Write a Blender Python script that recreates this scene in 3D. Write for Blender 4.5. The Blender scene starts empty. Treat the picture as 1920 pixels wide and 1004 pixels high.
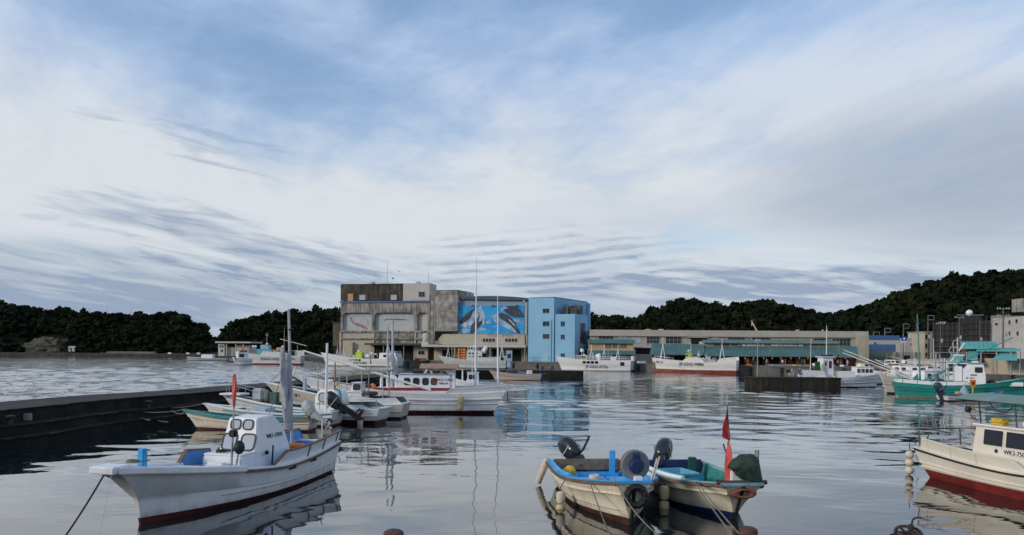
import bpy, bmesh, math, random
import numpy as np
from mathutils import Vector, Matrix

random.seed(7)
rng = np.random.default_rng(11)
SC = bpy.context.scene
COL = SC.collection
PI = math.pi
R = math.radians

# ------------------------------------------------------------------ camera
CAM_H = 4.4            # metres above the water
F = 1443.0             # focal length in photograph pixels
ROLL = math.atan(0.0085)
CX, CY = 960.0, 660.0  # principal point (level camera, lens shifted up)
cam_data = bpy.data.cameras.new("camera")
cam = bpy.data.objects.new("camera", cam_data)
COL.objects.link(cam)
cam_data.sensor_width = 36.0
cam_data.lens = F / 1920.0 * 36.0
cam_data.shift_y = (CY - 502.0) / 1920.0
cam_data.clip_start = 0.1
cam_data.clip_end = 8000.0
_ca, _sa = math.cos(ROLL), math.sin(ROLL)
cam.matrix_world = Matrix(((_ca, -_sa, 0, 0), (0, 0, -1, 0), (_sa, _ca, 0, CAM_H), (0, 0, 0, 1)))
SC.camera = cam

# ------------------------------------------------------------------ node helpers
class E:
    """A node socket with arithmetic: every operation adds a Math node."""
    def __init__(s, nt, sock):
        s.nt, s.s = nt, sock
    def _m(s, op, *a, clamp=False):
        n = s.nt.nodes.new('ShaderNodeMath'); n.operation = op; n.use_clamp = clamp
        for i, v in enumerate((s,) + a):
            if isinstance(v, E): s.nt.links.new(v.s, n.inputs[i])
            else: n.inputs[i].default_value = float(v)
        return E(s.nt, n.outputs[0])
    def __add__(s, o): return s._m('ADD', o)
    __radd__ = __add__
    def __mul__(s, o): return s._m('MULTIPLY', o)
    __rmul__ = __mul__
    def __sub__(s, o): return s._m('SUBTRACT', o)
    def __rsub__(s, o): return (s * -1.0) + o
    def __truediv__(s, o): return s._m('DIVIDE', o)
    def clamp(s): return s._m('ADD', 0.0, clamp=True)
    def max(s, o): return s._m('MAXIMUM', o)
    def min(s, o): return s._m('MINIMUM', o)
    def pow(s, o): return s._m('POWER', o)
    def sin(s): return s._m('SINE')
    def atan2(s, o): return s._m('ARCTAN2', o)
    def asin(s): return s._m('ARCSINE')
    def ramp(s, a, b, smooth=True):
        n = s.nt.nodes.new('ShaderNodeMapRange')
        n.interpolation_type = 'SMOOTHSTEP' if smooth else 'LINEAR'
        s.nt.links.new(s.s, n.inputs[0])
        n.inputs[1].default_value = a; n.inputs[2].default_value = b
        n.inputs[3].default_value = 0.0; n.inputs[4].default_value = 1.0
        return E(s.nt, n.outputs[0])

def vec(nt, x, y, z=0.0):
    n = nt.nodes.new('ShaderNodeCombineXYZ')
    for i, v in enumerate((x, y, z)):
        if isinstance(v, E): nt.links.new(v.s, n.inputs[i])
        else: n.inputs[i].default_value = float(v)
    return n.outputs[0]

def noise(nt, v, scale=1.0, detail=3.0, rough=0.5, dist=0.0):
    n = nt.nodes.new('ShaderNodeTexNoise')
    nt.links.new(v, n.inputs['Vector'])
    n.inputs['Scale'].default_value = scale
    n.inputs['Detail'].default_value = detail
    n.inputs['Roughness'].default_value = rough
    n.inputs['Distortion'].default_value = dist
    return E(nt, n.outputs['Fac'])

def mixc(nt, fac, a, b):
    n = nt.nodes.new('ShaderNodeMix'); n.data_type = 'RGBA'
    for idx, v in ((0, fac), (6, a), (7, b)):
        if isinstance(v, E): nt.links.new(v.s, n.inputs[idx])
        elif isinstance(v, bpy.types.NodeSocket): nt.links.new(v, n.inputs[idx])
        elif idx == 0: n.inputs[0].default_value = v
        else: n.inputs[idx].default_value = (v[0], v[1], v[2], 1)
    return n.outputs[2]

def sepxyz(nt, v):
    n = nt.nodes.new('ShaderNodeSeparateXYZ'); nt.links.new(v, n.inputs[0])
    return [E(nt, o) for o in n.outputs]

# ------------------------------------------------------------------ sky and sun
SUN_EL, SUN_AZ = R(20), R(243)     # azimuth clockwise from +Y (view direction): sun low behind the viewer, to the left
world = bpy.data.worlds.new("World"); SC.world = world
world.use_nodes = True
nt = world.node_tree; nt.nodes.clear()
out = nt.nodes.new('ShaderNodeOutputWorld')
sky = nt.nodes.new('ShaderNodeTexSky'); sky.sky_type = 'NISHITA'; sky.sun_disc = False
sky.sun_elevation = SUN_EL; sky.sun_rotation = SUN_AZ
sky.air_density = 1.0; sky.dust_density = 0.6; sky.ozone_density = 2.0
bg_sky = nt.nodes.new('ShaderNodeBackground'); bg_sky.inputs[1].default_value = 0.15
nt.links.new(sky.outputs[0], bg_sky.inputs[0])
tc = nt.nodes.new('ShaderNodeTexCoord')
dx, dy, dz = sepxyz(nt, tc.outputs['Generated'])
zz = dz.max(0.0)
el = zz.min(1.0).asin()
az = dx.atan2(dy)
px_, py_ = dx / (zz + 0.13), dy / (zz + 0.13)      # the cloud sheet seen in perspective
# wispy high veil
warp = noise(nt, vec(nt, px_ * 0.5, py_ * 0.5, 3.1), 1.0, 2.0)
veil = noise(nt, vec(nt, px_ * 0.75 + warp * 0.9 + py_ * 0.25, py_ * 0.62 - px_ * 0.22 + warp * 1.1, 1.7), 1.5, 6.0, 0.56)
veil2 = noise(nt, vec(nt, px_ * 1.4 + warp * 1.5, py_ * 1.0 + warp, 8.3), 2.6, 6.0, 0.62)
wisp = noise(nt, vec(nt, px_ * 2.2 + py_ * 1.2 + warp * 2.0, py_ * 0.9 - px_ * 0.5 + warp * 2.2, 12.0), 2.0, 7.0, 0.62, 0.3)
big = noise(nt, vec(nt, px_ * 0.3, py_ * 0.3, 5.5), 1.1, 2.0)
def blob(a0, e0, ra, re, slope=0.0, soft=1.0, nz=None, k=0.0):
    """soft ellipse of cloud at azimuth a0, elevation e0 (radians)"""
    u = (az - a0) * (1.0 / ra)
    w = (el - e0 - (az - a0) * slope) * (1.0 / re)
    m = 1.0 - (u * u + w * w)
    if nz is not None: m = m + (nz - 0.5) * k
    return m.ramp(0.0, soft)
cover = (veil - 0.5) * 1.6 + (veil2 - 0.5) * 0.5 + (big - 0.5) * 0.7 + 0.93 - el.ramp(0.17, 0.50) * 0.42
cover = cover + blob(-0.62, 0.30, 0.34, 0.14, -0.30) * 0.22 - blob(0.12, 0.47, 0.50, 0.17, 0.0) * 0.42 - blob(-0.26, 0.30, 0.30, 0.12, -0.15) * 0.26 + blob(0.36, 0.285, 0.26, 0.055, -0.05) * 0.22 + blob(0.10, 0.22, 0.35, 0.08) * 0.15
cover = (cover + (wisp - 0.5) * 0.55 * el.ramp(0.1, 0.3)).ramp(0.12, 1.0) * 0.72 + 0.28
# grey underlit streaks
stre = noise(nt, vec(nt, az * 5.0 + 4.0, el * 34.0 + az * 7.0, 2.0), 1.0, 7.0, 0.58, 0.5)
stre2 = noise(nt, vec(nt, az * 9.0, el * 75.0 + az * 10.0, 7.0), 1.0, 6.0, 0.6, 0.4)
lent = (stre.ramp(0.36, 0.56) * 0.85 + stre2.ramp(0.45, 0.62) * 0.4).min(1.0)
g1 = blob(-0.35, 0.128, 0.23, 0.046, -0.18, 0.8, stre2, 1.6) * lent
g1b = blob(-0.456, 0.149, 0.062, 0.0125, -0.05, 0.9, stre2, 0.9) * 0.55 + blob(-0.385, 0.1440, 0.060, 0.0130, -0.13, 0.9, stre2, 0.9) * 0.60 + blob(-0.31, 0.118, 0.15, 0.0150, -0.16, 0.9, stre2, 1.4) * 0.5 + blob(-0.549, 0.144, 0.026, 0.0045, 0.0, 0.8, stre2, 0.8) * 0.4
# rippled bank
rip = noise(nt, vec(nt, az * 3.0, el * 14.0, 0.0), 1.0, 3.0)
rip_n = noise(nt, vec(nt, az * 22.0, el * 60.0, 4.0), 1.0, 3.0, 0.6)
rw = ((el * 1.0 - az * 0.085) * 560.0 + rip * 15.0 + rip_n * 4.5).sin().ramp(-0.6, 0.9)
rip_b = noise(nt, vec(nt, az * 11.0, el * 30.0, 9.0), 1.0, 4.0, 0.6).ramp(0.34, 0.58)
g2 = blob(0.05, 0.116, 0.21, 0.050, 0.03, 0.7, stre2, 1.3) * (rw * rip_b * 0.75 + stre.ramp(0.45, 0.7) * 0.3)
g3 = blob(0.33, 0.086, 0.26, 0.032, 0.0, 0.8, stre2, 0.9) * (stre2.ramp(0.36, 0.62) * 0.8 + rw * 0.2)
g4 = blob(-0.36, 0.235, 0.17, 0.030, -0.18, 0.8, stre2, 1.4) * stre2.ramp(0.48, 0.64) * 0.5
hz = (1.0 - el.ramp(0.030, 0.150)) * (0.80 + (stre - 0.5) * 1.0 + (stre2 - 0.5) * 1.3 + (big - 0.5) * 0.4)
hz = hz + blob(-0.58, 0.078, 0.36, 0.050, -0.02, 0.6, stre, 0.8) * (0.30 + (stre2 - 0.5) * 1.2)
soft_r = blob(0.58, 0.20, 0.36, 0.115, 0.0, 1.0, big, 0.3) * 0.75 + blob(0.20, 0.165, 0.28, 0.05, 0.0, 1.0, veil, 0.4) * 0.16
dark = (g1 * (0.16 + stre2.ramp(0.36, 0.62) * 0.44) + g1b * 0.7 + g2 * 0.75 + g3 * 0.7 + g4 + hz.max(0.0) + soft_r + (0.52 - veil).max(0.0) * 0.5 + (0.5 - wisp) * 0.5 * el.ramp(0.08, 0.25) + (stre2 - 0.5) * 0.22 * (1.0 - el.ramp(0.1, 0.25))).clamp() * 0.90
c_light = mixc(nt, (el.ramp(0.10, 0.40) * 0.55 + (0.75 - cover) * 0.9).clamp(), (0.70, 0.74, 0.785), (0.40, 0.60, 0.95))
c_cloud = mixc(nt, dark, c_light, (0.265, 0.35, 0.49))
bg_cloud = nt.nodes.new('ShaderNodeBackground'); bg_cloud.inputs[1].default_value = 1.0
nt.links.new(c_cloud, bg_cloud.inputs[0])
mx = nt.nodes.new('ShaderNodeMixShader')
nt.links.new(cover.max(dark.ramp(0.15, 0.8)).s, mx.inputs[0])
nt.links.new(bg_sky.outputs[0], mx.inputs[1]); nt.links.new(bg_cloud.outputs[0], mx.inputs[2])
nt.links.new(mx.outputs[0], out.inputs[0])

sun_d = bpy.data.lights.new("sun", 'SUN'); sun_d.energy = 1.9; sun_d.angle = R(11); sun_d.color = (1.0, 0.86, 0.70)
sun = bpy.data.objects.new("sun", sun_d); COL.objects.link(sun)
_sd = Vector((math.sin(SUN_AZ) * math.cos(SUN_EL), math.cos(SUN_AZ) * math.cos(SUN_EL), math.sin(SUN_EL)))
sun.rotation_euler = _sd.to_track_quat('Z', 'Y').to_euler()
sun.location = (-40, -20, 60)
SC.view_settings.view_transform = 'Standard'; SC.view_settings.look = 'None'
SC.view_settings.exposure = 0.0; SC.view_settings.gamma = 1.0; SC.view_settings.use_curve_mapping = False
SC.render.engine = 'CYCLES'
SC.cycles.max_bounces = 6; SC.cycles.caustics_reflective = False; SC.cycles.caustics_refractive = False

# ------------------------------------------------------------------ pixels <-> places (only used to measure the photograph)
def unroll(px, py):
    u, v = px - CX, py - CY
    return u * _ca + v * _sa, -u * _sa + v * _ca
def W(px, py, z=0.0):
    """the point of the level z that shows at photograph pixel px, py"""
    u, v = unroll(px, py)
    d = (CAM_H - z) * F / v
    return Vector((u / F * d, d, z))
def D(px, py, d):
    u, v = unroll(px, py)
    return Vector((u / F * d, d, CAM_H - v / F * d))

# ------------------------------------------------------------------ materials
_mats = {}
def mat(name, col, rough=0.5, var=0.12, vscale=3.0, dirt=None, dirt_amt=0.0, streak=False, metal=0.0, bump=0.0, bscale=20.0, spec=0.5, dscale=1.2, dlo=0.45, dhi=0.75, wl=None):
    """paint / concrete / cloth: base colour with uneven tone, stains of their own shape and fine relief"""
    if name in _mats: return _mats[name]
    m = bpy.data.materials.new(name); m.use_nodes = True
    nt = m.node_tree; b = nt.nodes['Principled BSDF']
    tc = nt.nodes.new('ShaderNodeTexCoord'); o = tc.outputs['Object']
    c2 = tuple(x * (1 - var * 1.6) for x in col); c1 = tuple(min(1, x * (1 + var * 0.5)) for x in col)
    c = mixc(nt, noise(nt, o, vscale, 4.0, 0.55).ramp(0.3, 0.7), c2, c1)
    if dirt_amt > 0:
        x, y, z = sepxyz(nt, o)
        if streak:
            s = noise(nt, vec(nt, x * 3.0, y * 3.0, z * 0.22), dscale, 5.0, 0.65)
            p = noise(nt, o, dscale * 0.35, 4.0, 0.6)
            f = (s * 0.6 + p * 0.4).ramp(dlo, dhi)
        else:
            f = noise(nt, o, dscale, 6.0, 0.65).ramp(dlo, dhi)
        c = mixc(nt, f * dirt_amt, c, dirt or (0.12, 0.1, 0.08))
    if wl:   # grime line left by the water: ragged brown band just above the boot top
        x, y, z = sepxyz(nt, o)
        g = noise(nt, vec(nt, x * 1.3, y * 1.3, z * 0.5), 1.6, 5.0, 0.65)
        f = (1.0 - ((z - 0.05) * (1.0 / wl) - (g - 0.5) * 1.4).ramp(0.0, 1.0)) * (g * 0.6 + 0.35)
        c = mixc(nt, f.clamp() * 0.75, c, (0.17, 0.145, 0.085))
    nt.links.new(c, b.inputs['Base Color'])
    rr = (noise(nt, o, vscale * 2.3, 3.0) - 0.5) * 0.2 + rough
    nt.links.new(rr.clamp().s, b.inputs['Roughness'])
    b.inputs['Metallic'].default_value = metal
    b.inputs['Specular IOR Level'].default_value = spec
    if bump > 0:
        bn = nt.nodes.new('ShaderNodeBump'); bn.inputs['Strength'].default_value = bump; bn.inputs['Distance'].default_value = 0.02
        nt.links.new(noise(nt, o, bscale, 5.0, 0.6).s, bn.inputs['Height']); nt.links.new(bn.outputs[0], b.inputs['Normal'])
    _mats[name] = m
    return m

def glass(name, col, rough=0.06):
    if name in _mats: return _mats[name]
    m = bpy.data.materials.new(name); m.use_nodes = True
    b = m.node_tree.nodes['Principled BSDF']
    b.inputs['Base Color'].default_value = (*col, 1); b.inputs['Roughness'].default_value = rough
    b.inputs['IOR'].default_value = 1.5
    _mats[name] = m
    return m

WHITE = mat('white_paint', (0.76, 0.77, 0.77), 0.38, 0.05, 1.5, (0.40, 0.32, 0.20), 0.42, True, dscale=1.6, dlo=0.5, dhi=0.82, wl=0.5)
CLEAN = mat('clean_white_paint', (0.80, 0.81, 0.83), 0.35, 0.03, 2.0, (0.42, 0.38, 0.29), 0.42, True, dlo=0.46, dhi=0.80, wl=0.36)
CREAMHULL = mat('cream_gelcoat', (0.80, 0.75, 0.62), 0.4, 0.06, 1.2, (0.40, 0.29, 0.16), 0.5, True, dscale=1.5, dlo=0.48, dhi=0.8, wl=0.28)
RUSTWHITE = mat('rust_stained_white', (0.74, 0.75, 0.74), 0.42, 0.05, 0.8, (0.33, 0.17, 0.06), 0.55, True, dscale=0.9, dlo=0.55, dhi=0.8)
BLUE = mat('deck_blue', (0.03, 0.24, 0.60), 0.45, 0.12, 2.5, (0.25, 0.32, 0.36), 0.3, False)
LBLUE = mat('light_deck_blue', (0.03, 0.36, 0.74), 0.45, 0.1, 2.5, (0.4, 0.45, 0.45), 0.25, False)
TEAL = mat('teal_paint', (0.030, 0.21, 0.225), 0.45, 0.12, 2.5, (0.2, 0.22, 0.18), 0.3, False)
GREEN_T = mat('sea_green_paint', (0.02, 0.26, 0.235), 0.42, 0.1, 1.5, (0.10, 0.20, 0.18), 0.4, True)
DKGREEN = mat('dark_green_paint', (0.012, 0.085, 0.075), 0.5, 0.15)
RED = mat('red_antifouling', (0.27, 0.035, 0.03), 0.6, 0.2, 2.0, (0.10, 0.05, 0.04), 0.5, False)
MAROON = mat('maroon_antifouling', (0.075, 0.011, 0.014), 0.6, 0.25, 2.0, (0.03, 0.025, 0.02), 0.5, False)
RUSTRED = mat('faded_red_antifouling', (0.30, 0.075, 0.05), 0.65, 0.2, 1.2, (0.16, 0.06, 0.04), 0.5, False)
BROWN = mat('brown_antifouling', (0.075, 0.026, 0.02), 0.7, 0.25, 2.0)
NAVY = mat('navy_paint', (0.012, 0.03, 0.10), 0.5, 0.15)
BLACK = mat('black_rubber', (0.012, 0.012, 0.013), 0.6, 0.3)
COWL = mat('dark_navy_cowl', (0.018, 0.022, 0.032), 0.22, 0.1)
STEEL = mat('galvanised_steel', (0.42, 0.43, 0.44), 0.38, 0.15, 6.0, (0.2, 0.12, 0.07), 0.2, False, metal=0.6)
GREYPAINT = mat('grey_paint', (0.40, 0.42, 0.43), 0.5, 0.12)
WOOD = mat('weathered_wood', (0.20, 0.15, 0.105), 0.7, 0.25, 6.0)
TAN = mat('tan_canvas', (0.36, 0.24, 0.15), 0.8, 0.15)
ROPE = mat('rope', (0.20, 0.18, 0.14), 0.9, 0.2)
DROPE = mat('dark_rope', (0.035, 0.035, 0.035), 0.9, 0.2)
ORANGE = mat('orange_plastic', (0.72, 0.24, 0.03), 0.5, 0.1)
YELLOW = mat('yellow_plastic', (0.66, 0.46, 0.04), 0.5, 0.1)
FOAM = mat('cream_float_foam', (0.62, 0.52, 0.30), 0.8, 0.12, 9.0, (0.3, 0.22, 0.1), 0.5)
PFOAM = mat('pale_float_foam', (0.70, 0.63, 0.53), 0.8, 0.1, 9.0, (0.35, 0.27, 0.2), 0.35)
GLASS = glass('dark_window_glass', (0.012, 0.014, 0.020))
PGLASS = glass('pale_window_glass', (0.40, 0.44, 0.47), 0.03); PGLASS.node_tree.nodes['Principled BSDF'].inputs['IOR'].default_value = 1.9
LIME = mat('lime_paint', (0.47, 0.62, 0.03), 0.5, 0.1)
CLOTH = mat('grey_sail_cloth', (0.42, 0.44, 0.47), 0.85, 0.15, 5.0, (0.25, 0.25, 0.26), 0.5, True)
TARP = mat('green_tarpaulin', (0.022, 0.05, 0.032), 0.75, 0.3, 5.0)
PINK = mat('faded_red_cloth', (0.80, 0.13, 0.11), 0.85, 0.15)
DRED = mat('dark_red_cloth', (0.38, 0.012, 0.02), 0.85, 0.15)
INK = mat('black_lettering', (0.02, 0.02, 0.022), 0.6, 0.1)
NAVYINK = mat('navy_lettering', (0.03, 0.04, 0.10), 0.6, 0.1)
AQUA = mat('aqua_paint', (0.10, 0.42, 0.47), 0.5, 0.1)

# ------------------------------------------------------------------ mesh builder
class MB:
    def __init__(s): s.v, s.f, s.m = [], [], []
    def add(s, vs, fs, mi=0):
        o = len(s.v); s.v += [tuple(p) for p in vs]
        s.f += [tuple(i + o for i in f) for f in fs]; s.m += [mi] * len(fs)
        return s
    def box(s, lo, hi, mi=0, tx=0.0, ty=0.0):
        """axis box; tx / ty pull the top in"""
        (a, b, c), (d, e, f) = lo, hi
        return s.add([(a, b, c), (d, b, c), (d, e, c), (a, e, c), (a + tx, b + ty, f), (d - tx, b + ty, f), (d - tx, e - ty, f), (a + tx, e - ty, f)],
                     [(0, 3, 2, 1), (4, 5, 6, 7), (0, 1, 5, 4), (1, 2, 6, 5), (2, 3, 7, 6), (3, 0, 4, 7)], mi)
    def cbox(s, c, sz, rz=0.0, mi=0, ry=0.0):
        M = Matrix.Translation(c) @ Matrix.Rotation(rz, 4, 'Z') @ Matrix.Rotation(ry, 4, 'Y')
        x, y, z = (k / 2 for k in sz)
        vs = [M @ Vector(p) for p in ((-x, -y, -z), (x, -y, -z), (x, y, -z), (-x, y, -z), (-x, -y, z), (x, -y, z), (x, y, z), (-x, y, z))]
        return s.add(vs, [(0, 3, 2, 1), (4, 5, 6, 7), (0, 1, 5, 4), (1, 2, 6, 5), (2, 3, 7, 6), (3, 0, 4, 7)], mi)
    def tube(s, pts, r, n=6, r2=None, mi=0, caps=True):
        pts = [Vector(p) for p in pts]; k = len(pts)
        if k < 2: return s
        vs = []; up = None
        for i, p in enumerate(pts):
            t = (pts[min(i + 1, k - 1)] - pts[max(i - 1, 0)]).normalized()
            if up is None:
                up = Vector((0, 0, 1)) if abs(t.z) < 0.9 else Vector((1, 0, 0))
            a = t.cross(up)
            if a.length < 1e-5: a = t.orthogonal()
            a.normalize(); b = a.cross(t).normalized(); up = b
            rad = r if r2 is None else r + (r2 - r) * i / (k - 1)
            if isinstance(r, (list, tuple)): rad = r[i]
            for j in range(n):
                q = 2 * PI * j / n
                vs.append(p + a * (rad * math.cos(q)) + b * (rad * math.sin(q)))
        fs = [(i * n + j, i * n + (j + 1) % n, (i + 1) * n + (j + 1) % n, (i + 1) * n + j) for i in range(k - 1) for j in range(n)]
        if caps:
            fs.append(tuple(range(n - 1, -1, -1))); fs.append(tuple((k - 1) * n + j for j in range(n)))
        return s.add(vs, fs, mi)
    def lathe(s, prof, n=12, M=None, mi=0):
        """prof: (radius, z) pairs turned about z"""
        M = M or Matrix.Identity(4); vs = []; k = len(prof)
        for r, z in prof:
            for j in range(n):
                q = 2 * PI * j / n; vs.append(M @ Vector((r * math.cos(q), r * math.sin(q), z)))
        fs = [(i * n + j, i * n + (j + 1) % n, (i + 1) * n + (j + 1) % n, (i + 1) * n + j) for i in range(k - 1) for j in range(n)]
        fs.append(tuple(range(n - 1, -1, -1))); fs.append(tuple((k - 1) * n + j for j in range(n)))
        return s.add(vs, fs, mi)
    def ball(s, c, r, n=10, mi=0):
        r = r if isinstance(r, (tuple, list)) else (r, r, r)
        k = max(4, n // 2)
        prof = [(math.sin(PI * i / k), -math.cos(PI * i / k)) for i in range(k + 1)]
        prof[0] = (0.02, -1); prof[-1] = (0.02, 1)
        return s.lathe(prof, n, Matrix.Translation(c) @ Matrix.Diagonal((*r, 1)), mi)
    def torus(s, c, R1, r, M=None, n=16, k=8, mi=0, bumps=0):
        M = M or Matrix.Identity(4); vs = []
        for i in range(n):
            a = 2 * PI * i / n
            rr = r * (1.12 if bumps and i % 2 else 1.0)
            for j in range(k):
                b = 2 * PI * j / k
                vs.append(Vector(c) + M.to_3x3() @ Vector(((R1 + rr * math.cos(b)) * math.cos(a), (R1 + rr * math.cos(b)) * math.sin(a), rr * math.sin(b))))
        fs = [(i * k + j, ((i + 1) % n) * k + j, ((i + 1) % n) * k + (j + 1) % k, i * k + (j + 1) % k) for i in range(n) for j in range(k)]
        return s.add(vs, fs, mi)
    def prism(s, poly, O, U, V, th, mi=0):
        """2-D outline (u, v) in the plane O, U, V, extruded th along U x V"""
        O, U, V = Vector(O), Vector(U).normalized(), Vector(V).normalized(); N = U.cross(V).normalized()
        k = len(poly)
        vs = [O + U * a + V * b for a, b in poly] + [O + U * a + V * b + N * th for a, b in poly]
        fs = [tuple(range(k - 1, -1, -1)), tuple(range(k, 2 * k))] + [(i, (i + 1) % k, (i + 1) % k + k, i + k) for i in range(k)]
        return s.add(vs, fs, mi)
    def ring(s, po, pi_, O, U, V, th, mi=0):
        """frame between two outlines with equal point counts"""
        O, U, V = Vector(O), Vector(U).normalized(), Vector(V).normalized(); N = U.cross(V).normalized(); k = len(po)
        vs = []
        for h in (0, th):
            for P in (po, pi_): vs += [O + U * a + V * b + N * h for a, b in P]
        fs = []
        for i in range(k):
            j = (i + 1) % k
            fs += [(2 * k + i, 2 * k + j, 3 * k + j, 3 * k + i), (i, j, 2 * k + j, 2 * k + i), (k + j, k + i, 3 * k + i, 3 * k + j), (j, i, k + i, k + j)]
        return s.add(vs, fs, mi)
    def sweep(s, pts, w, h, mi=0, closed=False, side=None):
        """rectangular bar (w across, h high) along a polyline, kept upright"""
        pts = [Vector(p) for p in pts]; k = len(pts); vs = []
        for i, p in enumerate(pts):
            t = pts[min(i + 1, k - 1)] - pts[max(i - 1, 0)]; t.z = 0
            if t.length < 1e-6: t = Vector((1, 0, 0))
            t.normalize(); a = Vector((t.y, -t.x, 0)) * (w / 2)
            up = Vector((0, 0, h / 2))
            vs += [p - a - up, p + a - up, p + a + up, p - a + up]
        fs = [(i * 4 + j, i * 4 + (j + 1) % 4, i * 4 + 4 + (j + 1) % 4, i * 4 + 4 + j) for i in range(k - 1) for j in range(4)]
        fs += [(3, 2, 1, 0), tuple((k - 1) * 4 + j for j in range(4))]
        return s.add(vs, fs, mi)
    def build(s, name, mats, parent=None, smooth=False, bevel=0.0, loc=None, rz=None, norm=True):
        me = bpy.data.meshes.new(name)
        me.from_pydata(s.v, [], s.f)
        for m in (mats if isinstance(mats, (list, tuple)) else [mats]): me.materials.append(m)
        me.polygons.foreach_set('material_index', s.m)
        if norm or bevel > 0:
            bm = bmesh.new(); bm.from_mesh(me)
            bmesh.ops.recalc_face_normals(bm, faces=bm.faces)
            if bevel > 0:
                es = [e for e in bm.edges if len(e.link_faces) == 2 and e.calc_face_angle(0) > 0.5]
                bmesh.ops.bevel(bm, geom=es, offset=bevel, segments=2, affect='EDGES', clamp_overlap=True)
            bm.to_mesh(me); bm.free()
        if smooth:
            me.polygons.foreach_set('use_smooth', [True] * len(me.polygons))
            try: me.set_sharp_from_angle(angle=R(42))
            except Exception: pass
        me.update()
        o = bpy.data.objects.new(name, me); COL.objects.link(o)
        if parent is not None: o.parent = parent
        if loc is not None: o.location = loc
        if rz is not None: o.rotation_euler.z = rz
        return o

def tag(o, label, cat, group=None):
    o['label'] = label; o['category'] = cat
    if group: o['group'] = group
    return o
def thing(name, label, cat, loc=(0, 0, 0), rz=0.0, group=None):
    o = bpy.data.objects.new(name, None); COL.objects.link(o); o.empty_display_size = 0.3
    o.location = loc; o.rotation_euler = (0, 0, rz)
    return tag(o, label, cat, group)
def structure(o):
    o['kind'] = 'structure'; return o
def stuff(o, label=None, cat=None):
    o['kind'] = 'stuff'
    if label: o['label'] = label; o['category'] = cat
    return o

def rrect(w, h, r, seg=3, top_only=False):
    """rounded rectangle outline centred on 0"""
    pts = []
    for cx, cy, a0 in ((w / 2 - r, h / 2 - r, 0), (-w / 2 + r, h / 2 - r, 90), (-w / 2 + r, -h / 2 + r, 180), (w / 2 - r, -h / 2 + r, 270)):
        if top_only and a0 >= 180:
            pts.append((-w / 2 if a0 == 180 else w / 2, -h / 2)); continue
        for k in range(seg + 1):
            a = R(a0 + 90 * k / seg); pts.append((cx + r * math.cos(a), cy + r * math.sin(a)))
    return pts
def window(parent, O, U, V, w, h, r=0.04, gm=None, fm=None, fr=0.035, th=0.02, name='window'):
    """pane with a proud frame, centred on O in the plane U, V (U x V looks outward)"""
    gm = gm or GLASS; fm = fm or BLACK
    r = min(r, w * 0.45, h * 0.45)
    p = MB().prism(rrect(w, h, r), Vector(O) - 0.01 * Vector(U).cross(Vector(V)).normalized(), U, V, 0.018).build(name, gm, parent)
    MB().ring(rrect(w + 2 * fr, h + 2 * fr, r + fr), rrect(w - 0.004, h - 0.004, r), O, U, V, th).build('frame', fm, p)
    return p
def text(s, size, m, parent, O, U, V, ex=0.004, align='CENTER', name='lettering'):
    cu = bpy.data.curves.new(name, 'FONT'); cu.body = s; cu.size = size; cu.extrude = ex
    cu.align_x = align; cu.align_y = 'CENTER'; cu.resolution_u = 2
    t = bpy.data.objects.new('tmp_text', cu); COL.objects.link(t)
    dg = bpy.context.evaluated_depsgraph_get()
    me = bpy.data.meshes.new_from_object(t.evaluated_get(dg))
    bpy.data.objects.remove(t); bpy.data.curves.remove(cu)
    me.materials.clear(); me.materials.append(m); me.name = name
    U, V = Vector(U).normalized(), Vector(V).normalized(); N = U.cross(V).normalized()
    Mx = Matrix(((U.x, V.x, N.x, O[0]), (U.y, V.y, N.y, O[1]), (U.z, V.z, N.z, O[2]), (0, 0, 0, 1)))
    Mx = Mx @ Matrix.Translation((0, 0, ex + 0.006))
    me.transform(Mx)
    o = bpy.data.objects.new(name, me); COL.objects.link(o); o.parent = parent
    return o
def sag(a, b, drop, n=9):
    a, b = Vector(a), Vector(b)
    return [a.lerp(b, i / n) - Vector((0, 0, drop * 4 * (i / n) * (1 - i / n))) for i in range(n + 1)]
def rope(a, b, drop, r, label, m=None, group='mooring lines', name='mooring_rope'):
    """a rope that hangs between two points, a thing of its own"""
    a = Vector(a); o = MB().tube([p - a for p in sag(a, b, drop)], r, 5).build(name, m or ROPE, smooth=True, loc=a)
    return tag(o, label, 'rope', group)
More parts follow.
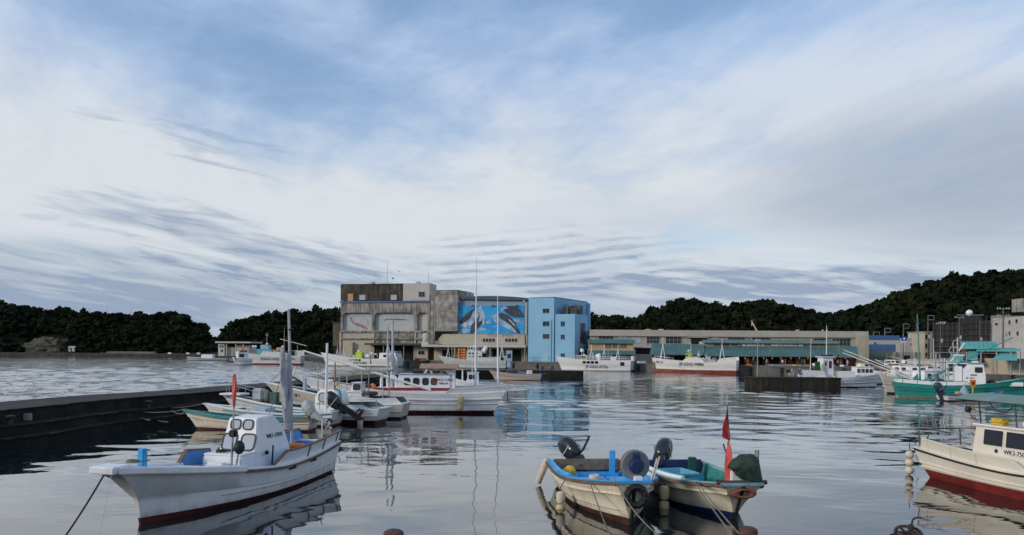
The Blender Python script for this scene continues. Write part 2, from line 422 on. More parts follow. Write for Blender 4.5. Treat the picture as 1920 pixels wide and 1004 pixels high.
# ================================================================== WATER
def make_water():
    m = bpy.data.materials.new('harbour_water'); m.use_nodes = True
    nt = m.node_tree; b = nt.nodes['Principled BSDF']
    b.inputs['Base Color'].default_value = (0.006, 0.014, 0.018, 1)
    b.inputs['Roughness'].default_value = 0.025
    b.inputs['IOR'].default_value = 1.50
    b.inputs['Coat Weight'].default_value = 0.45; b.inputs['Coat Roughness'].default_value = 0.02; b.inputs['Coat IOR'].default_value = 1.55
    tc = nt.nodes.new('ShaderNodeTexCoord'); x, y, z = sepxyz(nt, tc.outputs['Object'])
    dist = (x * x + y * y).pow(0.5)
    outer = (x * -1.0 - 10.0 + (y - 67.0) * 0.55).ramp(0.0, 4.0)              # open water beyond the breakwater
    patch = noise(nt, vec(nt, x * 0.035, y * 0.05, 0.0), 1.0, 2.0).ramp(0.35, 0.68)   # cat's paws of wind
    swell = noise(nt, vec(nt, x * 0.30, y * 0.42, 0.0), 1.0, 2.0, 0.5, 0.5)
    roll_ = noise(nt, vec(nt, x * 0.07, y * 0.22, 6.0), 1.0, 2.0, 0.5)
    mid = noise(nt, vec(nt, x * 0.30, y * 0.30, 11.0), 1.0, 3.0, 0.55, 0.3)
    chop = noise(nt, vec(nt, x * 0.75 + 5.0, y * 1.5, 2.0), 1.0, 3.0, 0.5, 0.3)
    fine = noise(nt, vec(nt, x * 2.2, y * 4.6, 4.0), 1.0, 2.0, 0.5)
    amp = dist.ramp(20.0, 60.0)
    hgt = swell * 0.030 + chop * (0.006 + amp * 0.014) * (patch * 1.1 + 0.15) + fine * 0.0022 * (patch * amp + 0.15) + roll_ * 0.03 * amp + (mid * 0.05) * dist.ramp(35.0, 90.0) * (patch * 0.9 + 0.25)
    sea = noise(nt, vec(nt, x * 0.40 + 9.0, y * 0.20, 3.0), 1.0, 4.0, 0.62, 0.4)
    gust = noise(nt, vec(nt, x * 0.02, y * 0.045, 8.0), 1.0, 2.0).ramp(0.3, 0.7)
    hgt = hgt + outer * (sea * 0.30 * (gust * 0.7 + 0.5) + chop * 0.06)
    bn = nt.nodes.new('ShaderNodeBump'); bn.inputs['Strength'].default_value = 1.0; bn.inputs['Distance'].default_value = 1.0
    nt.links.new(hgt.s, bn.inputs['Height']); nt.links.new(bn.outputs[0], b.inputs['Normal']); nt.links.new(bn.outputs[0], b.inputs['Coat Normal'])
    # real waves: a fan of water centred on the viewer's quay, finer near, coarser far; the flat sea goes on beyond it
    r = np.random.default_rng(21)
    nr, nc = 560, 640
    d = 7.0 * (620.0 / 7.0) ** (np.arange(nr) / (nr - 1)); a = np.radians(np.linspace(-52, 52, nc))
    Dm, A = np.meshgrid(d, a, indexing='ij')
    X, Y = Dm * np.sin(A), Dm * np.cos(A)
    sp = np.gradient(d)[:, None] * np.ones((1, nc))
    out_m = np.clip((-X - 10.0 + (Y - 67.0) * 0.55) / 4.0, 0, 1); out_m = np.where(Y > 112, np.clip((-X - 6) / 12, 0, 1), out_m)
    out_m = out_m * (1 - 0.75 * np.clip((Y - 150) / 40, 0, 1) * np.clip((X + 75) / 15, 0, 1))
    def field(n, l0, l1, slope, spread, mean):
        h = np.zeros_like(X)
        for k in range(n):
            lam = l0 * (l1 / l0) ** r.uniform(); th = mean + r.normal() * spread
            kx, ky = math.sin(th) * 2 * PI / lam, math.cos(th) * 2 * PI / lam
            keep = np.clip((lam / sp - 2.2) / 2.5, 0, 1)
            h += slope * lam / (2 * PI) * keep * np.sin(kx * X + ky * Y + r.uniform(0, 6.28))
        return h
    # slow patches of wind
    pat = np.zeros_like(X)
    for k in range(7):
        th = r.uniform(0, 6.28); lam = r.uniform(18, 60); pat += np.sin((math.sin(th) * X + math.cos(th) * Y) * 2 * PI / lam + r.uniform(0, 6.28))
    pat = np.clip(0.5 + pat * 0.22, 0.08, 1.3)
    far = np.clip((Dm - 22) / 45.0, 0.12, 1)
    z = field(46, 0.7, 5.0, 0.009, 0.75, 0.25) * far * (pat * 1.3 + 0.15) + field(10, 3.0, 9.0, 0.0028, 1.2, 0.6)
    z = z * (1 - out_m) + out_m * (field(70, 0.9, 8.0, 0.027, 0.8, -0.5) * (0.55 + 0.5 * pat) + field(16, 8.0, 26.0, 0.006, 0.7, -0.3))
    edge = np.clip((580 - Dm) / 120, 0, 1); z = z * edge
    V = np.stack([X, Y, z], -1).reshape(-1, 3)
    i = (np.arange(nr - 1)[:, None] * nc + np.arange(nc - 1)[None, :]).ravel()
    Q = np.stack([i, i + 1, i + nc + 1, i + nc], 1)[:, ::-1]
    me = bpy.data.meshes.new('water')
    me.vertices.add(len(V)); me.vertices.foreach_set('co', V.ravel()); me.loops.add(Q.size); me.loops.foreach_set('vertex_index', Q.ravel())
    me.polygons.add(len(Q)); me.polygons.foreach_set('loop_start', np.arange(len(Q)) * 4); me.polygons.foreach_set('use_smooth', np.ones(len(Q), bool))
    me.update(calc_edges=True); me.materials.append(m)
    o = bpy.data.objects.new('water', me); COL.objects.link(o); structure(o)
    o = MB().add([(-3000, -200, -0.45), (3000, -200, -0.45), (3000, 4000, -0.45), (-3000, 4000, -0.45)], [(0, 1, 2, 3)]).build('water', m, norm=False)
    return structure(o)
make_water()
# ================================================================== LAND
CONC = mat('quay_concrete', (0.15, 0.142, 0.128), 0.85, 0.2, 0.5, (0.07, 0.065, 0.055), 0.7, True, bump=0.4, dscale=0.8)
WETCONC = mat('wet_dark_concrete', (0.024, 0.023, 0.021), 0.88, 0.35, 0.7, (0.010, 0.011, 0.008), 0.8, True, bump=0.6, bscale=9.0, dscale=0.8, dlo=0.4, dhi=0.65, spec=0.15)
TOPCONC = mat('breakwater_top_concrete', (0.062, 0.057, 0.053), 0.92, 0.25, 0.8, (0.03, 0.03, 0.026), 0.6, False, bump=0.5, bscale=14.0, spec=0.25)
ROCK = mat('tan_rock', (0.085, 0.072, 0.052), 0.9, 0.3, 0.25, (0.05, 0.055, 0.04), 0.7, False, bump=0.8, bscale=0.8, dscale=0.15)
SOIL = mat('hill_undergrowth', (0.010, 0.013, 0.007), 0.95, 0.3, 0.1, spec=0.05)

def leaf_mat(name, c):
    m = bpy.data.materials.new(name); m.use_nodes = True
    nt = m.node_tree; b = nt.nodes['Principled BSDF']
    tc = nt.nodes.new('ShaderNodeTexCoord'); o = tc.outputs['Object']
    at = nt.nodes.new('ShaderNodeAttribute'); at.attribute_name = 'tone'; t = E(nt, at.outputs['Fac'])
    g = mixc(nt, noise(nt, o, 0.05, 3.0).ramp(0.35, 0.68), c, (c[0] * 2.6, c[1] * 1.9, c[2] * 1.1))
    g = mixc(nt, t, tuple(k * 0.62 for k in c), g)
    nt.links.new(g, b.inputs['Base Color']); b.inputs['Roughness'].default_value = 0.75
    b.inputs['Specular IOR Level'].default_value = 0.06
    return m
LEAF = leaf_mat('evergreen_leaves', (0.0085, 0.0145, 0.0065))

# one crown = many leaf-clump faces spread through a lumpy volume round a few dark inner lobes
def crown_arrays(n, lobes, flat=0.8, leaf=0.22, seed=0):
    r = np.random.default_rng(seed)
    cen = r.normal(size=(lobes, 3)) * np.array([0.48, 0.48, 0.28]); cen[0] = 0
    rad = r.uniform(0.42, 0.66, lobes); rad[0] = 0.72
    k = r.integers(0, lobes, n)
    d = r.normal(size=(n, 3)); d /= np.linalg.norm(d, axis=1)[:, None]; d[:, 2] = np.where(d[:, 2] < -0.35, -d[:, 2], d[:, 2])
    p = cen[k] + d * (rad[k] * r.uniform(0.80, 1.08, n))[:, None]; p[:, 2] *= flat
    nrm = d + r.normal(size=(n, 3)) * 0.45; nrm /= np.linalg.norm(nrm, axis=1)[:, None]
    a = np.cross(nrm, r.normal(size=(n, 3))); a /= np.linalg.norm(a, axis=1)[:, None]; b = np.cross(nrm, a)
    s = leaf * r.uniform(0.6, 1.35, n)[:, None]
    q = np.stack([p - a * s - b * s * 0.55, p + a * s * 0.8 - b * s, p + a * s + b * s * 0.6, p - a * s * 0.7 + b * s], 1)
    return q.reshape(-1, 3), r.uniform(0, 1, n), cen, rad * 0.86
_crowns = [crown_arrays(54, 4 + i % 3, 0.75 + 0.05 * (i % 5), 0.25, i) for i in range(12)]
_bm = bmesh.new(); bmesh.ops.create_icosphere(_bm, subdivisions=1, radius=1.0)
_iv = np.array([v.co[:] for v in _bm.verts]); _if = np.array([[v.index for v in f.verts] for f in _bm.faces]); _bm.free()

def tree_mesh(name, pts, radii):
    """pts: crown centres; every crown turned, sized and toned on its own; one mesh"""
    V, Q, T, C = [], [], [], []
    nv = 0
    for i, (p, r) in enumerate(zip(pts, radii)):
        q, tone, cen, rad = _crowns[rng.integers(0, len(_crowns))]
        a = rng.uniform(0, 2 * PI); c, s = math.cos(a), math.sin(a)
        M = np.array([[c, -s, 0], [s, c, 0], [0, 0, 1]]) * r * rng.uniform(0.75, 1.3, 3)[None, :]
        v = q @ M.T + p; n = len(v)
        V.append(v); Q.append(np.arange(n).reshape(-1, 4) + nv); nv += n
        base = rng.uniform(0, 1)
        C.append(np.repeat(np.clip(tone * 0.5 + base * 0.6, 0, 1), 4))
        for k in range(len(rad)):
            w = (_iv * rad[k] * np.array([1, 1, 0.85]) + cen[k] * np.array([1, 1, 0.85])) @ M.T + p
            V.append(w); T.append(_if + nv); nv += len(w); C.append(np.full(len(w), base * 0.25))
    V = np.concatenate(V); Q = np.concatenate(Q); T = np.concatenate(T); C = np.concatenate(C)
    me = bpy.data.meshes.new(name)
    me.vertices.add(len(V)); me.vertices.foreach_set('co', V.ravel())
    me.loops.add(Q.size + T.size); me.loops.foreach_set('vertex_index', np.concatenate([Q.ravel(), T.ravel()]))
    nq, ntri = len(Q), len(T)
    me.polygons.add(nq + ntri)
    me.polygons.foreach_set('loop_start', np.concatenate([np.arange(nq) * 4, nq * 4 + np.arange(ntri) * 3]))
    me.attributes.new('tone', 'FLOAT', 'POINT').data.foreach_set('value', C)
    me.update(calc_edges=True); me.validate()
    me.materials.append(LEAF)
    o = bpy.data.objects.new(name, me); COL.objects.link(o)
    return o

def hill(ridge, d0, d1, label, crown=(2.6, 4.6), dens=1.0, foot=1.2, extra=None, front=None):
    """ridge: photograph pixels of the skyline; the slope rises from distance d0 to d1"""
    xs = [p[0] for p in ridge]
    n = 70; cols = []
    top_c = (crown[0] + crown[1]) * 0.5 * 0.8
    for i in range(n + 1):
        px = xs[0] + (xs[-1] - xs[0]) * i / n
        py = np.interp(px, xs, [p[1] for p in ridge])
        t = D(px, py, d1); t.z -= top_c * 1.15
        f0 = D(px, py, d0 + (front(px) if front else 0)); f0.z = foot
        cols.append((f0, t))
    prof = [(0.0, 0.0), (0.12, 0.22), (0.3, 0.46), (0.55, 0.72), (0.8, 0.92), (1.0, 1.0), (1.25, 0.92), (1.9, 0.2)]
    V, m = [], len(prof)
    def at(i, s):
        f0, t = cols[i]; h = np.interp(s, [q[0] for q in prof], [q[1] for q in prof])
        p = f0.lerp(t, s); p.z = f0.z + (t.z - f0.z) * h
        return p
    mb = MB()
    for i in range(n + 1):
        for s, h in prof: mb.v.append(tuple(at(i, s)))
    for i in range(n):
        for j in range(m - 1):
            mb.f.append((i * m + j, (i + 1) * m + j, (i + 1) * m + j + 1, i * m + j + 1)); mb.m.append(0)
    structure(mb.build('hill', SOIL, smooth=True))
    width = (cols[-1][0] - cols[0][0]).length; depth = (d1 - d0)
    cnt = int(width * depth * 1.7 / (2.6 * (crown[0] + crown[1]) ** 2 / 4 * 1.0) * dens)
    P, Rr = [], []
    for k in range(cnt):
        q_ = rng.uniform(); s = rng.uniform(0.02, 1.12) if q_ > 0.3 else rng.uniform(0.9, 1.06) if q_ > 0.14 else rng.uniform(-0.10, 0.08)
        u = rng.uniform(0, n - 0.001); i = int(u); f = u - i
        p = at(i, s).lerp(at(i + 1, s), f); r = (crown[0] * 0.6 + (crown[1] * 1.25 - crown[0] * 0.6) * rng.beta(1.6, 2.4)) * (0.8 if s < 0.1 else 1.0)
        if extra and not extra(p, s, xs[0] + (xs[-1] - xs[0]) * u / n): continue
        P.append(np.array([p.x, p.y, p.z + r * 0.42])); Rr.append(r)
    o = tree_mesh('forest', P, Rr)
    stuff(o, label, 'forest')
    return at, cols

# ground behind the far quay, and the land of the two shores
land = [(-420, 470), (-420, 900), (700, 900), (700, 120), (128, 120), (128, 150), (90, 155), (55, 167), (22, 190), (-9, 206), (-55, 229), (-62, 260), (-90, 330), (-120, 395)]
gm = mat('ground_asphalt', (0.075, 0.074, 0.070), 0.9, 0.2, 0.15, (0.12, 0.11, 0.10), 0.5, bump=0.2)
mb = MB(); k = len(land)
mb.v = [(x, y, 1.6) for x, y in land] + [(x, y, -2.0) for x, y in land]
mb.f = [tuple(range(k))] + [(i, (i + 1) % k, (i + 1) % k + k, i + k) for i in range(k)]; mb.m = [0] + [1] * k
structure(mb.build('ground', [gm, mat('dark_shore_stone', (0.05, 0.048, 0.042), 0.95, 0.3, 0.2)]))

# quay face: a proud concrete wall with fender posts along the far side of the basin
quay = [(-55, 229), (-9, 206), (22, 190), (55, 167), (90, 155), (128, 150)]
mb = MB()
mb.sweep([(x, y - 0.15, 0.75) for x, y in quay], 0.5, 1.9)
structure(mb.build('quay_wall', CONC))
mb = MB(); mb.sweep([(x, y - 0.2, 1.78) for x, y in quay], 0.7, 0.22)
structure(mb.build('quay_kerb', mat('kerb_concrete', (0.17, 0.165, 0.15), 0.85, 0.2, 0.8, (0.1, 0.09, 0.07), 0.6)))
_fend = None; _fl = []
for i in range(len(quay) - 1):
    (xa, ya), (xb, yb) = quay[i], quay[i + 1]; L = math.hypot(xb - xa, yb - ya)
    for k in range(int(L // 6)):
        t = (k + 0.5) / (L // 6); x, y = xa + (xb - xa) * t, ya + (yb - ya) * t - 0.62
        o = _fend.copy() if _fend else MB().lathe([(0.22, -0.65), (0.26, -0.55), (0.26, 0.55), (0.22, 0.65)], 8).build('rubber_fender', BLACK, smooth=True)
        if _fend: COL.objects.link(o)
        _fend = o; o.location = (x, y, 0.85)
        _fl.append((CX + x / y * F, o))

ORD = 'first second third fourth fifth sixth seventh eighth ninth tenth eleventh twelfth'.split()
_zn = {}
for px, o in sorted(_fl, key=lambda q: q[0]):
    zone = 'storehouse' if px < 812 else 'mural hall' if px < 988 else 'sky blue building' if px < 1105 else 'tan shed' if px < 1215 else 'market roofs' if px < 1615 else 'right hand town'
    _zn[zone] = _zn.get(zone, 0) + 1
    tag(o, 'black upright rubber fender on the quay below the %s, %s from the left' % (zone, ORD[_zn[zone] - 1]), 'fender', 'rubber fenders on the far quay')
# ------------------------------------------------------------------ hills
def clear_left(p, s, px):
    if s < 0.26 and 58 < px < 128: return False
    return True
atL, colsL = hill([(-260, 560), (-120, 556), (0, 568), (30, 574), (75, 582), (130, 584), (170, 592), (205, 589), (235, 594), (270, 590), (330, 588), (350, 594), (364, 606), (384, 624), (404, 642), (425, 658)],
     452, 500, 'dark evergreen wood covering the low cape across the water', (2.3, 4.2), 1.3, 2.0, clear_left)
hill([(395, 655), (408, 640), (422, 621), (440, 606), (480, 595), (540, 590), (600, 584), (640, 580), (700, 585), (760, 600)], 560, 640, 'dark wooded hill behind the white ship and the storehouse', (3.0, 5.4), 1.3, 1.6)
hill([(1070, 592), (1106, 594), (1150, 598), (1180, 601), (1215, 594), (1240, 581), (1265, 569), (1297, 562), (1325, 570), (1360, 579), (1395, 571), (1440, 568), (1470, 575), (1500, 585), (1545, 593), (1580, 596), (1640, 610), (1700, 630)], 400, 520,
     'dark wooded double hill rising behind the long market hall', (3.0, 5.2), 1.25, 1.6)
hill([(1500, 620), (1545, 606), (1580, 595), (1620, 577), (1680, 554), (1740, 538), (1800, 521), (1860, 516), (1920, 513), (2000, 508), (2100, 512), (2240, 530)], 330, 470,
     'dark wooded hillside rising above the town rooftops', (2.8, 5.0), 1.2, 1.6)

# rock cliff, seawall, beach and hut on the cape
def cliff():
    bm = bmesh.new(); bmesh.ops.create_icosphere(bm, subdivisions=4, radius=1.0)
    from mathutils import noise as N
    for v in bm.verts:
        p = v.co.copy(); f = 1 + 0.34 * N.fractal(p * 2.2, 0.6, 2.1, 6) + 0.08 * abs(math.sin(p.z * 9 + N.noise(p * 2) * 3))
        v.co = Vector((p.x * f * 15.5, p.y * f * 9.0, max(p.z, -0.2) * f * 8.2))
    me = bpy.data.meshes.new('rock_cliff'); bm.to_mesh(me); bm.free(); me.materials.append(ROCK)
    o = bpy.data.objects.new('rock_cliff', me); COL.objects.link(o); o.location = D(91, 655, 458); o.location.z = 1.5
    return structure(o)
cliff()
mb = MB()
shore = [D(px, 660, 452) for px in range(-300, 470, 25)]
bk = MB()
n = len(shore)
for i, p in enumerate(shore):
    j = rng.uniform(-2, 2)
    hb_ = 0.25 + (0.75 if 120 < -300 + 25 * i < 440 else 0.3) * rng.uniform(0.3, 1.3)
    bk.v += [(p.x, 436 + j, -0.4), (p.x, 444 + j * 0.5, 1.0 + rng.uniform(-0.2, 0.4)), (p.x, 452, 1.6 + 1.6 * hb_), (p.x, 475, 3.0 + 2.0 * hb_)]
for i in range(n - 1):
    for j in range(3): bk.f.append((i * 4 + j, i * 4 + 4 + j, i * 4 + 5 + j, i * 4 + 1 + j)); bk.m.append(0)
structure(bk.build('shore', mat('shore_rock', (0.046, 0.036, 0.026), 0.95, 0.35, 0.12, (0.012, 0.013, 0.009), 0.9, dscale=0.25, spec=0.1)))
a, b = D(192, 662, 446), D(292, 664, 444)
mb = MB().sweep([(a.x, a.y, 1.35), (b.x, b.y, 1.35)], 3.0, 2.7); structure(mb.build('seawall', mat('seawall_concrete', (0.17, 0.165, 0.16), 0.9, 0.15, 0.2)))
# ================================================================== BUILDINGS
C_STORE = mat('stained_storehouse_concrete', (0.37, 0.355, 0.325), 0.9, 0.14, 0.35, (0.065, 0.060, 0.048), 0.95, True, bump=0.3, bscale=3.0, dscale=0.75, dlo=0.42, dhi=0.62)
C_DARK = mat('black_stained_concrete', (0.115, 0.10, 0.078), 0.9, 0.3, 0.5, (0.022, 0.02, 0.017), 0.9, True, dscale=0.9, dlo=0.35, dhi=0.6)
C_TOWER = mat('mottled_grey_concrete', (0.40, 0.39, 0.365), 0.9, 0.2, 0.5, (0.075, 0.072, 0.062), 0.8, False, bump=0.3, bscale=3.0, dscale=0.45, dlo=0.36, dhi=0.68)
C_PALE = mat('pale_render', (0.50, 0.48, 0.44), 0.85, 0.06, 0.5, (0.2, 0.18, 0.14), 0.5, True, dscale=0.6, dlo=0.52, dhi=0.75)
C_CREAM = mat('cream_render', (0.44, 0.40, 0.31), 0.85, 0.08, 0.5, (0.14, 0.12, 0.08), 0.6, True, dscale=0.6, dlo=0.5, dhi=0.72)
C_MARKET = mat('beige_render', (0.40, 0.38, 0.31), 0.85, 0.08, 0.3, (0.17, 0.155, 0.12), 0.5, True, dscale=0.4, dlo=0.5, dhi=0.75)
C_BLUE = mat('sky_blue_render', (0.22, 0.45, 0.63), 0.75, 0.05, 0.2, (0.16, 0.30, 0.40), 0.35, True, dscale=0.35, dlo=0.5, dhi=0.8)
C_BAND = mat('faded_blue_band', (0.10, 0.16, 0.27), 0.8, 0.15, 0.6)
FADED = mat('faded_mural_white', (0.46, 0.48, 0.48), 0.85, 0.06, 0.4, (0.28, 0.34, 0.37), 0.6, True, dscale=0.4, dlo=0.42, dhi=0.66)
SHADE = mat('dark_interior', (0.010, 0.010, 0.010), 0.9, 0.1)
ROOF_T = mat('teal_roof_sheet', (0.070, 0.160, 0.148), 0.65, 0.12, 0.4, (0.13, 0.17, 0.155), 0.45, True)
ROOF_D = mat('dark_blue_roof', (0.045, 0.075, 0.12), 0.6, 0.15, 0.5)
METAL_R = mat('dark_roof_sheet', (0.055, 0.052, 0.048), 0.7, 0.2, 0.6)

class Fac:
    """a building front: local x along it, y into it, z up from the ground level"""
    def __init__(s, name, label, cat, pl, dl, pr, dr, g=1.6, group=None):
        a, b = D(pl, 670, dl), D(pr, 670, dr)
        s.O = Vector((a.x, a.y, g)); t = Vector((b.x - a.x, b.y - a.y, 0)); s.w = t.length
        s.U = t.normalized(); s.N = Vector((-s.U.y, s.U.x, 0)); s.g = g
        s.root = thing(name, label, cat, s.O, math.atan2(s.U.y, s.U.x), group)
    def loc(s, px, py, depth=0.0):
        """local x, z of a photograph pixel on the plane lying depth behind the front"""
        u, v = unroll(px, py); d = Vector((u / F, 1, -v / F)); c = Vector((0, 0, CAM_H))
        n = s.N; O = s.O + n * depth
        k = (O - c).dot(n) / d.dot(n); p = c + d * k - s.O
        return p.dot(s.U), p.z
    def rect(s, x0, y0, x1, y1, depth=0.0):
        a = s.loc(x0, y1, depth); b = s.loc(x1, y0, depth)
        return a[0], a[1], b[0], b[1]
    def part(s, name, m, x0, y0, x1, y1, y_in, y_out=0.0, z0=None, bevel=0.0, parent=None, depth=None):
        """box whose front (at local y = y_out) covers the pixel rectangle"""
        a, b, c, d = s.rect(x0, y0, x1, y1, y_out if depth is None else depth)
        if z0 is not None: b = z0
        return MB().box((a, y_out, b), (c, y_in, d)).build(name, m, parent or s.root, bevel=bevel)
    def win(s, x0, y0, x1, y1, cols=2, rows=1, depth=0.0, fm=None, gm=None, fr=0.07, name='window'):
        """recess-look window: dark pane, proud frame with bars, sill"""
        a, b, c, d = s.rect(x0, y0, x1, y1, depth)
        y = depth
        p = MB().box((a, y - 0.03, b), (c, y + 0.05, d)).build(name, gm or GLASS, s.root)
        f = MB(); t = fr
        f.box((a - t, y - 0.10, d), (c + t, y - 0.001, d + t)); f.box((a - t, y - 0.14, b - t), (c + t, y - 0.001, b))
        f.box((a - t, y - 0.09, b), (a, y - 0.001, d)); f.box((c, y - 0.09, b), (c + t, y - 0.001, d))
        for k in range(1, cols):
            x = a + (c - a) * k / cols; f.box((x - t * 0.4, y - 0.07, b + 0.002), (x + t * 0.4, y - 0.029, d - 0.002))
        for k in range(1, rows):
            z = b + (d - b) * k / rows; f.box((a + 0.002, y - 0.065, z - t * 0.35), (c - 0.002, y - 0.0295, z + t * 0.35))
        f.build('frame', fm or GREYPAINT, p)
        return p
    def shape(s, name, m, pts, depth, th, parent=None):
        """a flat print: outline given in pixels on the plane"""
        P = [s.loc(x, y, depth) for x, y in pts]
        return MB().prism(P, (0, depth, 0), (1, 0, 0), (0, 0, 1), th).build(name, m, parent or s.root)
    def world(s, x, y, z): return s.O + s.U * x + s.N * y + Vector((0, 0, z))

def smooth_poly(pts, n=4):
    """closed Catmull-Rom outline"""
    out = []; k = len(pts)
    for i in range(k):
        p0, p1, p2, p3 = (Vector((*pts[(i + j) % k], 0)) for j in (-1, 0, 1, 2))
        for q in range(n):
            t = q / n
            v = 0.5 * ((2 * p1) + (p2 - p0) * t + (2 * p0 - 5 * p1 + 4 * p2 - p3) * t * t + (3 * p1 - p0 - 3 * p2 + p3) * t ** 3)
            out.append((v.x, v.y))
    return out

# ---------------------------------------------------------------- storehouse with arched mural panels
S = Fac('storehouse', 'stained concrete storehouse with arched faded mural panels and dark top storey', 'warehouse', 638, 229, 806, 223)
dS = 30.0
a, _, c, ztop = S.rect(638, 568.3, 806, 690); _, zmid = S.loc(720, 623); _, zband = S.loc(720, 564.0)
# main wall with three real arched recesses
def arched_wall():
    arches = [(642.3, 697, 586.4, 8), (702.3, 777, 586.4, 9), (782.3, 802.3, 586.4, 8)]
    zb = S.loc(720, 622)[1]
    mb = MB()
    zt = ztop
    spans = []
    for x0, x1, y, r in arches:
        A = S.loc(x0, y); B = S.loc(x1, y); spans.append((A[0], B[0], A[1]))
    top = min(k[2] for k in spans)
    xs = [a] + [k for sp in spans for k in sp[:2]] + [c]
    dep = 0.9
    for i in range(0, len(xs), 2):
        mb.box((xs[i], 0, zb), (xs[i + 1], dep, top))                       # piers
    mb.box((a, 0, top), (c, dep, zt))                                      # band above
    for A, B, zz_ in spans:                                                # rounded upper corners
        r = min(1.25, (B - A) * 0.42)
        for sx, x in ((1, A), (-1, B)):
            pts = [(x, top)] + [(x + sx * (r - r * math.cos(R(90 * q / 6))), top - r + r * math.sin(R(90 * q / 6))) for q in range(7)]
            if sx < 0: pts = pts[::-1]
            mb.prism(pts[:], (0, dep - 0.02, 0), (1, 0, 0), (0, 0, 1), dep - 0.04)
    mb.box((a, dep + 0.08, 0), (c, dS, zt))                                # body behind
    mb.build('wall', C_STORE, S.root)
    for i, (A, B, z) in enumerate(spans):
        p = MB().box((A - 0.01, dep + 0.002, zb), (B + 0.01, dep + 0.078, top)).build('mural_panel', FADED if i < 2 else C_PALE, S.root)
        p['label'] = ('faded panel with a painted red shrimp', 'faded blue panel with a painted long grey fish', 'narrow bare arched panel')[i]
        if i == 0:
            sh = [(657, 593), (661, 600), (665, 605), (673, 607), (681, 610), (688, 615), (690, 617.5), (684, 618), (676, 613.5), (667, 610.5), (660, 605), (657, 599)]
            S.shape('painted_shrimp', mat('faded_red_print', (0.30, 0.20, 0.19), 0.85, 0.15, 0.8), smooth_poly(sh), dep, 0.012, p)
            ant = [S.loc(x, y, dep) for x, y in ((660, 596), (668, 592), (680, 593), (688, 599), (690.5, 608), (686, 613))]
            MB().tube([(x, dep - 0.02, z_) for x, z_ in ant], 0.05, 4).build('painted_feeler', mat('faded_red_print', (0.3, 0.2, 0.19)), p)
        if i == 1:
            fi = [(720, 602), (724, 598.5), (735, 598), (752, 598.5), (766, 600.5), (750, 601), (738, 600), (727, 600)]
            S.shape('painted_fish', mat('faded_grey_print', (0.13, 0.15, 0.17), 0.85, 0.15, 0.8), smooth_poly(fi), dep, 0.012, p)
arched_wall()
# lower storeys: ledge, bays, pilasters
S.part('ledge', C_STORE, 636, 620.6, 807, 623.5, 0.9, -0.7)
S.part('lower_wall', C_CREAM, 638.6, 623.5, 700, 690, 0.9, -0.25, z0=0)
S.part('lower_wall', C_STORE, 701, 623.5, 806, 649, 0.9, -0.25)
S.part('ledge', C_STORE, 640, 634.5, 806, 636.3, -0.25, -0.75, depth=-0.25)
for px in (637, 699, 777): S.part('pilaster', C_CREAM, px, 623.6, px + 3.6, 688, -0.25, -0.62, z0=0, depth=-0.25)
for k in range(5):
    x0 = 703.5 + k * 14.6
    S.part('stained_panel', C_TOWER if k % 2 else C_STORE, x0, 625.5, x0 + 13.2, 633.6, -0.25, -0.34)
for px in (712, 729, 746, 764): # sloping brackets under the ledge
    x, z = S.loc(px, 636.5, -0.75); MB().tube([(x, -0.72, z), (x - 1.0, -0.3, z - 1.2)], 0.05, 4).build('bracket', METAL_R, S.root)
S.part('canopy', METAL_R, 683, 644.4, 801, 647.2, -0.25, -4.5)
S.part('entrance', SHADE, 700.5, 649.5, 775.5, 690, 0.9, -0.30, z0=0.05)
for px in (718, 737, 756): S.part('post', C_CREAM, px, 649.6, px + 1.1, 688, -3.9, -4.2, z0=0)
S.part('chimney_duct', C_CREAM, 654, 642, 661, 668, -0.25, -1.4)
S.part('porch', C_CREAM, 775, 649, 802, 690, -0.25, -1.9, z0=0)
S.win(784.5, 658.5, 795.5, 665, 2, 1, -1.9)
S.part('door', mat('brown_door', (0.09, 0.035, 0.02), 0.7, 0.2), 804, 657, 813, 680, -0.2, -0.6, z0=0.0)
# top storey
S.part('top_storey', C_DARK, 638.6, 532.7, 755.4, 564.1, 6.5, 0.15)
S.part('top_storey', C_PALE, 755.6, 531.2, 805.6, 564.1, 6.4, 0.10)
S.part('parapet_cap', C_PALE, 638.2, 531.9, 755.4, 533.2, 6.45, 0.05)
S.part('blue_band', C_BAND, 637.2, 563.9, 806.4, 568.4, dS - 1, -0.25)
S.win(785.3, 547.8, 796.3, 556.8, 2, 2, 0.10)
for x0 in (674, 733): S.win(x0, 553.6, x0 + 10.6, 562.4, 1, 2, 0.15, gm=PGLASS, fm=C_PALE)
S.part('door', mat('faded_orange_door', (0.52, 0.30, 0.15), 0.75, 0.15), 652, 551, 662, 565.3, 0.14, 0.04).__setitem__('label', 'faded orange door high on the dark wall')
for px, y0 in ((726, 487), (803, 505)):
    x, z = S.loc(px, 531, 6.0); zt_ = S.loc(px, y0, 6.0)[1]
    MB().tube([(x, 6.0, z - 0.3), (x, 6.0, zt_)], 0.09, 6, 0.03).build('antenna', STEEL, S.root, smooth=True)
for px in (694, 780): S.part('roof_vent', GREYPAINT, px, 528.6, px + 5, 532, 6, 4, depth=4)
# dark annex on the far left
A = Fac('annex', 'dark brown windowless annex beside the stained storehouse', 'building', 624, 236, 637, 235)
A.part('wall', mat('brown_stained_render', (0.10, 0.085, 0.06), 0.9, 0.2, 0.5), 624, 606, 637.2, 649, 12, 0.0)
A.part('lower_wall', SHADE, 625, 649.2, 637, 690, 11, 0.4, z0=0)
A.part('roof_slab', METAL_R, 623.4, 604.6, 637.2, 606, 12.5, -0.4)

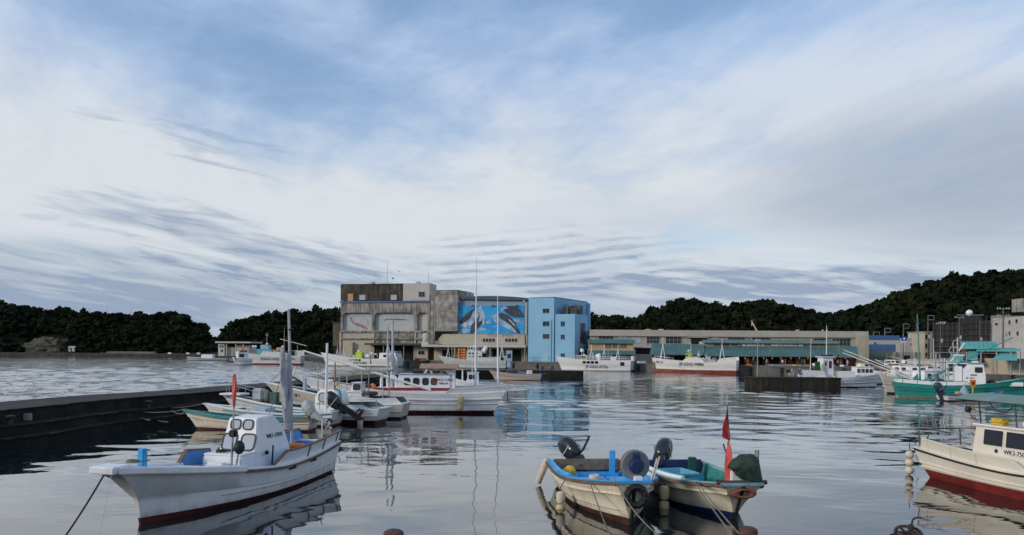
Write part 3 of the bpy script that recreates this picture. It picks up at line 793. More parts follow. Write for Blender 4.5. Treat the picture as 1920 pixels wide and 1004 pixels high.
# ---------------------------------------------------------------- mottled tower between storehouse and mural hall
T = Fac('concrete_tower', 'mottled grey windowless concrete tower between storehouse and whale mural', 'tower', 813.6, 219, 858, 216.8)
T.part('wall', C_TOWER, 813.6, 545, 858, 690, 7, 0, z0=8.5)
T.part('side_wall', C_TOWER, 806.4, 546.5, 813.4, 690, 21, 1.6, z0=4.0, depth=1.6)
T.part('parapet_cap', C_STORE, 813.2, 543.8, 858.4, 545, 7.1, -0.1)
T.part('corner_strip', C_PALE, 813.7, 546, 815.4, 645, -0.001, -0.14)
T.part('penthouse', C_PALE, 858.2, 546, 872, 556, 12, 6.0, depth=6)
T.part('penthouse', C_PALE, 872.2, 549, 882, 558, 12, 9.0, depth=9)
for py in (566, 585, 604, 622): T.part('pour_joint', C_DARK, 815.5, py, 857.8, py + 0.5, -0.001, -0.02)
T.part('lower_wall', C_CREAM, 813.6, 640, 832, 690, 6, 2.0, z0=0)
x, z = T.loc(803, 636); tk = MB().lathe([(0.95, 0), (1.0, 0.15), (1.0, 2.1), (0.7, 2.5), (0.1, 2.6)], 14, Matrix.Translation((x, -1.5, z - 0.9)))
tk.box((x - 1.0, -2.4, z - 2.0), (x + 1.0, -0.6, z - 0.92)); tk.build('water_tank', C_PALE, T.root, smooth=True)

# ---------------------------------------------------------------- mural hall
Hh = Fac('mural_hall', 'fish hall with a bright blue whale mural above cream wall and canopy', 'building', 858.5, 218, 989, 213)
def hall_roof():
    pts = []
    for q in range(13):
        t = q / 12; px = 861 + (988 - 861) * t; pts.append(Hh.loc(px, 557.6 - 3.0 * 4 * t * (1 - t) + t * 1.4, -0.4))
    low = [Hh.loc(988, 563.5, -0.4), Hh.loc(861, 561.5, -0.4)]
    poly = pts + low
    MB().prism(poly, (0, 22, 0), (1, 0, 0), (0, 0, 1), 22.4).build('roof', ROOF_D, Hh.root)
hall_roof()
Hh.part('wall', mat('pale_blue_cladding', (0.22, 0.32, 0.40), 0.7, 0.06, 0.3), 860, 561.8, 987, 627, 22, 0.35, depth=0.35)
Hh.part('downpipe', C_PALE, 858.9, 566, 860.6, 646, 0.2, -0.1)
Hh.part('gutter_box', C_PALE, 857.8, 561.5, 861.4, 567.5, 0.6, -0.35)
Hh.part('gutter_box', C_PALE, 980.5, 561.0, 983.8, 566.5, 0.3, -0.35)
Hh.part('side_strip', GREYPAINT, 983.6, 566.8, 988.5, 629, 0.3, -0.05)
def mural_mat():
    m = bpy.data.materials.new('sea_mural_print'); m.use_nodes = True; nt = m.node_tree; b = nt.nodes['Principled BSDF']
    tc = nt.nodes.new('ShaderNodeTexCoord'); x, y, z = sepxyz(nt, tc.outputs['Object'])
    n1 = noise(nt, vec(nt, x * 0.25, z * 0.35, 0.0), 1.0, 4.0, 0.55, 0.5); n2 = noise(nt, vec(nt, x * 0.7 + 3.0, z * 1.7 - x * 0.3, 1.0), 1.0, 5.0, 0.6, 0.8)
    c = mixc(nt, n1.ramp(0.35, 0.7), (0.0, 0.25, 0.60), (0.01, 0.39, 0.70))
    c = mixc(nt, n2.ramp(0.60, 0.72) * 0.75, c, (0.62, 0.74, 0.82))
    nt.links.new(c, b.inputs['Base Color']); b.inputs['Roughness'].default_value = 0.55
    return m
mp = Hh.part('mural_panel', mural_mat(), 861, 572.6, 983.3, 626.3, 0.33, 0.0)
mp['label'] = 'bright blue mural print of breaching whales'
W_DK = mat('whale_dark_print', (0.030, 0.042, 0.070), 0.6, 0.3, 0.6, (0.10, 0.17, 0.26), 0.7, False, dscale=0.55, dlo=0.5, dhi=0.66)
W_LT = mat('whale_pale_print', (0.50, 0.58, 0.66), 0.6, 0.15, 0.8, (0.05, 0.20, 0.40), 0.85, False, dscale=0.45, dlo=0.40, dhi=0.62)
def mu(u, v): return (600 + u / 3.692, 470 + v / 3.692)
def whale(name, m, pts, layer):
    Hh.shape(name, m, smooth_poly([mu(*p) for p in pts], 4), -0.004 - 0.006 * layer, 0.006, mp)
whale('whale_back', W_DK, [(965, 505), (985, 470), (1020, 435), (1060, 405), (1085, 400), (1070, 430), (1040, 470), (1005, 495)], 0)
whale('whale_belly', W_LT, [(968, 522), (1000, 500), (1040, 470), (1060, 425), (1085, 398), (1108, 402), (1128, 430), (1135, 470), (1112, 490), (1070, 505), (1010, 530)], 1)
whale('whale_fin', W_DK, [(1040, 572), (1045, 530), (1065, 500), (1112, 490), (1135, 465), (1118, 510), (1090, 545), (1060, 572)], 2)
whale('spray', W_LT, [(1105, 405), (1114, 380), (1120, 402), (1142, 465), (1130, 520), (1122, 480)], 3)
whale('whale_back', W_DK, [(1268, 408), (1290, 388), (1335, 384), (1375, 400), (1405, 435), (1414, 460), (1390, 465), (1340, 462), (1300, 440)], 0)
whale('whale_belly', W_LT, [(1196, 468), (1215, 440), (1250, 432), (1290, 455), (1330, 500), (1370, 560), (1385, 574), (1340, 560), (1290, 535), (1240, 510), (1215, 495)], 1)
whale('whale_back', W_DK, [(1240, 432), (1280, 436), (1320, 462), (1355, 505), (1378, 548), (1388, 575), (1365, 570), (1335, 535), (1300, 505), (1262, 480), (1240, 458)], 2)
whale('spray', W_LT, [(1258, 400), (1272, 388), (1300, 398), (1275, 408), (1262, 420), (1250, 418)], 3)
whale('whale_fin', W_DK, [(1062, 500), (1090, 470), (1108, 440), (1100, 480), (1080, 505)], 3)
whale('whale_stripe', W_LT, [(1300, 470), (1330, 492), (1352, 520), (1340, 518), (1318, 495)], 3)
whale('spray', W_LT, [(1290, 470), (1340, 476), (1400, 480), (1412, 500), (1370, 492), (1320, 486)], 0)
whale('spray', W_LT, [(1150, 500), (1175, 470), (1192, 440), (1186, 475), (1170, 505)], 0)
whale('spray', W_LT, [(975, 545), (1010, 540), (1050, 548), (1100, 535), (1150, 545), (1120, 556), (1050, 560), (1000, 570), (970, 566)], 0)
for px in (880, 917, 962): Hh.part('mural_lamp', GREYPAINT, px, 571.2, px + 5.5, 573.0, -0.1, -1.0, depth=-1.0)
Hh.part('cream_wall', C_CREAM, 830, 627.2, 984, 646.2, 3, -0.55)
MB().prism([Hh.loc(815, 645.5, -0.5), Hh.loc(830, 645.5, -0.5), Hh.loc(830, 627.4, -0.5), Hh.loc(826, 631, -0.5)], (0, 2, 0), (1, 0, 0), (0, 0, 1), 2.5).build('sloping_wall', C_CREAM, Hh.root)
for x0 in (905.2, 947.6):
    for k in range(4): Hh.win(x0 + k * 5.95, 635.2, x0 + 4.6 + k * 5.95, 641.2, 1, 1, -0.55, fm=C_PALE, fr=0.05)
x, z = Hh.loc(938, 629.8, -0.55)
text('マグロは　かつうら', 0.86, mat('faded_grey_letters', (0.27, 0.26, 0.25), 0.8), Hh.root, (x, -0.56, z), (1, 0, 0), (0, 0, 1), 0.03)
Hh.part('canopy', C_PALE, 790, 647.6, 985.5, 650.6, -0.5, -4.2)
Hh.part('back_wall', C_CREAM, 815, 650.6, 984, 690, 4.0, 0.8, z0=0)
for x0, y0, x1 in ((829, 657, 848), (905, 654, 915), (923, 655, 935), (958, 656, 977)): Hh.part('doorway', SHADE, x0, y0, x1, 688, 0.79, 0.68, z0=0.06)
for px in (852, 880, 897, 918, 941, 983): Hh.part('post', C_CREAM, px, 650.8, px + 1.4, 690, -3.6, -3.95, z0=0)
Hh.part('end_pillar', C_STORE, 985.2, 629, 989, 690, 2, -0.6, z0=0)
Hh.part('doorway', mat('green_shutter', (0.06, 0.12, 0.10), 0.7), 989.4, 664, 994.5, 686, -0.62, -1.0, z0=0).__setitem__('label', 'green locker cabinet at the hall corner')

# ---------------------------------------------------------------- sky-blue office block
B = Fac('blue_building', 'sky blue four storey block with small square windows and roof terrace', 'building', 990, 208.5, 1039, 204.5)
B.part('wall', C_BLUE, 990, 558.2, 1039, 690, 21.5, 0, z0=0)
wB = B.w
_, zlow = B.loc(1060, 589.3)
def blue_box():
    x1 = B.loc(1076.3, 650)[0]
    MB().box((wB + 0.002, 0.35, 0), (x1, 8.4, zlow)).build('low_block', C_BLUE, B.root)
    MB().box((wB + 0.05, 20.55, 0.1), (B.loc(1105, 600, 20.6)[0], 21.3, B.loc(1100, 569, 20.5)[1])).build('end_wall', C_BLUE, B.root)
    # terrace kit: tanks, rails
    g = MB()
    for y in (0.6, 3.0, 5.5, 8.0): g.tube([(x1 - 0.2, y, zlow), (x1 - 0.2, y, zlow + 1.5)], 0.05, 5)
    for h in (0.75, 1.45):
        g.tube([(wB + 0.4, 0.6, zlow + h), (x1 - 0.2, 0.6, zlow + h), (x1 - 0.2, 8.2, zlow + h)], 0.05, 5)
    for k in range(5): x = wB + 0.4 + (x1 - 0.6 - wB) * k / 4; g.tube([(x, 0.6, zlow), (x, 0.6, zlow + 1.45)], 0.05, 5)
    g.build('railing', METAL_R, B.root)
    for x, y, w, h in ((wB + 1.2, 2.6, 1.5, 2.2), (wB + 3.2, 2.9, 1.6, 1.8), (wB + 2.6, 5.2, 2.2, 2.6), (wB + 0.6, 5.4, 1.6, 2.4)):
        MB().box((x, y, zlow + 0.01), (x + w, y + w, zlow + h)).build('cooling_unit', mat('dark_plant_metal', (0.11, 0.11, 0.11), 0.6, 0.2), B.root, bevel=0.05)
        f = MB()
        for k in range(4): f.tube([(x + w * 0.2 * (k + 0.5), y - 0.15, zlow + 0.3), (x + w * 0.2 * (k + 0.5), y - 0.15, zlow + h + 0.5)], 0.05, 4)
        f.build('pipes', METAL_R, B.root)
    # mural strip and doors on the side that faces the basin corner
    sx = x1 + 0.003
    for y0, y1, z0, z1, m, nm in ((3.6, 7.0, 5.2, 10.6, mat('purple_print', (0.10, 0.08, 0.17), 0.6, 0.4, 0.5, (0.4, 0.36, 0.42), 0.7, dscale=0.5), 'side_mural'), (3.0, 4.4, 0.05, 3.6, NAVY, 'door'), (5.0, 7.6, 0.05, 3.6, NAVY, 'door')):
        MB().box((sx, y0, z0), (sx + 0.06, y1, z1)).build(nm, m, B.root)
blue_box()
for y0, y1 in ((579, 587.2), (603, 611.6), (626.8, 635.3)): B.win(1018, y0, 1029.8, y1, 2, 1, 0, fm=C_BLUE, gm=GLASS)
for y0, y1 in ((603, 612), (627.8, 636.2), (663, 671.5)): B.win(1051.6, y0, 1058.8, y1, 2, 1, 0.35, fm=C_BLUE)
x, z = B.loc(1034, 602.5)
MB().tube([(x - 0.4, -0.18, z + 0.15), (x, -0.18, z + 0.2), (x, -0.18, 0.2)], 0.09, 6).build('drain_pipe', C_BLUE, B.root)
MB().box((0.2, -0.05, B.loc(1000, 671.6)[1]), (wB - 0.2, -0.001, B.loc(1000, 671)[1])).build('wall_rail', C_BAND, B.root)
B.part('parapet_cap', mat('pale_blue_cap', (0.26, 0.5, 0.64), 0.7), 989.8, 557.4, 1039.2, 558.3, 21.6, -0.08)
B.part('door', mat('pale_blue_door', (0.24, 0.48, 0.62), 0.6), 1016.5, 664, 1028, 684, -0.002, -0.07, z0=0.1)

# ---------------------------------------------------------------- long market hall
M = Fac('market_hall', 'long beige two storey fish market hall with many window bays', 'building', 1106, 203, 1628, 198)
M.part('wall', C_MARKET, 1106, 624, 1628, 690, 30, 0, z0=0)
M.part('parapet', mat('pale_parapet', (0.44, 0.42, 0.36), 0.85, 0.06, 0.3, (0.2, 0.18, 0.14), 0.4, True), 1105.5, 621.8, 1628.5, 630, 30.3, -0.3)
M.part('end_wall', C_CREAM, 1605.5, 630.2, 1629.2, 690, 30.2, -0.55, z0=0)
mz = lambda u, v: (1080 + u / 3.429, 540 + v / 3.429)
for u0, v0, u1, v1, c_, r_ in ((145, 310, 240, 328, 4, 1), (270, 312, 328, 328, 2, 1), (355, 315, 415, 352, 2, 2), (456, 314, 535, 356, 4, 2), (577, 315, 678, 357, 4, 2), (875, 319, 917, 330, 2, 1), (977, 320, 1085, 333, 4, 1), (1133, 321, 1245, 333, 4, 1), (1527, 325, 1617, 338, 4, 1), (1648, 327, 1763, 372, 5, 2)):
    (x0, y0), (x1, y1) = mz(u0, v0), mz(u1, v1); M.win(x0, y0, x1, y1, c_, r_, 0.0, fm=GREYPAINT, gm=(PGLASS if u0 in (270, 355, 875) else GLASS))
(x0, y0), (x1, y1) = mz(738, 322), mz(845, 362); M.part('loggia', SHADE, x0, y0, x1, y1, 0.2, -0.03)
(x0, y0), (x1, y1) = mz(715, 316), mz(850, 321); M.part('loggia_lintel', C_MARKET, x0, y0, x1, y1, -0.001, -0.4)
for px in (1117, 1167, 1212, 1277, 1330, 1402, 1460, 1493, 1553): # downpipes and cable hooks
    M.part('downpipe', GREYPAINT, px, 630.2, px + 0.8, 648, -0.02, -0.18)
MB().tube([(*(lambda q: (q[0], -0.36))(M.loc(px, 0, -0.36)), M.loc(px, 631.8 + 0.3 * math.sin(px * 0.05) + (px - 1110) * 0.008, -0.36)[1]) for px in range(1110, 1608, 12)], 0.05, 4).build('cable', BLACK, M.root)
for px in (1212, 1237): M.part('roof_box', C_PALE, px, 617.5, px + 7, 622.5, 9, 5, depth=5)
for px in (1494, 1497.5, 1543, 1551): M.part('roof_pipe', C_PALE, px, 618.5, px + 1.6, 623.6, 8, 7.3, depth=7)
M.part('dark_opening', SHADE, 1189, 653, 1221, 664, -0.01, -0.06)
M.part('lintel_beam', GREYPAINT, 1186, 649.5, 1226, 652.5, -0.01, -0.8)

# ---------------------------------------------------------------- small tan shed with green roofs
K = Fac('tan_shed', 'small tan shed with two green roof tiers behind the white ship', 'building', 1102, 194, 1190, 193)
K.part('wall', mat('tan_cladding', (0.48, 0.32, 0.17), 0.8, 0.08, 0.5), 1104, 643, 1188, 655, 7, 1.0, depth=1.0)
K.part('lower_wall', C_CREAM, 1103, 655, 1189, 690, 7, 0.3, z0=0)
def lean_roof(fac, name, pl, pr, y_top, y_bot, d_top, d_bot, m, th=0.15, hipl=0, hipr=0, ribs=True, parent=None):
    """sloping sheet roof with raised standing seams; pixel rows give its top and bottom edges"""
    a, zt = fac.loc(pl + hipl, y_top, d_top); b, _ = fac.loc(pr - hipr, y_top, d_top); c_, zb = fac.loc(pl, y_bot, d_bot); d_, _ = fac.loc(pr, y_bot, d_bot)
    mb = MB(); q = [(c_, d_bot, zb), (d_, d_bot, zb), (b, d_top, zt), (a, d_top, zt)]
    mb.add(q + [(x, y, z - th) for x, y, z in q], [(0, 1, 2, 3), (7, 6, 5, 4), (0, 4, 5, 1), (1, 5, 6, 2), (2, 6, 7, 3), (3, 7, 4, 0)])
    n = int((d_ - c_) / 0.75)
    if ribs:
        for k in range(1, n):
            t = k / n; p0 = Vector(q[0]).lerp(Vector(q[1]), t); p1 = Vector(q[3]).lerp(Vector(q[2]), t)
            w = 0.035; nn = Vector((0, -0.02, 0.055))
            mb.add([p0 + Vector((-w, 0, 0.002)), p0 + Vector((w, 0, 0.002)), p1 + Vector((w, 0, 0.002)), p1 + Vector((-w, 0, 0.002)), p0 + nn, p1 + nn], [(0, 4, 5, 3), (4, 1, 2, 5), (0, 1, 4), (3, 5, 2)])
    return mb.build(name, m, parent or fac.root)
lean_roof(K, 'roof', 1102, 1191, 636.6, 643.2, 3.5, 0.4, ROOF_T)
lean_roof(K, 'canopy', 1101, 1191.5, 654.5, 664, 1.2, -2.0, ROOF_T)
for u in (187, 236, 285):
    x0 = 1080 + u / 3.429; K.win(x0, 644.5, x0 + 12, 652.6, 2, 1, 1.0, fm=C_CREAM, gm=mat('olive_blind', (0.13, 0.12, 0.07), 0.6))
for px in (1103, 1131, 1160, 1188): K.part('post', C_CREAM, px, 664, px + 1.2, 690, -1.5, -1.7, z0=0, depth=-1.5)

# ---------------------------------------------------------------- market shed with teal roofs and signboards
Q = Fac('market_shed', 'long market shed with teal ribbed roofs and black and red signboards', 'market', 1219, 183, 1612, 181)
lean_roof(Q, 'lower_roof', 1218, 1319, 645.2, 664.6, 6.0, 0.0, ROOF_T, hipl=4)
lean_roof(Q, 'lower_roof', 1319.6, 1444.6, 649.6, 667.2, 6.0, 0.0, ROOF_T)
lean_roof(Q, 'lower_roof', 1445.2, 1572, 650.2, 668.2, 6.0, 0.0, ROOF_T)
lean_roof(Q, 'lower_roof', 1573, 1611.5, 649.5, 670.0, 6.0, -0.8, ROOF_T, hipr=5)
lean_roof(Q, 'upper_roof', 1317, 1573, 637.2, 642.4, 9.0, 5.4, ROOF_T)
Q.part('clerestory_wall', C_CREAM, 1319.5, 642.3, 1571, 651.5, 12, 6.2, depth=6.2)
for x0, x1 in ((1338, 1351), (1354.5, 1368), (1371, 1383), (1521, 1534), (1537, 1551)): Q.win(x0, 643.8, x1, 648.4, 1, 1, 6.2, fm=C_CREAM, gm=mat('brown_glass', (0.03, 0.018, 0.014), 0.2))
SIGNW = mat('sign_white', (0.72, 0.73, 0.72), 0.5, 0.04)
for x0, x1, parts in ((1384.5, 1432.5, (('まぐろ', INK, 0.44), ('勝浦', mat('sign_red', (0.5, 0.06, 0.03), 0.5), 0.80))), (1446, 1512.5, (('にぎわい市場', INK, 0.49),))):
    aa, bb, cc, dd_ = Q.rect(x0, 643.6, x1, 649.2, 6.0)
    sg = MB().box((aa, 5.98, bb), (cc, 6.15, dd_)).build('signboard', SIGNW, Q.root)
    sg['label'] = 'white signboard lettered ' + ''.join(p[0] for p in parts)
    for s_, m_, t_ in parts: text(s_, (dd_ - bb) * 1.05, m_, sg, (aa + (cc - aa) * t_, 5.97, (bb + dd_) / 2), (1, 0, 0), (0, 0, 1), 0.01)
    MB().box((aa if x0 < 1400 else cc - 0.9, 5.972, bb), (aa + 0.9 if x0 < 1400 else cc, 5.979, bb + (dd_ - bb) * 0.7)).build('sign_emblem', mat('sign_blue', (0.03, 0.25, 0.5), 0.5), sg)
Q.part('back_wall', mat('brown_shop_wall', (0.10, 0.055, 0.035), 0.8, 0.4, 0.25), 1222, 664, 1606, 690, 7.2, 6.6, z0=0, depth=6.6)
for i, px in enumerate((1226, 1262, 1300, 1340, 1402, 1436, 1472, 1508, 1541, 1576, 1604)): Q.part('post', mat('shed_post', (0.24, 0.19, 0.13), 0.8), px, 667, px + 1.4, 690, 1.0, 0.7, z0=0, depth=0.8)
pal = [(0.33, 0.12, 0.06), (0.42, 0.38, 0.32), (0.30, 0.08, 0.05), (0.03, 0.02, 0.02), (0.36, 0.16, 0.08)]
for i in range(13): # shop fronts and hatches under the roof
    x0 = 1397 + i * 15.6
    if x0 > 1592: break
    Q.part('shop_front', mat('shop_front_%s' % 'abcde'[i % 5], pal[i % 5], 0.8, 0.2, 0.6), x0, 672 + (i % 3), x0 + 12 - (i % 2) * 3, 690, 6.55, 5.6 - (i % 3) * 0.3, z0=0.02, depth=6)
Q.part('counter', C_PALE, 1440, 684, 1530, 690, 3.4, 2.4, z0=0.02, depth=2.4)
LAMP = bpy.data.materials.new('lantern_glow'); LAMP.use_nodes = True
_b = LAMP.node_tree.nodes['Principled BSDF']; _b.inputs['Base Color'].default_value = (0.8, 0.25, 0.08, 1); _b.inputs['Emission Color'].default_value = (1, 0.4, 0.12, 1); _b.inputs['Emission Strength'].default_value = 0.22
for px in range(1396, 1600, 17):
    x, z = Q.loc(px + (px % 3), 671.5, 1.5); MB().lathe([(0.06, -0.28), (0.16, -0.14), (0.17, 0.1), (0.05, 0.26)], 7, Matrix.Translation((x, 1.5, z - 0.05))).build('lantern', LAMP, Q.root, smooth=True)
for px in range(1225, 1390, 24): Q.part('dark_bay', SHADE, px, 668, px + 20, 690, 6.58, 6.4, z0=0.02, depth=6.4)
# ================================================================== BOAT BUILDERS
def near_stern(px, py, bow, B, fs=0.8, side=1, wl=0.88):
    """middle of the stern when the pixel shows its near corner at the waterline"""
    a = W(px, py); h = (Vector(bow) - a).normalized(); away = Vector((h.y, -h.x, 0)) * side
    return a + away * (fs * B / 2 * wl)
class Hull:
    """local axes: x forward (0 = middle of the waterline), y to port, z up from the water"""
    def __init__(s, name, label, cat, stern, bow, B, zb, zs, zm, tm=0.35, over=0.8, tover=0.15, fs=0.8, tip=0.12, boot=0.14, depth=0.45,
                 top=WHITE, bot=RED, inner=BLUE, cap=WHITE, flare=1.7, pb=1.9, qs=2.4, group=None, rail=True, railm=None, nst=26, bootb=0.0, capw=0.14, wl=0.88, knuckle=0.62, n_in=True, stemp=1.25):
        stern, bow = Vector(stern), Vector(bow)
        c = (stern + bow) / 2; d = bow - stern
        s.root = thing(name, label, cat, (c.x, c.y, 0), math.atan2(d.y, d.x), group)
        s.M = Matrix.Translation((c.x, c.y, 0)) @ Matrix.Rotation(math.atan2(d.y, d.x), 4, 'Z')
        s.L = d.length; s.B = B; s.zb, s.zs, s.zm, s.tm = zb, zs, zm, tm
        s.over, s.tover, s.fs, s.tip, s.flare, s.pb, s.qs, s.wl, s.stemp = over, tover, fs, tip, flare, pb, qs, wl, stemp
        s.depth = depth; s.boot = boot; s.bootb = bootb
        T = [i / nst for i in range(nst + 1)]
        zboot = lambda t: boot + bootb * max(0, t - 0.5) * 2
        def rowpts(fn): return [[fn(t, sd) for t in T] for sd in (1, -1)]
        # bottom (antifouling), keel to boot line
        mb = MB(); rows = []
        for key in ('k', 'c', 'b'):
            for sd in (1, -1):
                r = []
                for t in T:
                    if key == 'k': p = s.P(t, sd, -0.5); p.y = sd * 0.03
                    elif key == 'c': p = s.P(t, sd, -0.16); p.y *= 0.85
                    else: p = s.P(t, sd, zboot(t))
                    r.append(p)
                rows.append(r)
        order = [rows[4], rows[2], rows[0], rows[1], rows[3], rows[5]]
        s._loft(mb, order); mb.build('bottom', bot, s.root, smooth=True)
        # topsides
        mb = MB(); q = [0, 0.3, knuckle - 0.02, knuckle, 0.82, 1.0]
        rr = {1: [], -1: []}
        for sd in (1, -1):
            for k, f in enumerate(q):
                r = []
                for t in T:
                    z0 = zboot(t); z1 = s.sheer(t); p = s.P(t, sd, z0 + (z1 - z0) * f)
                    if k >= 3: p.y += sd * 0.025
                    r.append(p)
                rr[sd].append(r)
        n = len(T)
        for sd in (1, -1): s._loft(mb, rr[sd], caps=False)
        o = len(mb.v)
        per = rr[1] + rr[-1][::-1]
        for e in (0, n - 1):
            ring = [r[e] for r in rr[1]] + [r[e] for r in rr[-1][::-1]]
            k = len(rr[1])
            mb.add(ring, [(i, i + 1, 2 * k - 2 - i, 2 * k - 1 - i) for i in range(k - 1)])
        mb.build('hull', top, s.root, smooth=True)
        # inside and deck
        if n_in:
            mb = MB(); rows = []
            for sd, a in ((1, 0), (1, 1), (-1, 1), (-1, 0)):
                r = []
                for t in T:
                    p = s.P(min(max(t, 0.012), 0.985), sd, s.sheer(t)); w = abs(p.y); w = max(0.02, w - capw * 0.7)
                    if a: p = s.P(min(max(t, 0.012), 0.985), sd, s.deck(t)); w = max(0.012, min(w - 0.05, abs(p.y) - 0.05))
                    else: p.z -= 0.02
                    p.y = sd * w; r.append(p)
                rows.append(r)
            s._loft(mb, rows, caps=False)
            for e in (0, n - 1):
                ring = [r[e] for r in rows]; mb.add(ring, [(0, 1, 2, 3)])
            mb.build('deck', inner, s.root)
        # gunwale cap
        mb = MB()
        for sd in (1, -1):
            mb.sweep([s.P(t, sd, s.sheer(t)) + Vector((0, sd * (0.03 - capw / 2), 0.015)) for t in T], capw, 0.06)
        p0, p1 = s.P(0, 1, s.sheer(0)), s.P(0, -1, s.sheer(0))
        mb.sweep([p0 + Vector((0.05, 0, 0.012)), p1 + Vector((0.05, 0, 0.012))], capw, 0.058)
        p0, p1 = s.P(1, 1, s.sheer(1)), s.P(1, -1, s.sheer(1))
        mb.sweep([p0 + Vector((-0.03, 0.04, 0.012)), p1 + Vector((-0.03, -0.04, 0.012))], capw, 0.062)
        mb.build('gunwale', cap, s.root)
        if rail: s.strip('rub_rail', railm or top, knuckle, 0.05, 0.06)
    def _loft(s, mb, rows, caps=True):
        n = len(rows[0]); k = len(rows)
        vs = [p for r in rows for p in r]
        fs = [(i * n + j, i * n + j + 1, (i + 1) * n + j + 1, (i + 1) * n + j) for i in range(k - 1) for j in range(n - 1)]
        if caps:
            fs.append(tuple(i * n for i in range(k))); fs.append(tuple(i * n + n - 1 for i in range(k - 1, -1, -1)))
        mb.add(vs, fs)
    def sheer(s, t):
        if t < s.tm: return s.zm + (s.zs - s.zm) * ((s.tm - t) / s.tm) ** 1.6
        return s.zm + (s.zb - s.zm) * ((t - s.tm) / (1 - s.tm)) ** s.pb
    def deck(s, t): return max(0.1, min(s.sheer(t) - s.depth * (1 if t < 0.72 else max(0.25, 1 - (t - 0.72) * 3.2)), s.zm - s.depth * 0.55 + max(0, t - 0.6) * 2.2 * (s.zb - s.zm)))
    def hb(s, t):
        """half breadth at the sheer"""
        if t < 0.42: f = s.fs + (1 - s.fs) * math.sin(PI / 2 * t / 0.42)
        else: f = 1 - ((t - 0.42) / 0.58) ** s.qs
        return max(s.tip, f * s.B / 2)
    def hw(s, t):
        if t < 0.40: f = s.fs * 0.96 + (1 - s.fs * 0.96) * math.sin(PI / 2 * t / 0.40)
        else: f = 1 - ((t - 0.40) / 0.60) ** (s.qs * 0.78)
        return max(0.035, f * s.B / 2 * s.wl)
    def P(s, t, sd, z):
        zr = max(0.0, z)
        xs = s.L / 2 + s.over * (zr / s.zb) ** s.stemp + min(z, 0) * 0.45
        x0 = -s.L / 2 - s.tover * (zr / max(s.zs, 0.1)) + (-min(z, 0)) * 0.2
        f = min(1.0, zr / s.sheer(t)); fl = 0.7 + (s.flare - 0.7) * t
        w = s.hw(t) + (s.hb(t) - s.hw(t)) * f ** fl
        return Vector((x0 + (xs - x0) * t, sd * w, z))
    def decking(s, name, m, t0, t1, z, th=0.06, din=0.1):
        """a level deck plate that follows the hull's plan at height z"""
        T = [t0 + (t1 - t0) * i / 8 for i in range(9)]
        pts = [s.P(t, 1, z) for t in T]; pts = [(p.x, max(0.02, p.y - din)) for p in pts]
        poly = pts + [(x, -y) for x, y in reversed(pts)]
        return MB().prism(poly, (0, 0, z - th), (1, 0, 0), (0, 1, 0), th).build(name, m, s.root)
    def S(s, t, sd, dz=0.0, din=0.0):
        p = s.P(t, sd, s.sheer(t)); p.z += dz; p.y -= sd * din; return p
    def x(s, t): return -s.L / 2 + s.L * t
    def strip(s, name, m, frac, w, h, t0=0.0, t1=1.0, sides=(1, -1), off=0.03):
        mb = MB()
        for sd in sides:
            pts = []
            for i in range(25):
                t = t0 + (t1 - t0) * i / 24
                z = s.boot + (s.sheer(t) - s.boot) * frac
                p = s.P(t, sd, z); p.y += sd * off; pts.append(p)
            mb.sweep(pts, w, h)
        return mb.build(name, m, s.root)
    def bulwark(s, t0, t1, h, m, capm=None, ramp0=0.03, ramp1=0.04, sides=(1, -1), th=0.06, din=0.06, stanch=0, lean=0.05, name='bulwark', inner=None, h1=None):
        """raised side above the sheer between two stations"""
        h1 = h if h1 is None else h1
        for sd in sides:
            T = [t0, t0 + ramp0] + [t0 + ramp0 + (t1 - ramp1 - t0 - ramp0) * i / 14 for i in range(1, 14)] + [t1 - ramp1, t1]
            H = [0.01] + [h + (h1 - h) * i / 14 for i in range(15)] + [0.01]
            mb = MB(); lo, hi, lo2, hi2 = [], [], [], []
            for t, hh in zip(T, H):
                a = s.S(t, sd, 0.04, din); b = s.S(t, sd, 0.04 + hh, din - lean * hh / h)
                lo.append(a); hi.append(b); lo2.append(a - Vector((0, sd * th, 0))); hi2.append(b - Vector((0, sd * th, 0)))
            s._loft(mb, [lo, hi]); s._loft(mb, [hi, hi2], caps=False); n0 = len(mb.f); s._loft(mb, [hi2, lo2])
            if inner is not None:
                for k in range(n0, len(mb.f)): mb.m[k] = 1
            o = mb.build(name, [m, inner or m], s.root)
            cp = MB().sweep([(b + b2) / 2 + Vector((0, 0, 0.02)) for b, b2 in zip(hi, hi2)], th + 0.05, 0.045)
            for k in range(stanch):
                i = 2 + k * 12 // max(1, stanch - 0) if stanch > 1 else 8
                cp.tube([lo[i] + Vector((0, sd * 0.02, 0)), hi[i] + Vector((0, sd * 0.02, 0))], 0.022, 5)
            cp.build('bulwark_cap', capm or m, o)
    def rail(s, t0, t1, h, m, n=5, sides=(1, -1), r=0.022, din=0.08, mid=False, name='railing', base=0.04, end_down=True):
        for sd in sides:
            mb = MB()
            pts = [s.S(t0 + (t1 - t0) * i / 16, sd, base + h, din) for i in range(17)]
            if end_down: pts = [s.S(t0, sd, base, din)] + pts + [s.S(t1, sd, base, din)]
            mb.tube(pts, r, 6)
            if mid: mb.tube([s.S(t0 + (t1 - t0) * i / 16, sd, base + h * 0.5, din) for i in range(17)], r * 0.8, 5)
            for k in range(1, n): t = t0 + (t1 - t0) * k / n; mb.tube([s.S(t, sd, base, din), s.S(t, sd, base + h, din)], r * 0.85, 5)
            o = mb.build(name, m, s.root, smooth=True)
        return o
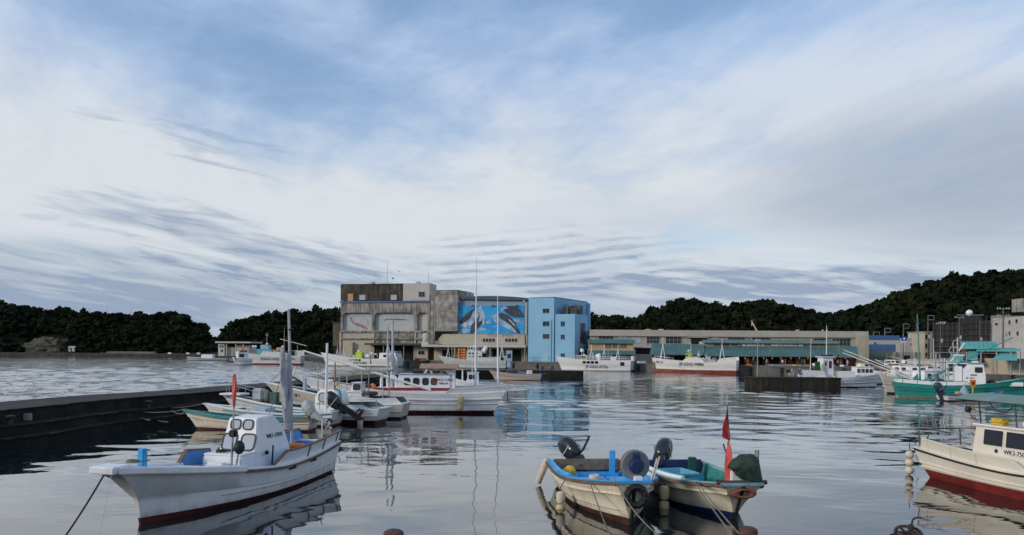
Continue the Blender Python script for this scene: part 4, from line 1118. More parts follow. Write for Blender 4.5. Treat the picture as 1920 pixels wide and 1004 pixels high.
    def bow_rail(s, t0, h, m, r=0.022):
        mb = MB(); a = [s.S(t0 + (0.99 - t0) * i / 8, 1, 0.04 + h * (0.8 + 0.2 * i / 8), 0.06) for i in range(9)]; b = [s.S(t0 + (0.99 - t0) * i / 8, -1, 0.04 + h * (0.8 + 0.2 * i / 8), 0.06) for i in range(8, -1, -1)]
        mb.tube([s.S(t0, 1, 0.03, 0.06)] + a + b + [s.S(t0, -1, 0.03, 0.06)], r, 6)
        for t in (t0 + (1 - t0) * 0.5, 0.98):
            for sd in (1, -1): mb.tube([s.S(t, sd, 0.03, 0.06), s.S(t, sd, 0.04 + h * 0.9, 0.06)], r * 0.85, 5)
        return mb.build('bow_rail', m, s.root, smooth=True)
    def W(s, p): return s.M @ Vector(p)
    def rope(s, t, sd, to, drop, label, r=0.018, m=None, dz=0.03):
        return rope(s.W(s.S(t, sd, dz, 0.05)), to, drop, r, label, m)
    def fender(s, t, sd, drop, kind, label, n=2, r=0.11, h=0.34, group='fenders hanging from the boats', out=None, m=None):
        """a float hanging over the side on its own line"""
        top = s.S(t, sd, 0.04); z0 = top.z - drop
        w = max((s.P(t, sd, z).y * sd) for z in (max(0.02, z0 - n * h), max(0.02, z0), top.z - 0.05)) + r + 0.05
        if out is not None: w = abs(top.y) + out
        p = Vector((top.x, sd * w, z0))
        o = thing('fender', label, 'fender', s.W(p), s.root.rotation_euler.z, group)
        MB().tube([Vector((0, -sd * (w - abs(top.y)), drop)), (0, 0, 0.12), (0, 0, -n * h)], 0.014, 5).build('lanyard', DROPE, o)
        for k in range(n):
            z1 = -k * (h + 0.015)
            MB().lathe([(r * 0.3, z1), (r * 0.86, z1 - h * 0.08), (r, z1 - h * 0.25), (r, z1 - h * 0.75), (r * 0.86, z1 - h * 0.93), (r * 0.3, z1 - h)], 12).build('float', (m[k % len(m)] if m else FOAM), o, smooth=True)
        return o

def cabin(H, name, x0, x1, z0, z1, wb, wt, m, rake_f=0.2, rake_a=0.05, roof=0.06, over=0.08, roofm=None, bevel=0.04, prof=None, y0=0.0, roof_on=True):
    """wheelhouse with raked front and inward-leaning sides; returns a helper that places windows on its faces"""
    poly = prof or [(x0, z0), (x1, z0), (x1 - rake_f, z1), (x0 + rake_a, z1)]
    zmin = min(p[1] for p in poly); zmax = max(p[1] for p in poly)
    hw = lambda z: (wb + (wt - wb) * (z - zmin) / (zmax - zmin)) / 2
    mb = MB(); k = len(poly)
    vs = [(x, y0 + hw(z), z) for x, z in poly] + [(x, y0 - hw(z), z) for x, z in poly]
    mb.add(vs, [tuple(range(k)), tuple(range(2 * k - 1, k - 1, -1))] + [(i, (i + 1) % k, (i + 1) % k + k, i + k) for i in range(k)])
    o = mb.build(name, m, H.root, bevel=bevel)
    if roof_on:
        tops = sorted([p for p in poly if abs(p[1] - zmax) < 1e-6])
        r = MB().box((tops[0][0] - over, y0 - wt / 2 - over, zmax + 0.002), (tops[-1][0] + over, y0 + wt / 2 + over, zmax + roof))
        r.build('cabin_roof', roofm or m, o, bevel=0.02)
    class K: pass
    K.o, K.hw, K.poly = o, hw, poly
    def side(xc, zc, w, h, sd, **kw):
        y = hw(zc); sl = (hw(zc + 0.01) - hw(zc)) / 0.01
        V = Vector((0, sd * sl, 1)).normalized(); U = Vector((-sd, 0, 0))
        return window(H.root, (xc, y0 + sd * (y + 0.004), zc), U, V, w, h, **kw)
    def face(i, u, v, w, h, out=1, **kw):
        """window on the end face over poly edge i: u across (m), v = fraction up the edge"""
        a, b = Vector((poly[i][0], 0, poly[i][1])), Vector((poly[(i + 1) % k][0], 0, poly[(i + 1) % k][1]))
        if a.z > b.z: a, b = b, a
        V = (b - a).normalized(); U = Vector((0, out, 0)); N = U.cross(V)
        p = a + (b - a) * v + Vector((0, y0 + u, 0)) + N * 0.004
        return window(H.root, p, U, V, w, h, **kw)
    K.side, K.face = side, face
    return K

def outboard(H, x, y, z, tilt, s=1.0, cowl=None, name='outboard_motor', turn=0.0, tiller=True, boot=False):
    """outboard engine clamped at x, y, z; tilt in degrees swings the leg up and aft"""
    M = Matrix.Translation((x, y, z)) @ Matrix.Rotation(turn, 4, 'Z') @ Matrix.Rotation(R(tilt), 4, 'Y') @ Matrix.Scale(s, 4)
    def tr(mb): mb.v = [tuple(M @ Vector(v)) for v in mb.v]; return mb
    c = MB()   # cowl: lofted rounded sections along z
    secs = [(0.10, 0.17, 0.14, -0.08), (0.16, 0.23, 0.18, -0.08), (0.34, 0.275, 0.20, -0.11), (0.56, 0.27, 0.195, -0.15), (0.72, 0.22, 0.165, -0.18), (0.79, 0.14, 0.11, -0.19), (0.805, 0.03, 0.03, -0.19)]
    n = 14; vs = []
    for z_, a, b, cx in secs:
        for j in range(n):
            q = 2 * PI * j / n; cq, sq = math.cos(q), math.sin(q)
            vs.append((cx + a * math.copysign(abs(cq) ** 0.75, cq), b * math.copysign(abs(sq) ** 0.75, sq), z_))
    fs = [(i * n + j, i * n + (j + 1) % n, (i + 1) * n + (j + 1) % n, (i + 1) * n + j) for i in range(len(secs) - 1) for j in range(n)] + [tuple(range(n - 1, -1, -1)), tuple((len(secs) - 1) * n + j for j in range(n))]
    c.add(vs, fs); o = tr(c).build(name, cowl or COWL, H.root, smooth=True)
    st = MB(); st.box((-0.405, -0.17, 0.30), (-0.395, 0.17, 0.335)); 
    b = MB()
    for sy in (1, -1): b.prism([(-0.36, 0.30), (0.12, 0.36), (0.10, 0.39), (-0.36, 0.335)], (0, sy * 0.203 if sy < 0 else 0.203, 0), (1, 0, 0), (0, 0, 1), 0.006 if sy < 0 else -0.006)
    tr(b).build('stripe', mat('cowl_stripe', (0.45, 0.42, 0.38), 0.4), o)
    l = MB(); l.box((-0.20, -0.085, -0.72), (-0.02, 0.085, 0.10), tx=-0.04, ty=-0.04)
    l.box((-0.36, -0.10, -0.66), (0.02, 0.10, -0.63))
    l.add([(-0.34, -0.045, -0.74), (0.06, -0.045, -0.74), (0.06, 0.045, -0.74), (-0.34, 0.045, -0.74), (-0.34, -0.05, -0.86), (0.02, -0.05, -0.86), (0.02, 0.05, -0.86), (-0.34, 0.05, -0.86)], [(0, 1, 2, 3), (7, 6, 5, 4), (0, 4, 5, 1), (1, 5, 6, 2), (2, 6, 7, 3), (3, 7, 4, 0)])
    l.add([(-0.18, -0.012, -0.86), (-0.02, -0.012, -0.86), (-0.02, 0.012, -0.86), (-0.18, 0.012, -0.86), (-0.20, -0.01, -1.02), (-0.12, -0.01, -1.02), (-0.12, 0.01, -1.02), (-0.20, 0.01, -1.02)], [(0, 1, 2, 3), (7, 6, 5, 4), (0, 4, 5, 1), (1, 5, 6, 2), (2, 6, 7, 3), (3, 7, 4, 0)])
    l.box((-0.03, -0.14, -0.28), (0.10, 0.14, 0.06))
    tr(l).build('lower_unit', COWL if cowl is None else cowl, o)
    p = MB().lathe([(0.05, -0.02), (0.05, 0.12)], 8, Matrix.Translation((-0.36, 0, -0.80)) @ Matrix.Rotation(-PI / 2, 4, 'Y'))
    for k in range(3):
        a = 2 * PI * k / 3
        q = Matrix.Translation((-0.40, 0, -0.80)) @ Matrix.Rotation(a, 4, 'X')
        p.add([q @ Vector(v) for v in ((-0.03, -0.03, 0.03), (0.03, 0.05, 0.03), (0.04, 0.09, 0.17), (-0.03, -0.06, 0.17), (-0.02, -0.03, 0.03), (0.04, 0.05, 0.03), (0.05, 0.09, 0.17), (-0.02, -0.06, 0.17))], [(0, 1, 2, 3), (7, 6, 5, 4), (0, 4, 5, 1), (1, 5, 6, 2), (2, 6, 7, 3), (3, 7, 4, 0)])
    tr(p).build('propeller', BLACK, o)
    if tiller:
        t = MB().tube([(0.05, 0.08, 0.12), (0.22, 0.12, 0.14), (0.52, 0.14, 0.24), (0.62, 0.14, 0.28)], 0.032, 7); tr(t).build('tiller', BLACK, o, smooth=True)
    return o

def mast(H, x, y, z0, h, r=0.05, m=None, lean=(0, 0), name='mast', r2=None):
    o = MB().tube([(x, y, z0), (x + lean[0] * 0.5, y + lean[1] * 0.5, z0 + h * 0.5), (x + lean[0], y + lean[1], z0 + h)], r, 8, r2 if r2 is not None else r * 0.6).build(name, m or GREYPAINT, H.root, smooth=True)
    return o
def bitt(H, x, y, z0, h, w, m, name='bollard_post'):
    return MB().box((x - w / 2, y - w / 2, z0), (x + w / 2, y + w / 2, z0 + h)).build(name, m, H.root, bevel=0.02)
def reel(H, x, y, z, r, w, rz, drumm, motorm, tilt=0.0):
    """line hauler: a big drum on a post with its motor"""
    M = Matrix.Translation((x, y, z)) @ Matrix.Rotation(rz, 4, 'Z') @ Matrix.Rotation(tilt, 4, 'Y') @ Matrix.Rotation(PI / 2, 4, 'Y')
    o = MB().lathe([(r * 0.35, -w), (r * 0.95, -w), (r, -w * 0.75), (r * 0.80, -w * 0.35), (r * 0.74, 0), (r * 0.80, w * 0.35), (r, w * 0.75), (r * 0.95, w), (r * 0.4, w * 0.9)], 26, M).build('line_hauler', drumm, H.root, smooth=True)
    h = MB().lathe([(r * 0.30, w * 0.88), (r * 0.52, w * 0.9), (r * 0.50, w * 1.9), (r * 0.42, w * 2.6), (r * 0.2, w * 2.7)], 14, M)
    v = [M @ Vector(p) for p in ((-r * 0.85, -r * 0.22, w * 1.1), (r * 0.55, -r * 0.22, w * 1.1), (r * 0.55, r * 0.22, w * 1.1), (-r * 0.85, r * 0.22, w * 1.1), (-r * 0.7, -r * 0.2, w * 2.2), (r * 0.5, -r * 0.2, w * 2.2), (r * 0.5, r * 0.2, w * 2.2), (-r * 0.7, r * 0.2, w * 2.2))]
    h.add(v, [(0, 3, 2, 1), (4, 5, 6, 7), (0, 1, 5, 4), (1, 2, 6, 5), (2, 3, 7, 6), (3, 0, 4, 7)])
    h.build('hauler_motor', motorm, o, smooth=True)
    return o
def furled(mb, x0, z0, x1, z1, r, seed, y=0.0, wob=0.05, n=14, k=9):
    """bunched hanging cloth"""
    rr = random.Random(seed); pts = []; rad = []
    vs = []
    for i in range(n + 1):
        t = i / n; env = (0.35 + 0.65 * math.sin(PI * (0.12 + 0.8 * t)) ) * r
        for j in range(k):
            q = 2 * PI * j / k; f = env * (1 + 0.28 * math.sin(3 * q + t * 5 + seed) + 0.12 * math.sin(5 * q - t * 9) + rr.uniform(-0.06, 0.06))
            vs.append((x0 + (x1 - x0) * t + wob * math.sin(t * 6 + seed) + f * math.cos(q), y + f * math.sin(q) * 0.8, z0 + (z1 - z0) * t))
    fs = [(i * k + j, i * k + (j + 1) % k, (i + 1) * k + (j + 1) % k, (i + 1) * k + j) for i in range(n) for j in range(k)] + [tuple(range(k - 1, -1, -1)), tuple(n * k + j for j in range(k))]
    return mb.add(vs, fs)
# ================================================================== BOATS, NEAR
# ---------------------------------------------------------------- white boat with small wheelhouse (bow towards the viewer, left)
def white_wheelhouse_boat():
    H = Hull('fishing_boat', 'white fishing boat with small wheelhouse, blue deck and red flag, moored bow towards viewer', 'boat', near_stern(622, 885, W(261, 985), 2.35, 0.74, 1), W(261, 985), 2.35, 1.50, 1.06, 0.80, tm=0.42, over=1.15, tover=0.35, fs=0.74,
             tip=0.30, boot=0.09, bootb=0.09, depth=0.42, top=CLEAN, bot=MAROON, inner=BLUE, cap=CLEAN, flare=3.0, pb=1.45, qs=2.9, capw=0.16, knuckle=0.42, rail=False, stemp=2.6, wl=0.92, group='fishing boats moored in the basin')
    H.strip('brown_rail', mat('brown_rub_strip', (0.16, 0.115, 0.09), 0.7, 0.2), 0.95, 0.07, 0.075, 0.0, 0.66, off=0.05)
    H.strip('seam', mat('hull_seam', (0.42, 0.43, 0.45), 0.5), 0.28, 0.035, 0.018, 0.0, 0.75, off=0.012)
    # thick flared platform at the bow
    mb = MB(); pts = []
    T = [0.66 + 0.34 * i / 10 for i in range(11)]
    for sd in (1, -1): mb.sweep([H.S(t, sd, 0.03, 0.04) for t in T], 0.30, 0.17)
    tipx = H.S(1, 0).x
    mb.box((tipx - 0.45, -0.34, H.zb - 0.04), (tipx + 0.16, 0.34, H.zb + 0.13))
    mb.build('bow_platform', CLEAN, H.root, bevel=0.025)
    H.decking('fore_deck', mat('pale_blue_deck', (0.40, 0.50, 0.62), 0.5, 0.1), 0.72, 0.97, 1.16)
    bitt(H, tipx - 1.25, 0.0, H.zb - 0.3, 0.70, 0.17, LBLUE)
    # bulwarks: cream outside, blue inside
    BR = mat('brown_trim', (0.20, 0.12, 0.09), 0.6)
    H.bulwark(-0.02, 0.50, 0.34, CLEAN, BR, 0.01, 0.055, stanch=3, inner=BLUE, din=0.09, lean=0.10, h1=0.40)
    H.bulwark(0.50, 0.68, 0.42, BLUE, BR, 0.012, 0.05, sides=(-1,), inner=BLUE, din=0.09)
    # engine casing and wheelhouse
    dk = H.deck(0.5)
    MB().box((-0.45, -0.66, dk), (1.15, 0.66, 1.26), tx=0.03, ty=0.03).build('engine_casing', CLEAN, H.root, bevel=0.04)
    MB().box((-0.40, -0.62, 1.262), (1.09, 0.62, 1.33)).build('casing_hatch', CLEAN, H.root, bevel=0.02)
    MB().box((1.17, -0.30, dk), (1.5, 0.28, 1.12)).build('fish_box_lid', CLEAN, H.root, bevel=0.05)
    prof = [(-1.72, dk), (0.38, dk), (0.38, 1.20), (0.10, 1.90), (0.0, 2.30), (-0.95, 2.34), (-1.28, 2.08), (-1.52, 1.84), (-1.75, 1.2)]
    k = cabin(H, 'wheelhouse', 0, 0, 0, 0, 1.46, 0.96, CLEAN, prof=prof, bevel=0.035, roof_on=False)
    for u in (-0.31, 0.31): k.face(2, u, 0.55, 0.42, 0.46, gm=PGLASS, r=0.09, fr=0.045, name='front_window')
    for u in (-0.21, 0.21): k.face(3, u, 0.50, 0.29, 0.26, gm=PGLASS, r=0.08, fr=0.04, name='upper_window')
    k.side(-0.45, 1.66, 0.50, 0.46, -1, gm=PGLASS, r=0.09, fr=0.05, name='side_window')
    for sd in (1, -1):
        y = k.hw(1.70) + 0.004
        text('WK1-17010', 0.19, INK, H.root, (-0.85, sd * (y + 0.0), 1.70), (-sd, 0, 0), (0, sd * (k.hw(1.51) - k.hw(1.5)) * 100, 1.0), 0.004)
    # masts, flag, tackle
    m = mast(H, 1.75, 0.72, dk + 0.2, 3.05, 0.035, STEEL, (-0.1, 0.05), 'flag_mast', 0.02)
    tp = MB(); furled(tp, 1.66, 3.70, 1.68, 2.78, 0.068, 3, 0.76, 0.02); tp.build('furled_flag', PINK, H.root, smooth=True)
    MB().box((1.60, 0.66, 1.92), (1.80, 0.86, 2.12)).build('signal_lamp', BLACK, H.root, bevel=0.03)
    for q in (0.12, -0.1): MB().tube([(1.72, 0.74, 1.9), (1.75 + q * 2, 0.72 + q, dk + 0.1)], 0.018, 5).build('stay', STEEL, H.root)
    MB().ball((1.62, 0.90, 1.62), (0.16, 0.15, 0.2), 12).build('search_lamp', BLACK, H.root, smooth=True)
    MB().tube([(1.62, 0.88, 1.5), (1.66, 0.80, 0.9)], 0.03, 6).build('lamp_post', STEEL, H.root)
    M2 = mast(H, -2.95, 0.05, 0.5, 5.3, 0.062, GREYPAINT, (0.12, -0.12), 'mizzen_mast', 0.045)
    s_ = MB(); furled(s_, -2.76, 1.7, -2.68, 4.3, 0.20, 1, -0.03, 0.025, 18, 11); s_.build('furled_sail', CLOTH, H.root, smooth=True)
    s_ = MB(); furled(s_, -2.52, 2.4, -2.30, 4.5, 0.13, 5, 0.0, 0.02, 12, 9); s_.build('sail_fold', CLOTH, H.root, smooth=True)
    MB().torus((-2.86, 0, 5.1), 0.07, 0.03, n=10, k=6).build('mast_band', BLACK, H.root)
    MB().tube([(-2.86, -0.02, 4.4), (-0.9, 0.3, 2.2)], 0.012, 4).build('stay', ROPE, H.root)
    MB().tube([(-2.86, -0.02, 2.6), (-3.9, -0.6, 1.2)], 0.012, 4).build('stay', ROPE, H.root)
    MB().tube([(-0.3, 0.80, 0.6), (-0.35, 0.82, 1.45)], 0.03, 6).build('vent_pipe', NAVY, H.root)
    MB().ball((-0.1, 0.75, 1.25), 0.07, 8).build('side_lamp', BLACK, H.root, smooth=True)
    for t in (0.42, 0.27):
        p = H.P(t, 1, H.sheer(t) - 0.10); q = p + Vector((0, 0.12, 0))
        MB().tube([p + Vector((0.1, 0, 0.0)), q + Vector((-0.12, 0, 0.03))], 0.06, 8).build('exhaust_pipe', BLACK, H.root)
    MB().tube([(-4.25, 0.5, 1.1), (-4.25, 0.5, 1.85)], 0.03, 6).build('rail_post', PFOAM, H.root)
    # mooring
    o = H.W((tipx + 0.05, 0.1, H.zb + 0.1))
    rope(o, W(118, 1012, 0.0), 0.05, 0.022, 'dark mooring rope from the bow of the white wheelhouse boat down to the water', DROPE)
    rope(o + Vector((0.12, 0, 0)), Vector((o.x + 0.1, o.y - 0.6, 0.0)), 0.0, 0.008, 'thin white line hanging straight from the bow of the white wheelhouse boat', PFOAM)
    H.fender(0.70, -1, 0.1, 0, 'small white float hung on the far side of the white wheelhouse boat', 1, 0.10, 0.30, m=[PFOAM])
    return H
KB = white_wheelhouse_boat()
def coil(label, p, r_, m, rz=0.0, n=4):
    mb = MB()
    for k in range(n): mb.torus((0.01 * math.sin(k * 2.1), 0.01 * math.cos(k * 1.7), 0.02 + k * 0.032), r_ * (1 - 0.06 * k), 0.019, Matrix.Rotation(0.05 * math.sin(k * 3), 4, 'X'), 18, 6)
    mb.tube([(r_, 0, 0.03), (r_ * 1.5, 0.1, 0.02), (r_ * 1.8, 0.35, 0.015)], 0.017, 5)
    o = mb.build('rope_coil', m, smooth=True, loc=p, rz=rz); return tag(o, label, 'rope')
coil('coil of tan rope on the bow platform of the white wheelhouse boat', KB.W((KB.S(1, 0).x - 0.75, 0.12, 1.62)), 0.14, ROPE, n=2)
coil('coil of dark rope on the casing in front of the white wheelhouse', KB.W((0.75, -0.25, 1.335)), 0.15, DROPE, n=2)
def deck_basket(label, p, rz, m, w=0.28, l=0.40, h=0.30):
    o = thing('basket', label, 'basket', p, rz); b = MB().box((-l, -w, 0), (l, w, 0.03))
    for lo, hi in (((-l - .02, -w - .02, 0), (-l, w + .02, h)), ((l, -w - .02, 0), (l + .02, w + .02, h)), ((-l, -w - .02, 0), (l, -w, h)), ((-l, w, 0), (l, w + .02, h))): b.box(lo, hi)
    b.build('basket_body', m, o); MB().sweep([(-l, -w - .02, h), (l, -w - .02, h)], .05, .04).build('handle_rim', m, o); MB().sweep([(-l, w + .02, h), (l, w + .02, h)], .05, .04).build('handle_rim', m, o)
deck_basket('orange fish basket in the blue after deck of the white wheelhouse boat', KB.W((-2.35, 0.35, KB.deck(0.22) + 0.45)), 0.3, ORANGE)
MB_ = MB().box((-2.7, -0.55, KB.deck(0.2)), (-1.95, 0.65, KB.deck(0.22) + 0.44)).build('hatch', BLUE, KB.root, bevel=0.03)

# ---------------------------------------------------------------- pair of dinghies
def dinghy_blue():
    H = Hull('outboard_dinghy', 'cream dinghy with bright blue inside, tilted outboard and tyre on its bow', 'boat', W(1098, 911), W(1183, 985), 2.65, 1.14, 0.80, 0.78, tm=0.3, over=0.35, tover=0.12, fs=0.95, wl=0.78, tip=0.42,
             boot=0.10, bootb=0.08, depth=0.55, top=CREAMHULL, bot=BROWN, inner=LBLUE, cap=LBLUE, flare=1.35, pb=1.8, qs=2.6, capw=0.11, knuckle=0.70, group='outboard dinghies tied side by side')
    H.strip('rub_strip', mat('brown_rub_strip', (0.16, 0.115, 0.09)), 0.97, 0.08, 0.08, off=0.05)
    H.strip('stem_seam', mat('hull_seam2', (0.33, 0.29, 0.22), 0.6), 0.22, 0.03, 0.018, 0.1, 0.95, off=0.008)
    mb = MB().tube([H.P(1, 0, z) + Vector((0.035, 0, 0)) for z in (0.02, 0.25, 0.5, 0.75, 1.0)], 0.05, 6); mb.build('stem_band', BLACK, H.root)
    for sd in (1, -1): # white pipe along the gunwale
        MB().tube([H.S(t / 20, sd, 0.06, 0.10) for t in range(1, 13)], 0.06, 7).build('gunwale_pipe', CLEAN if sd > 0 else LBLUE, H.root, smooth=True)
    x0 = -H.L / 2
    MB().box((x0 + 0.05, -1.08, 0.55), (x0 + 0.16, 1.08, 0.90)).build('transom_board', WOOD, H.root)
    MB().box((x0 + 0.15, -0.95, 0.3), (x0 + 0.75, 0.95, 0.50)).build('stern_bench', LBLUE, H.root, bevel=0.03)
    d = H.deck(0.5)
    for y0, y1 in ((-0.95, -0.02), (0.02, 0.90)): MB().box((x0 + 2.7, y0, 0.56), (x0 + 3.9, y1, 0.74)).build('hatch_lid', LBLUE, H.root, bevel=0.03)
    H.decking('bulkhead_deck', LBLUE, 0.44, 0.72, 0.56)
    H.decking('fore_deck', mat('grey_blue_deck', (0.18, 0.30, 0.36), 0.6, 0.2), 0.74, 0.95, 0.78)
    bitt(H, x0 + 0.45, 0.78, d, 0.95, 0.17, LBLUE); bitt(H, x0 + 2.6, 0.78, d, 0.75, 0.22, LBLUE)
    outboard(H, x0 - 0.16, -0.22, 0.88, -42, 1.2, turn=0.55)
    # line hauler at the bow
    MB().box((2.15, 0.24, 0.72), (2.36, 0.46, 1.15)).build('hauler_post', CLEAN, H.root, bevel=0.02)
    reel(H, 2.10, 0.30, 1.42, 0.40, 0.09, 0.12, mat('drum_grey', (0.22, 0.22, 0.225), 0.6, 0.15), NAVY)
    for a, b in (((2.25, 0.72, 0.9), (2.2, 0.95, 1.65)), ((2.27, 0.66, 0.9), (2.2, 0.88, 1.60))): MB().tube([a, b], 0.022, 5).build('rod_holder', PFOAM, H.root)
    text('T 34', 0.13, mat('faded_ink', (0.25, 0.23, 0.2)), H.root, H.P(0.42, -1, 0.74) + Vector((0, -0.035, 0)), (1, -0.02, 0), (0, -0.1, 1), 0.003)
    H.fender(0.60, -1, 0.42, 0, 'white over yellow foam floats on the blue inside dinghy', 2, 0.13, 0.34, m=[PFOAM, FOAM])
    # long white pole fender over the stern quarter
    p = H.W(H.S(0.01, -1, 0.1)); q = H.W(H.S(0.0, -1, -0.72) + Vector((-0.1, -0.30, 0)))
    o = MB().tube([Vector((0, 0, 0)), q - p], 0.11, 10).build('pole_fender', PFOAM, smooth=True, loc=p); tag(o, 'long white tube fender slanting from the stern corner of the blue inside dinghy', 'fender')
    # tyre on the bow
    c = H.P(1, 0, 0.80) + Vector((0.13, 0.03, 0.0))
    o = MB().torus((0, 0, 0), 0.23, 0.085, Matrix.Rotation(R(90), 4, 'Z') @ Matrix.Rotation(PI / 2, 4, 'X'), 24, 8, bumps=1).build('tyre', BLACK, smooth=False, loc=H.W(c), rz=H.root.rotation_euler.z)
    tag(o, 'knobbly black tyre hung as a fender on the cream dinghy bow', 'tyre')
    # basket with yellow float
    c = H.W((x0 + 1.25, -0.78, d + 0.002)); o = thing('crate', 'small pale blue basket inside the blue dinghy under a yellow float', 'crate', c, H.root.rotation_euler.z)
    b = MB(); b.box((-0.26, -0.2, 0), (0.26, 0.2, 0.03)); b.box((-0.28, -0.22, 0), (-0.25, 0.22, 0.34)); b.box((0.25, -0.22, 0), (0.28, 0.22, 0.34)); b.box((-0.25, -0.22, 0), (0.25, -0.19, 0.34)); b.box((-0.25, 0.19, 0), (0.25, 0.22, 0.34)); b.build('basket', mat('pale_blue_plastic', (0.45, 0.58, 0.62), 0.5), o)
    f = MB().lathe([(0.05, -0.22), (0.17, -0.16), (0.18, 0.08), (0.10, 0.18), (0.04, 0.2)], 12, Matrix.Translation((0, 0, 0)) @ Matrix.Rotation(R(55), 4, 'Y')).build('float', YELLOW, smooth=True, loc=c + Vector((0, 0, 0.40)))
    tag(f, 'yellow float resting on the basket in the blue dinghy', 'float')
    rope(H.W(H.S(0.8, -1)), W(1148, 1015, 0.0), 0.05, 0.016, 'mooring line running down from the side of the blue inside dinghy', ROPE)
    return H
DB = dinghy_blue()
coil('coil of pale rope on the hatch lid of the blue inside dinghy', DB.W((-DB.L / 2 + 3.2, -0.4, 0.745)), 0.15, PFOAM)

def dinghy_green():
    H = Hull('outboard_dinghy', 'white dinghy with green inside, tarpaulin covered hauler and blue bottom', 'boat', W(1256, 914), W(1377, 974), 2.45, 1.0, 0.80, 0.76, tm=0.3, over=0.55, tover=0.12, fs=0.94, wl=0.78, tip=0.5,
             boot=0.10, bootb=0.10, depth=0.5, top=CREAMHULL, bot=NAVY, inner=mat('worn_green_deck', (0.04, 0.23, 0.20), 0.55, 0.2), cap=mat('worn_aqua_gunwale', (0.22, 0.42, 0.46), 0.5, 0.2), flare=1.5, pb=1.8, qs=2.9, capw=0.12, knuckle=0.72, group='outboard dinghies tied side by side')
    H.strip('rub_strip', mat('brown_rub_strip', (0.16, 0.115, 0.09)), 0.97, 0.08, 0.08, 0.15, 1.0, off=0.05)
    MB().tube([H.P(1, 0, z) + Vector((0.035, 0, 0)) for z in (0.02, 0.3, 0.6, 0.95)], 0.045, 6).build('stem_band', BLACK, H.root)
    MB().tube([H.S(t / 20, -1, 0.07, 0.10) for t in range(2, 15)], 0.065, 8).build('gunwale_pipe', CLEAN, H.root, smooth=True)
    x0 = -H.L / 2; d = H.deck(0.5)
    MB().box((x0 + 0.05, -1.0, 0.5), (x0 + 0.18, 1.0, 0.92)).build('transom_board', NAVY, H.root)
    MB().box((x0 + 0.18, -0.9, 0.3), (x0 + 0.7, 0.9, 0.46)).build('stern_bench', BLUE, H.root)
    H.decking('fore_deck', mat('worn_green_deck', (0.04, 0.23, 0.20)), 0.72, 0.96, 0.72)
    outboard(H, x0 - 0.12, -0.32, 0.92, -50, 1.3, turn=-0.6, tiller=False)
    bitt(H, x0 + 0.6, 0.52, d, 0.78, 0.22, DKGREEN); bitt(H, x0 + 3.7, 0.45, 0.6, 0.55, 0.2, DKGREEN)
    for a, b in (((x0 + 3.7, 0.45, 1.1), (x0 + 3.55, 0.25, 1.85)), ((x0 + 3.62, 0.36, 1.5), (x0 + 3.5, 0.42, 1.9)), ((x0 + 3.7, 0.40, 1.1), (x0 + 3.7, 0.25, 1.4))): MB().tube([a, b], 0.022, 5).build('rod_holder', BROWN, H.root)
    # covered hauler at the bow
    MB().box((H.L / 2 - 0.15, -0.14, 0.85), (H.L / 2 + 0.12, 0.14, 1.30)).build('hauler_post', CLEAN, H.root, bevel=0.02)
    bm = bmesh.new(); bmesh.ops.create_icosphere(bm, subdivisions=4, radius=1)
    from mathutils import noise as N
    for v in bm.verts:
        p = v.co; f = 1 + 0.13 * N.noise(p * 1.7) + 0.07 * N.noise(p * 4.0) + 0.05 * abs(N.noise(Vector((p.x * 6, p.y * 6, p.z * 1.5))))
        dz = -0.42 * max(0, p.x + 0.1) if p.z < 0.1 else 0
        v.co = Vector((p.x * 0.43 * f + (0.10 if p.z < 0 else 0), p.y * 0.36 * f, p.z * 0.33 * f + dz + (0.06 * p.x if p.z > 0 else 0)))
    me = bpy.data.meshes.new('tarpaulin'); bm.to_mesh(me); bm.free(); me.materials.append(TARP); me.polygons.foreach_set('use_smooth', [True] * len(me.polygons))
    o = bpy.data.objects.new('tarpaulin', me); COL.objects.link(o)
    c = H.W((H.L / 2 + 0.05, 0.22, 1.40)); o.location = c; o.rotation_euler.z = -0.15
    tag(o, 'crumpled dark green tarpaulin bundled over the bow hauler of the green dinghy', 'tarpaulin')
    for q in (0.50, 0.58): MB().tube([(H.L / 2 + 0.1, q, 1.1), (H.L / 2 + 0.12, q + 0.02, 1.85)], 0.03, 6).build('guide_bar', STEEL, H.root)
    MB().tube([(H.L / 2 + 0.25, -0.6, 1.02), (H.L / 2 + 0.30, 0.75, 1.02)], 0.06, 8).build('bow_roller', mat('dark_pipe', (0.06, 0.05, 0.05), 0.5), H.root)
    # flag
    c = H.W((x0 + 4.85, -0.10, 0.70)); o = thing('marker_flag', 'tall thin pole with dark red flag above pink flag standing in the green dinghy', 'flag', c, 0)
    MB().tube([(0, 0, 0), (-0.05, 0, 1.05), (-0.12, 0, 2.35)], 0.016, 6).build('pole', WOOD, o)
    MB().tube([(-0.12, 0, 2.33), (-0.13, 0, 2.62)], 0.01, 5).build('pole_tip', FOAM, o)
    def flag(nm, m, pts, y):
        v = []
        for x_, z_ in pts: v.append((x_, y + 0.04 * math.sin(x_ * 40 + z_ * 5), z_ * 0.85))
        n = len(v); vv = v + [(a, b + 0.012, c_) for a, b, c_ in v]
        q = n // 2
        fs = [(i, i + 1, n - 2 - i, n - 1 - i) for i in range(q - 1)]
        fs2 = [tuple(k + n for k in f[::-1]) for f in fs]; ed = [(i, (i + 1) % n, (i + 1) % n + n, i + n) for i in range(n)]
        MB().add(vv, fs + fs2 + ed).build(nm, m, o)
    flag('flag', DRED, [(-0.11, 2.70), (-0.17, 2.4), (-0.24, 2.05), (-0.26, 1.75), (-0.05, 1.62), (-0.03, 1.75), (-0.06, 2.1), (-0.09, 2.45)], -0.02)
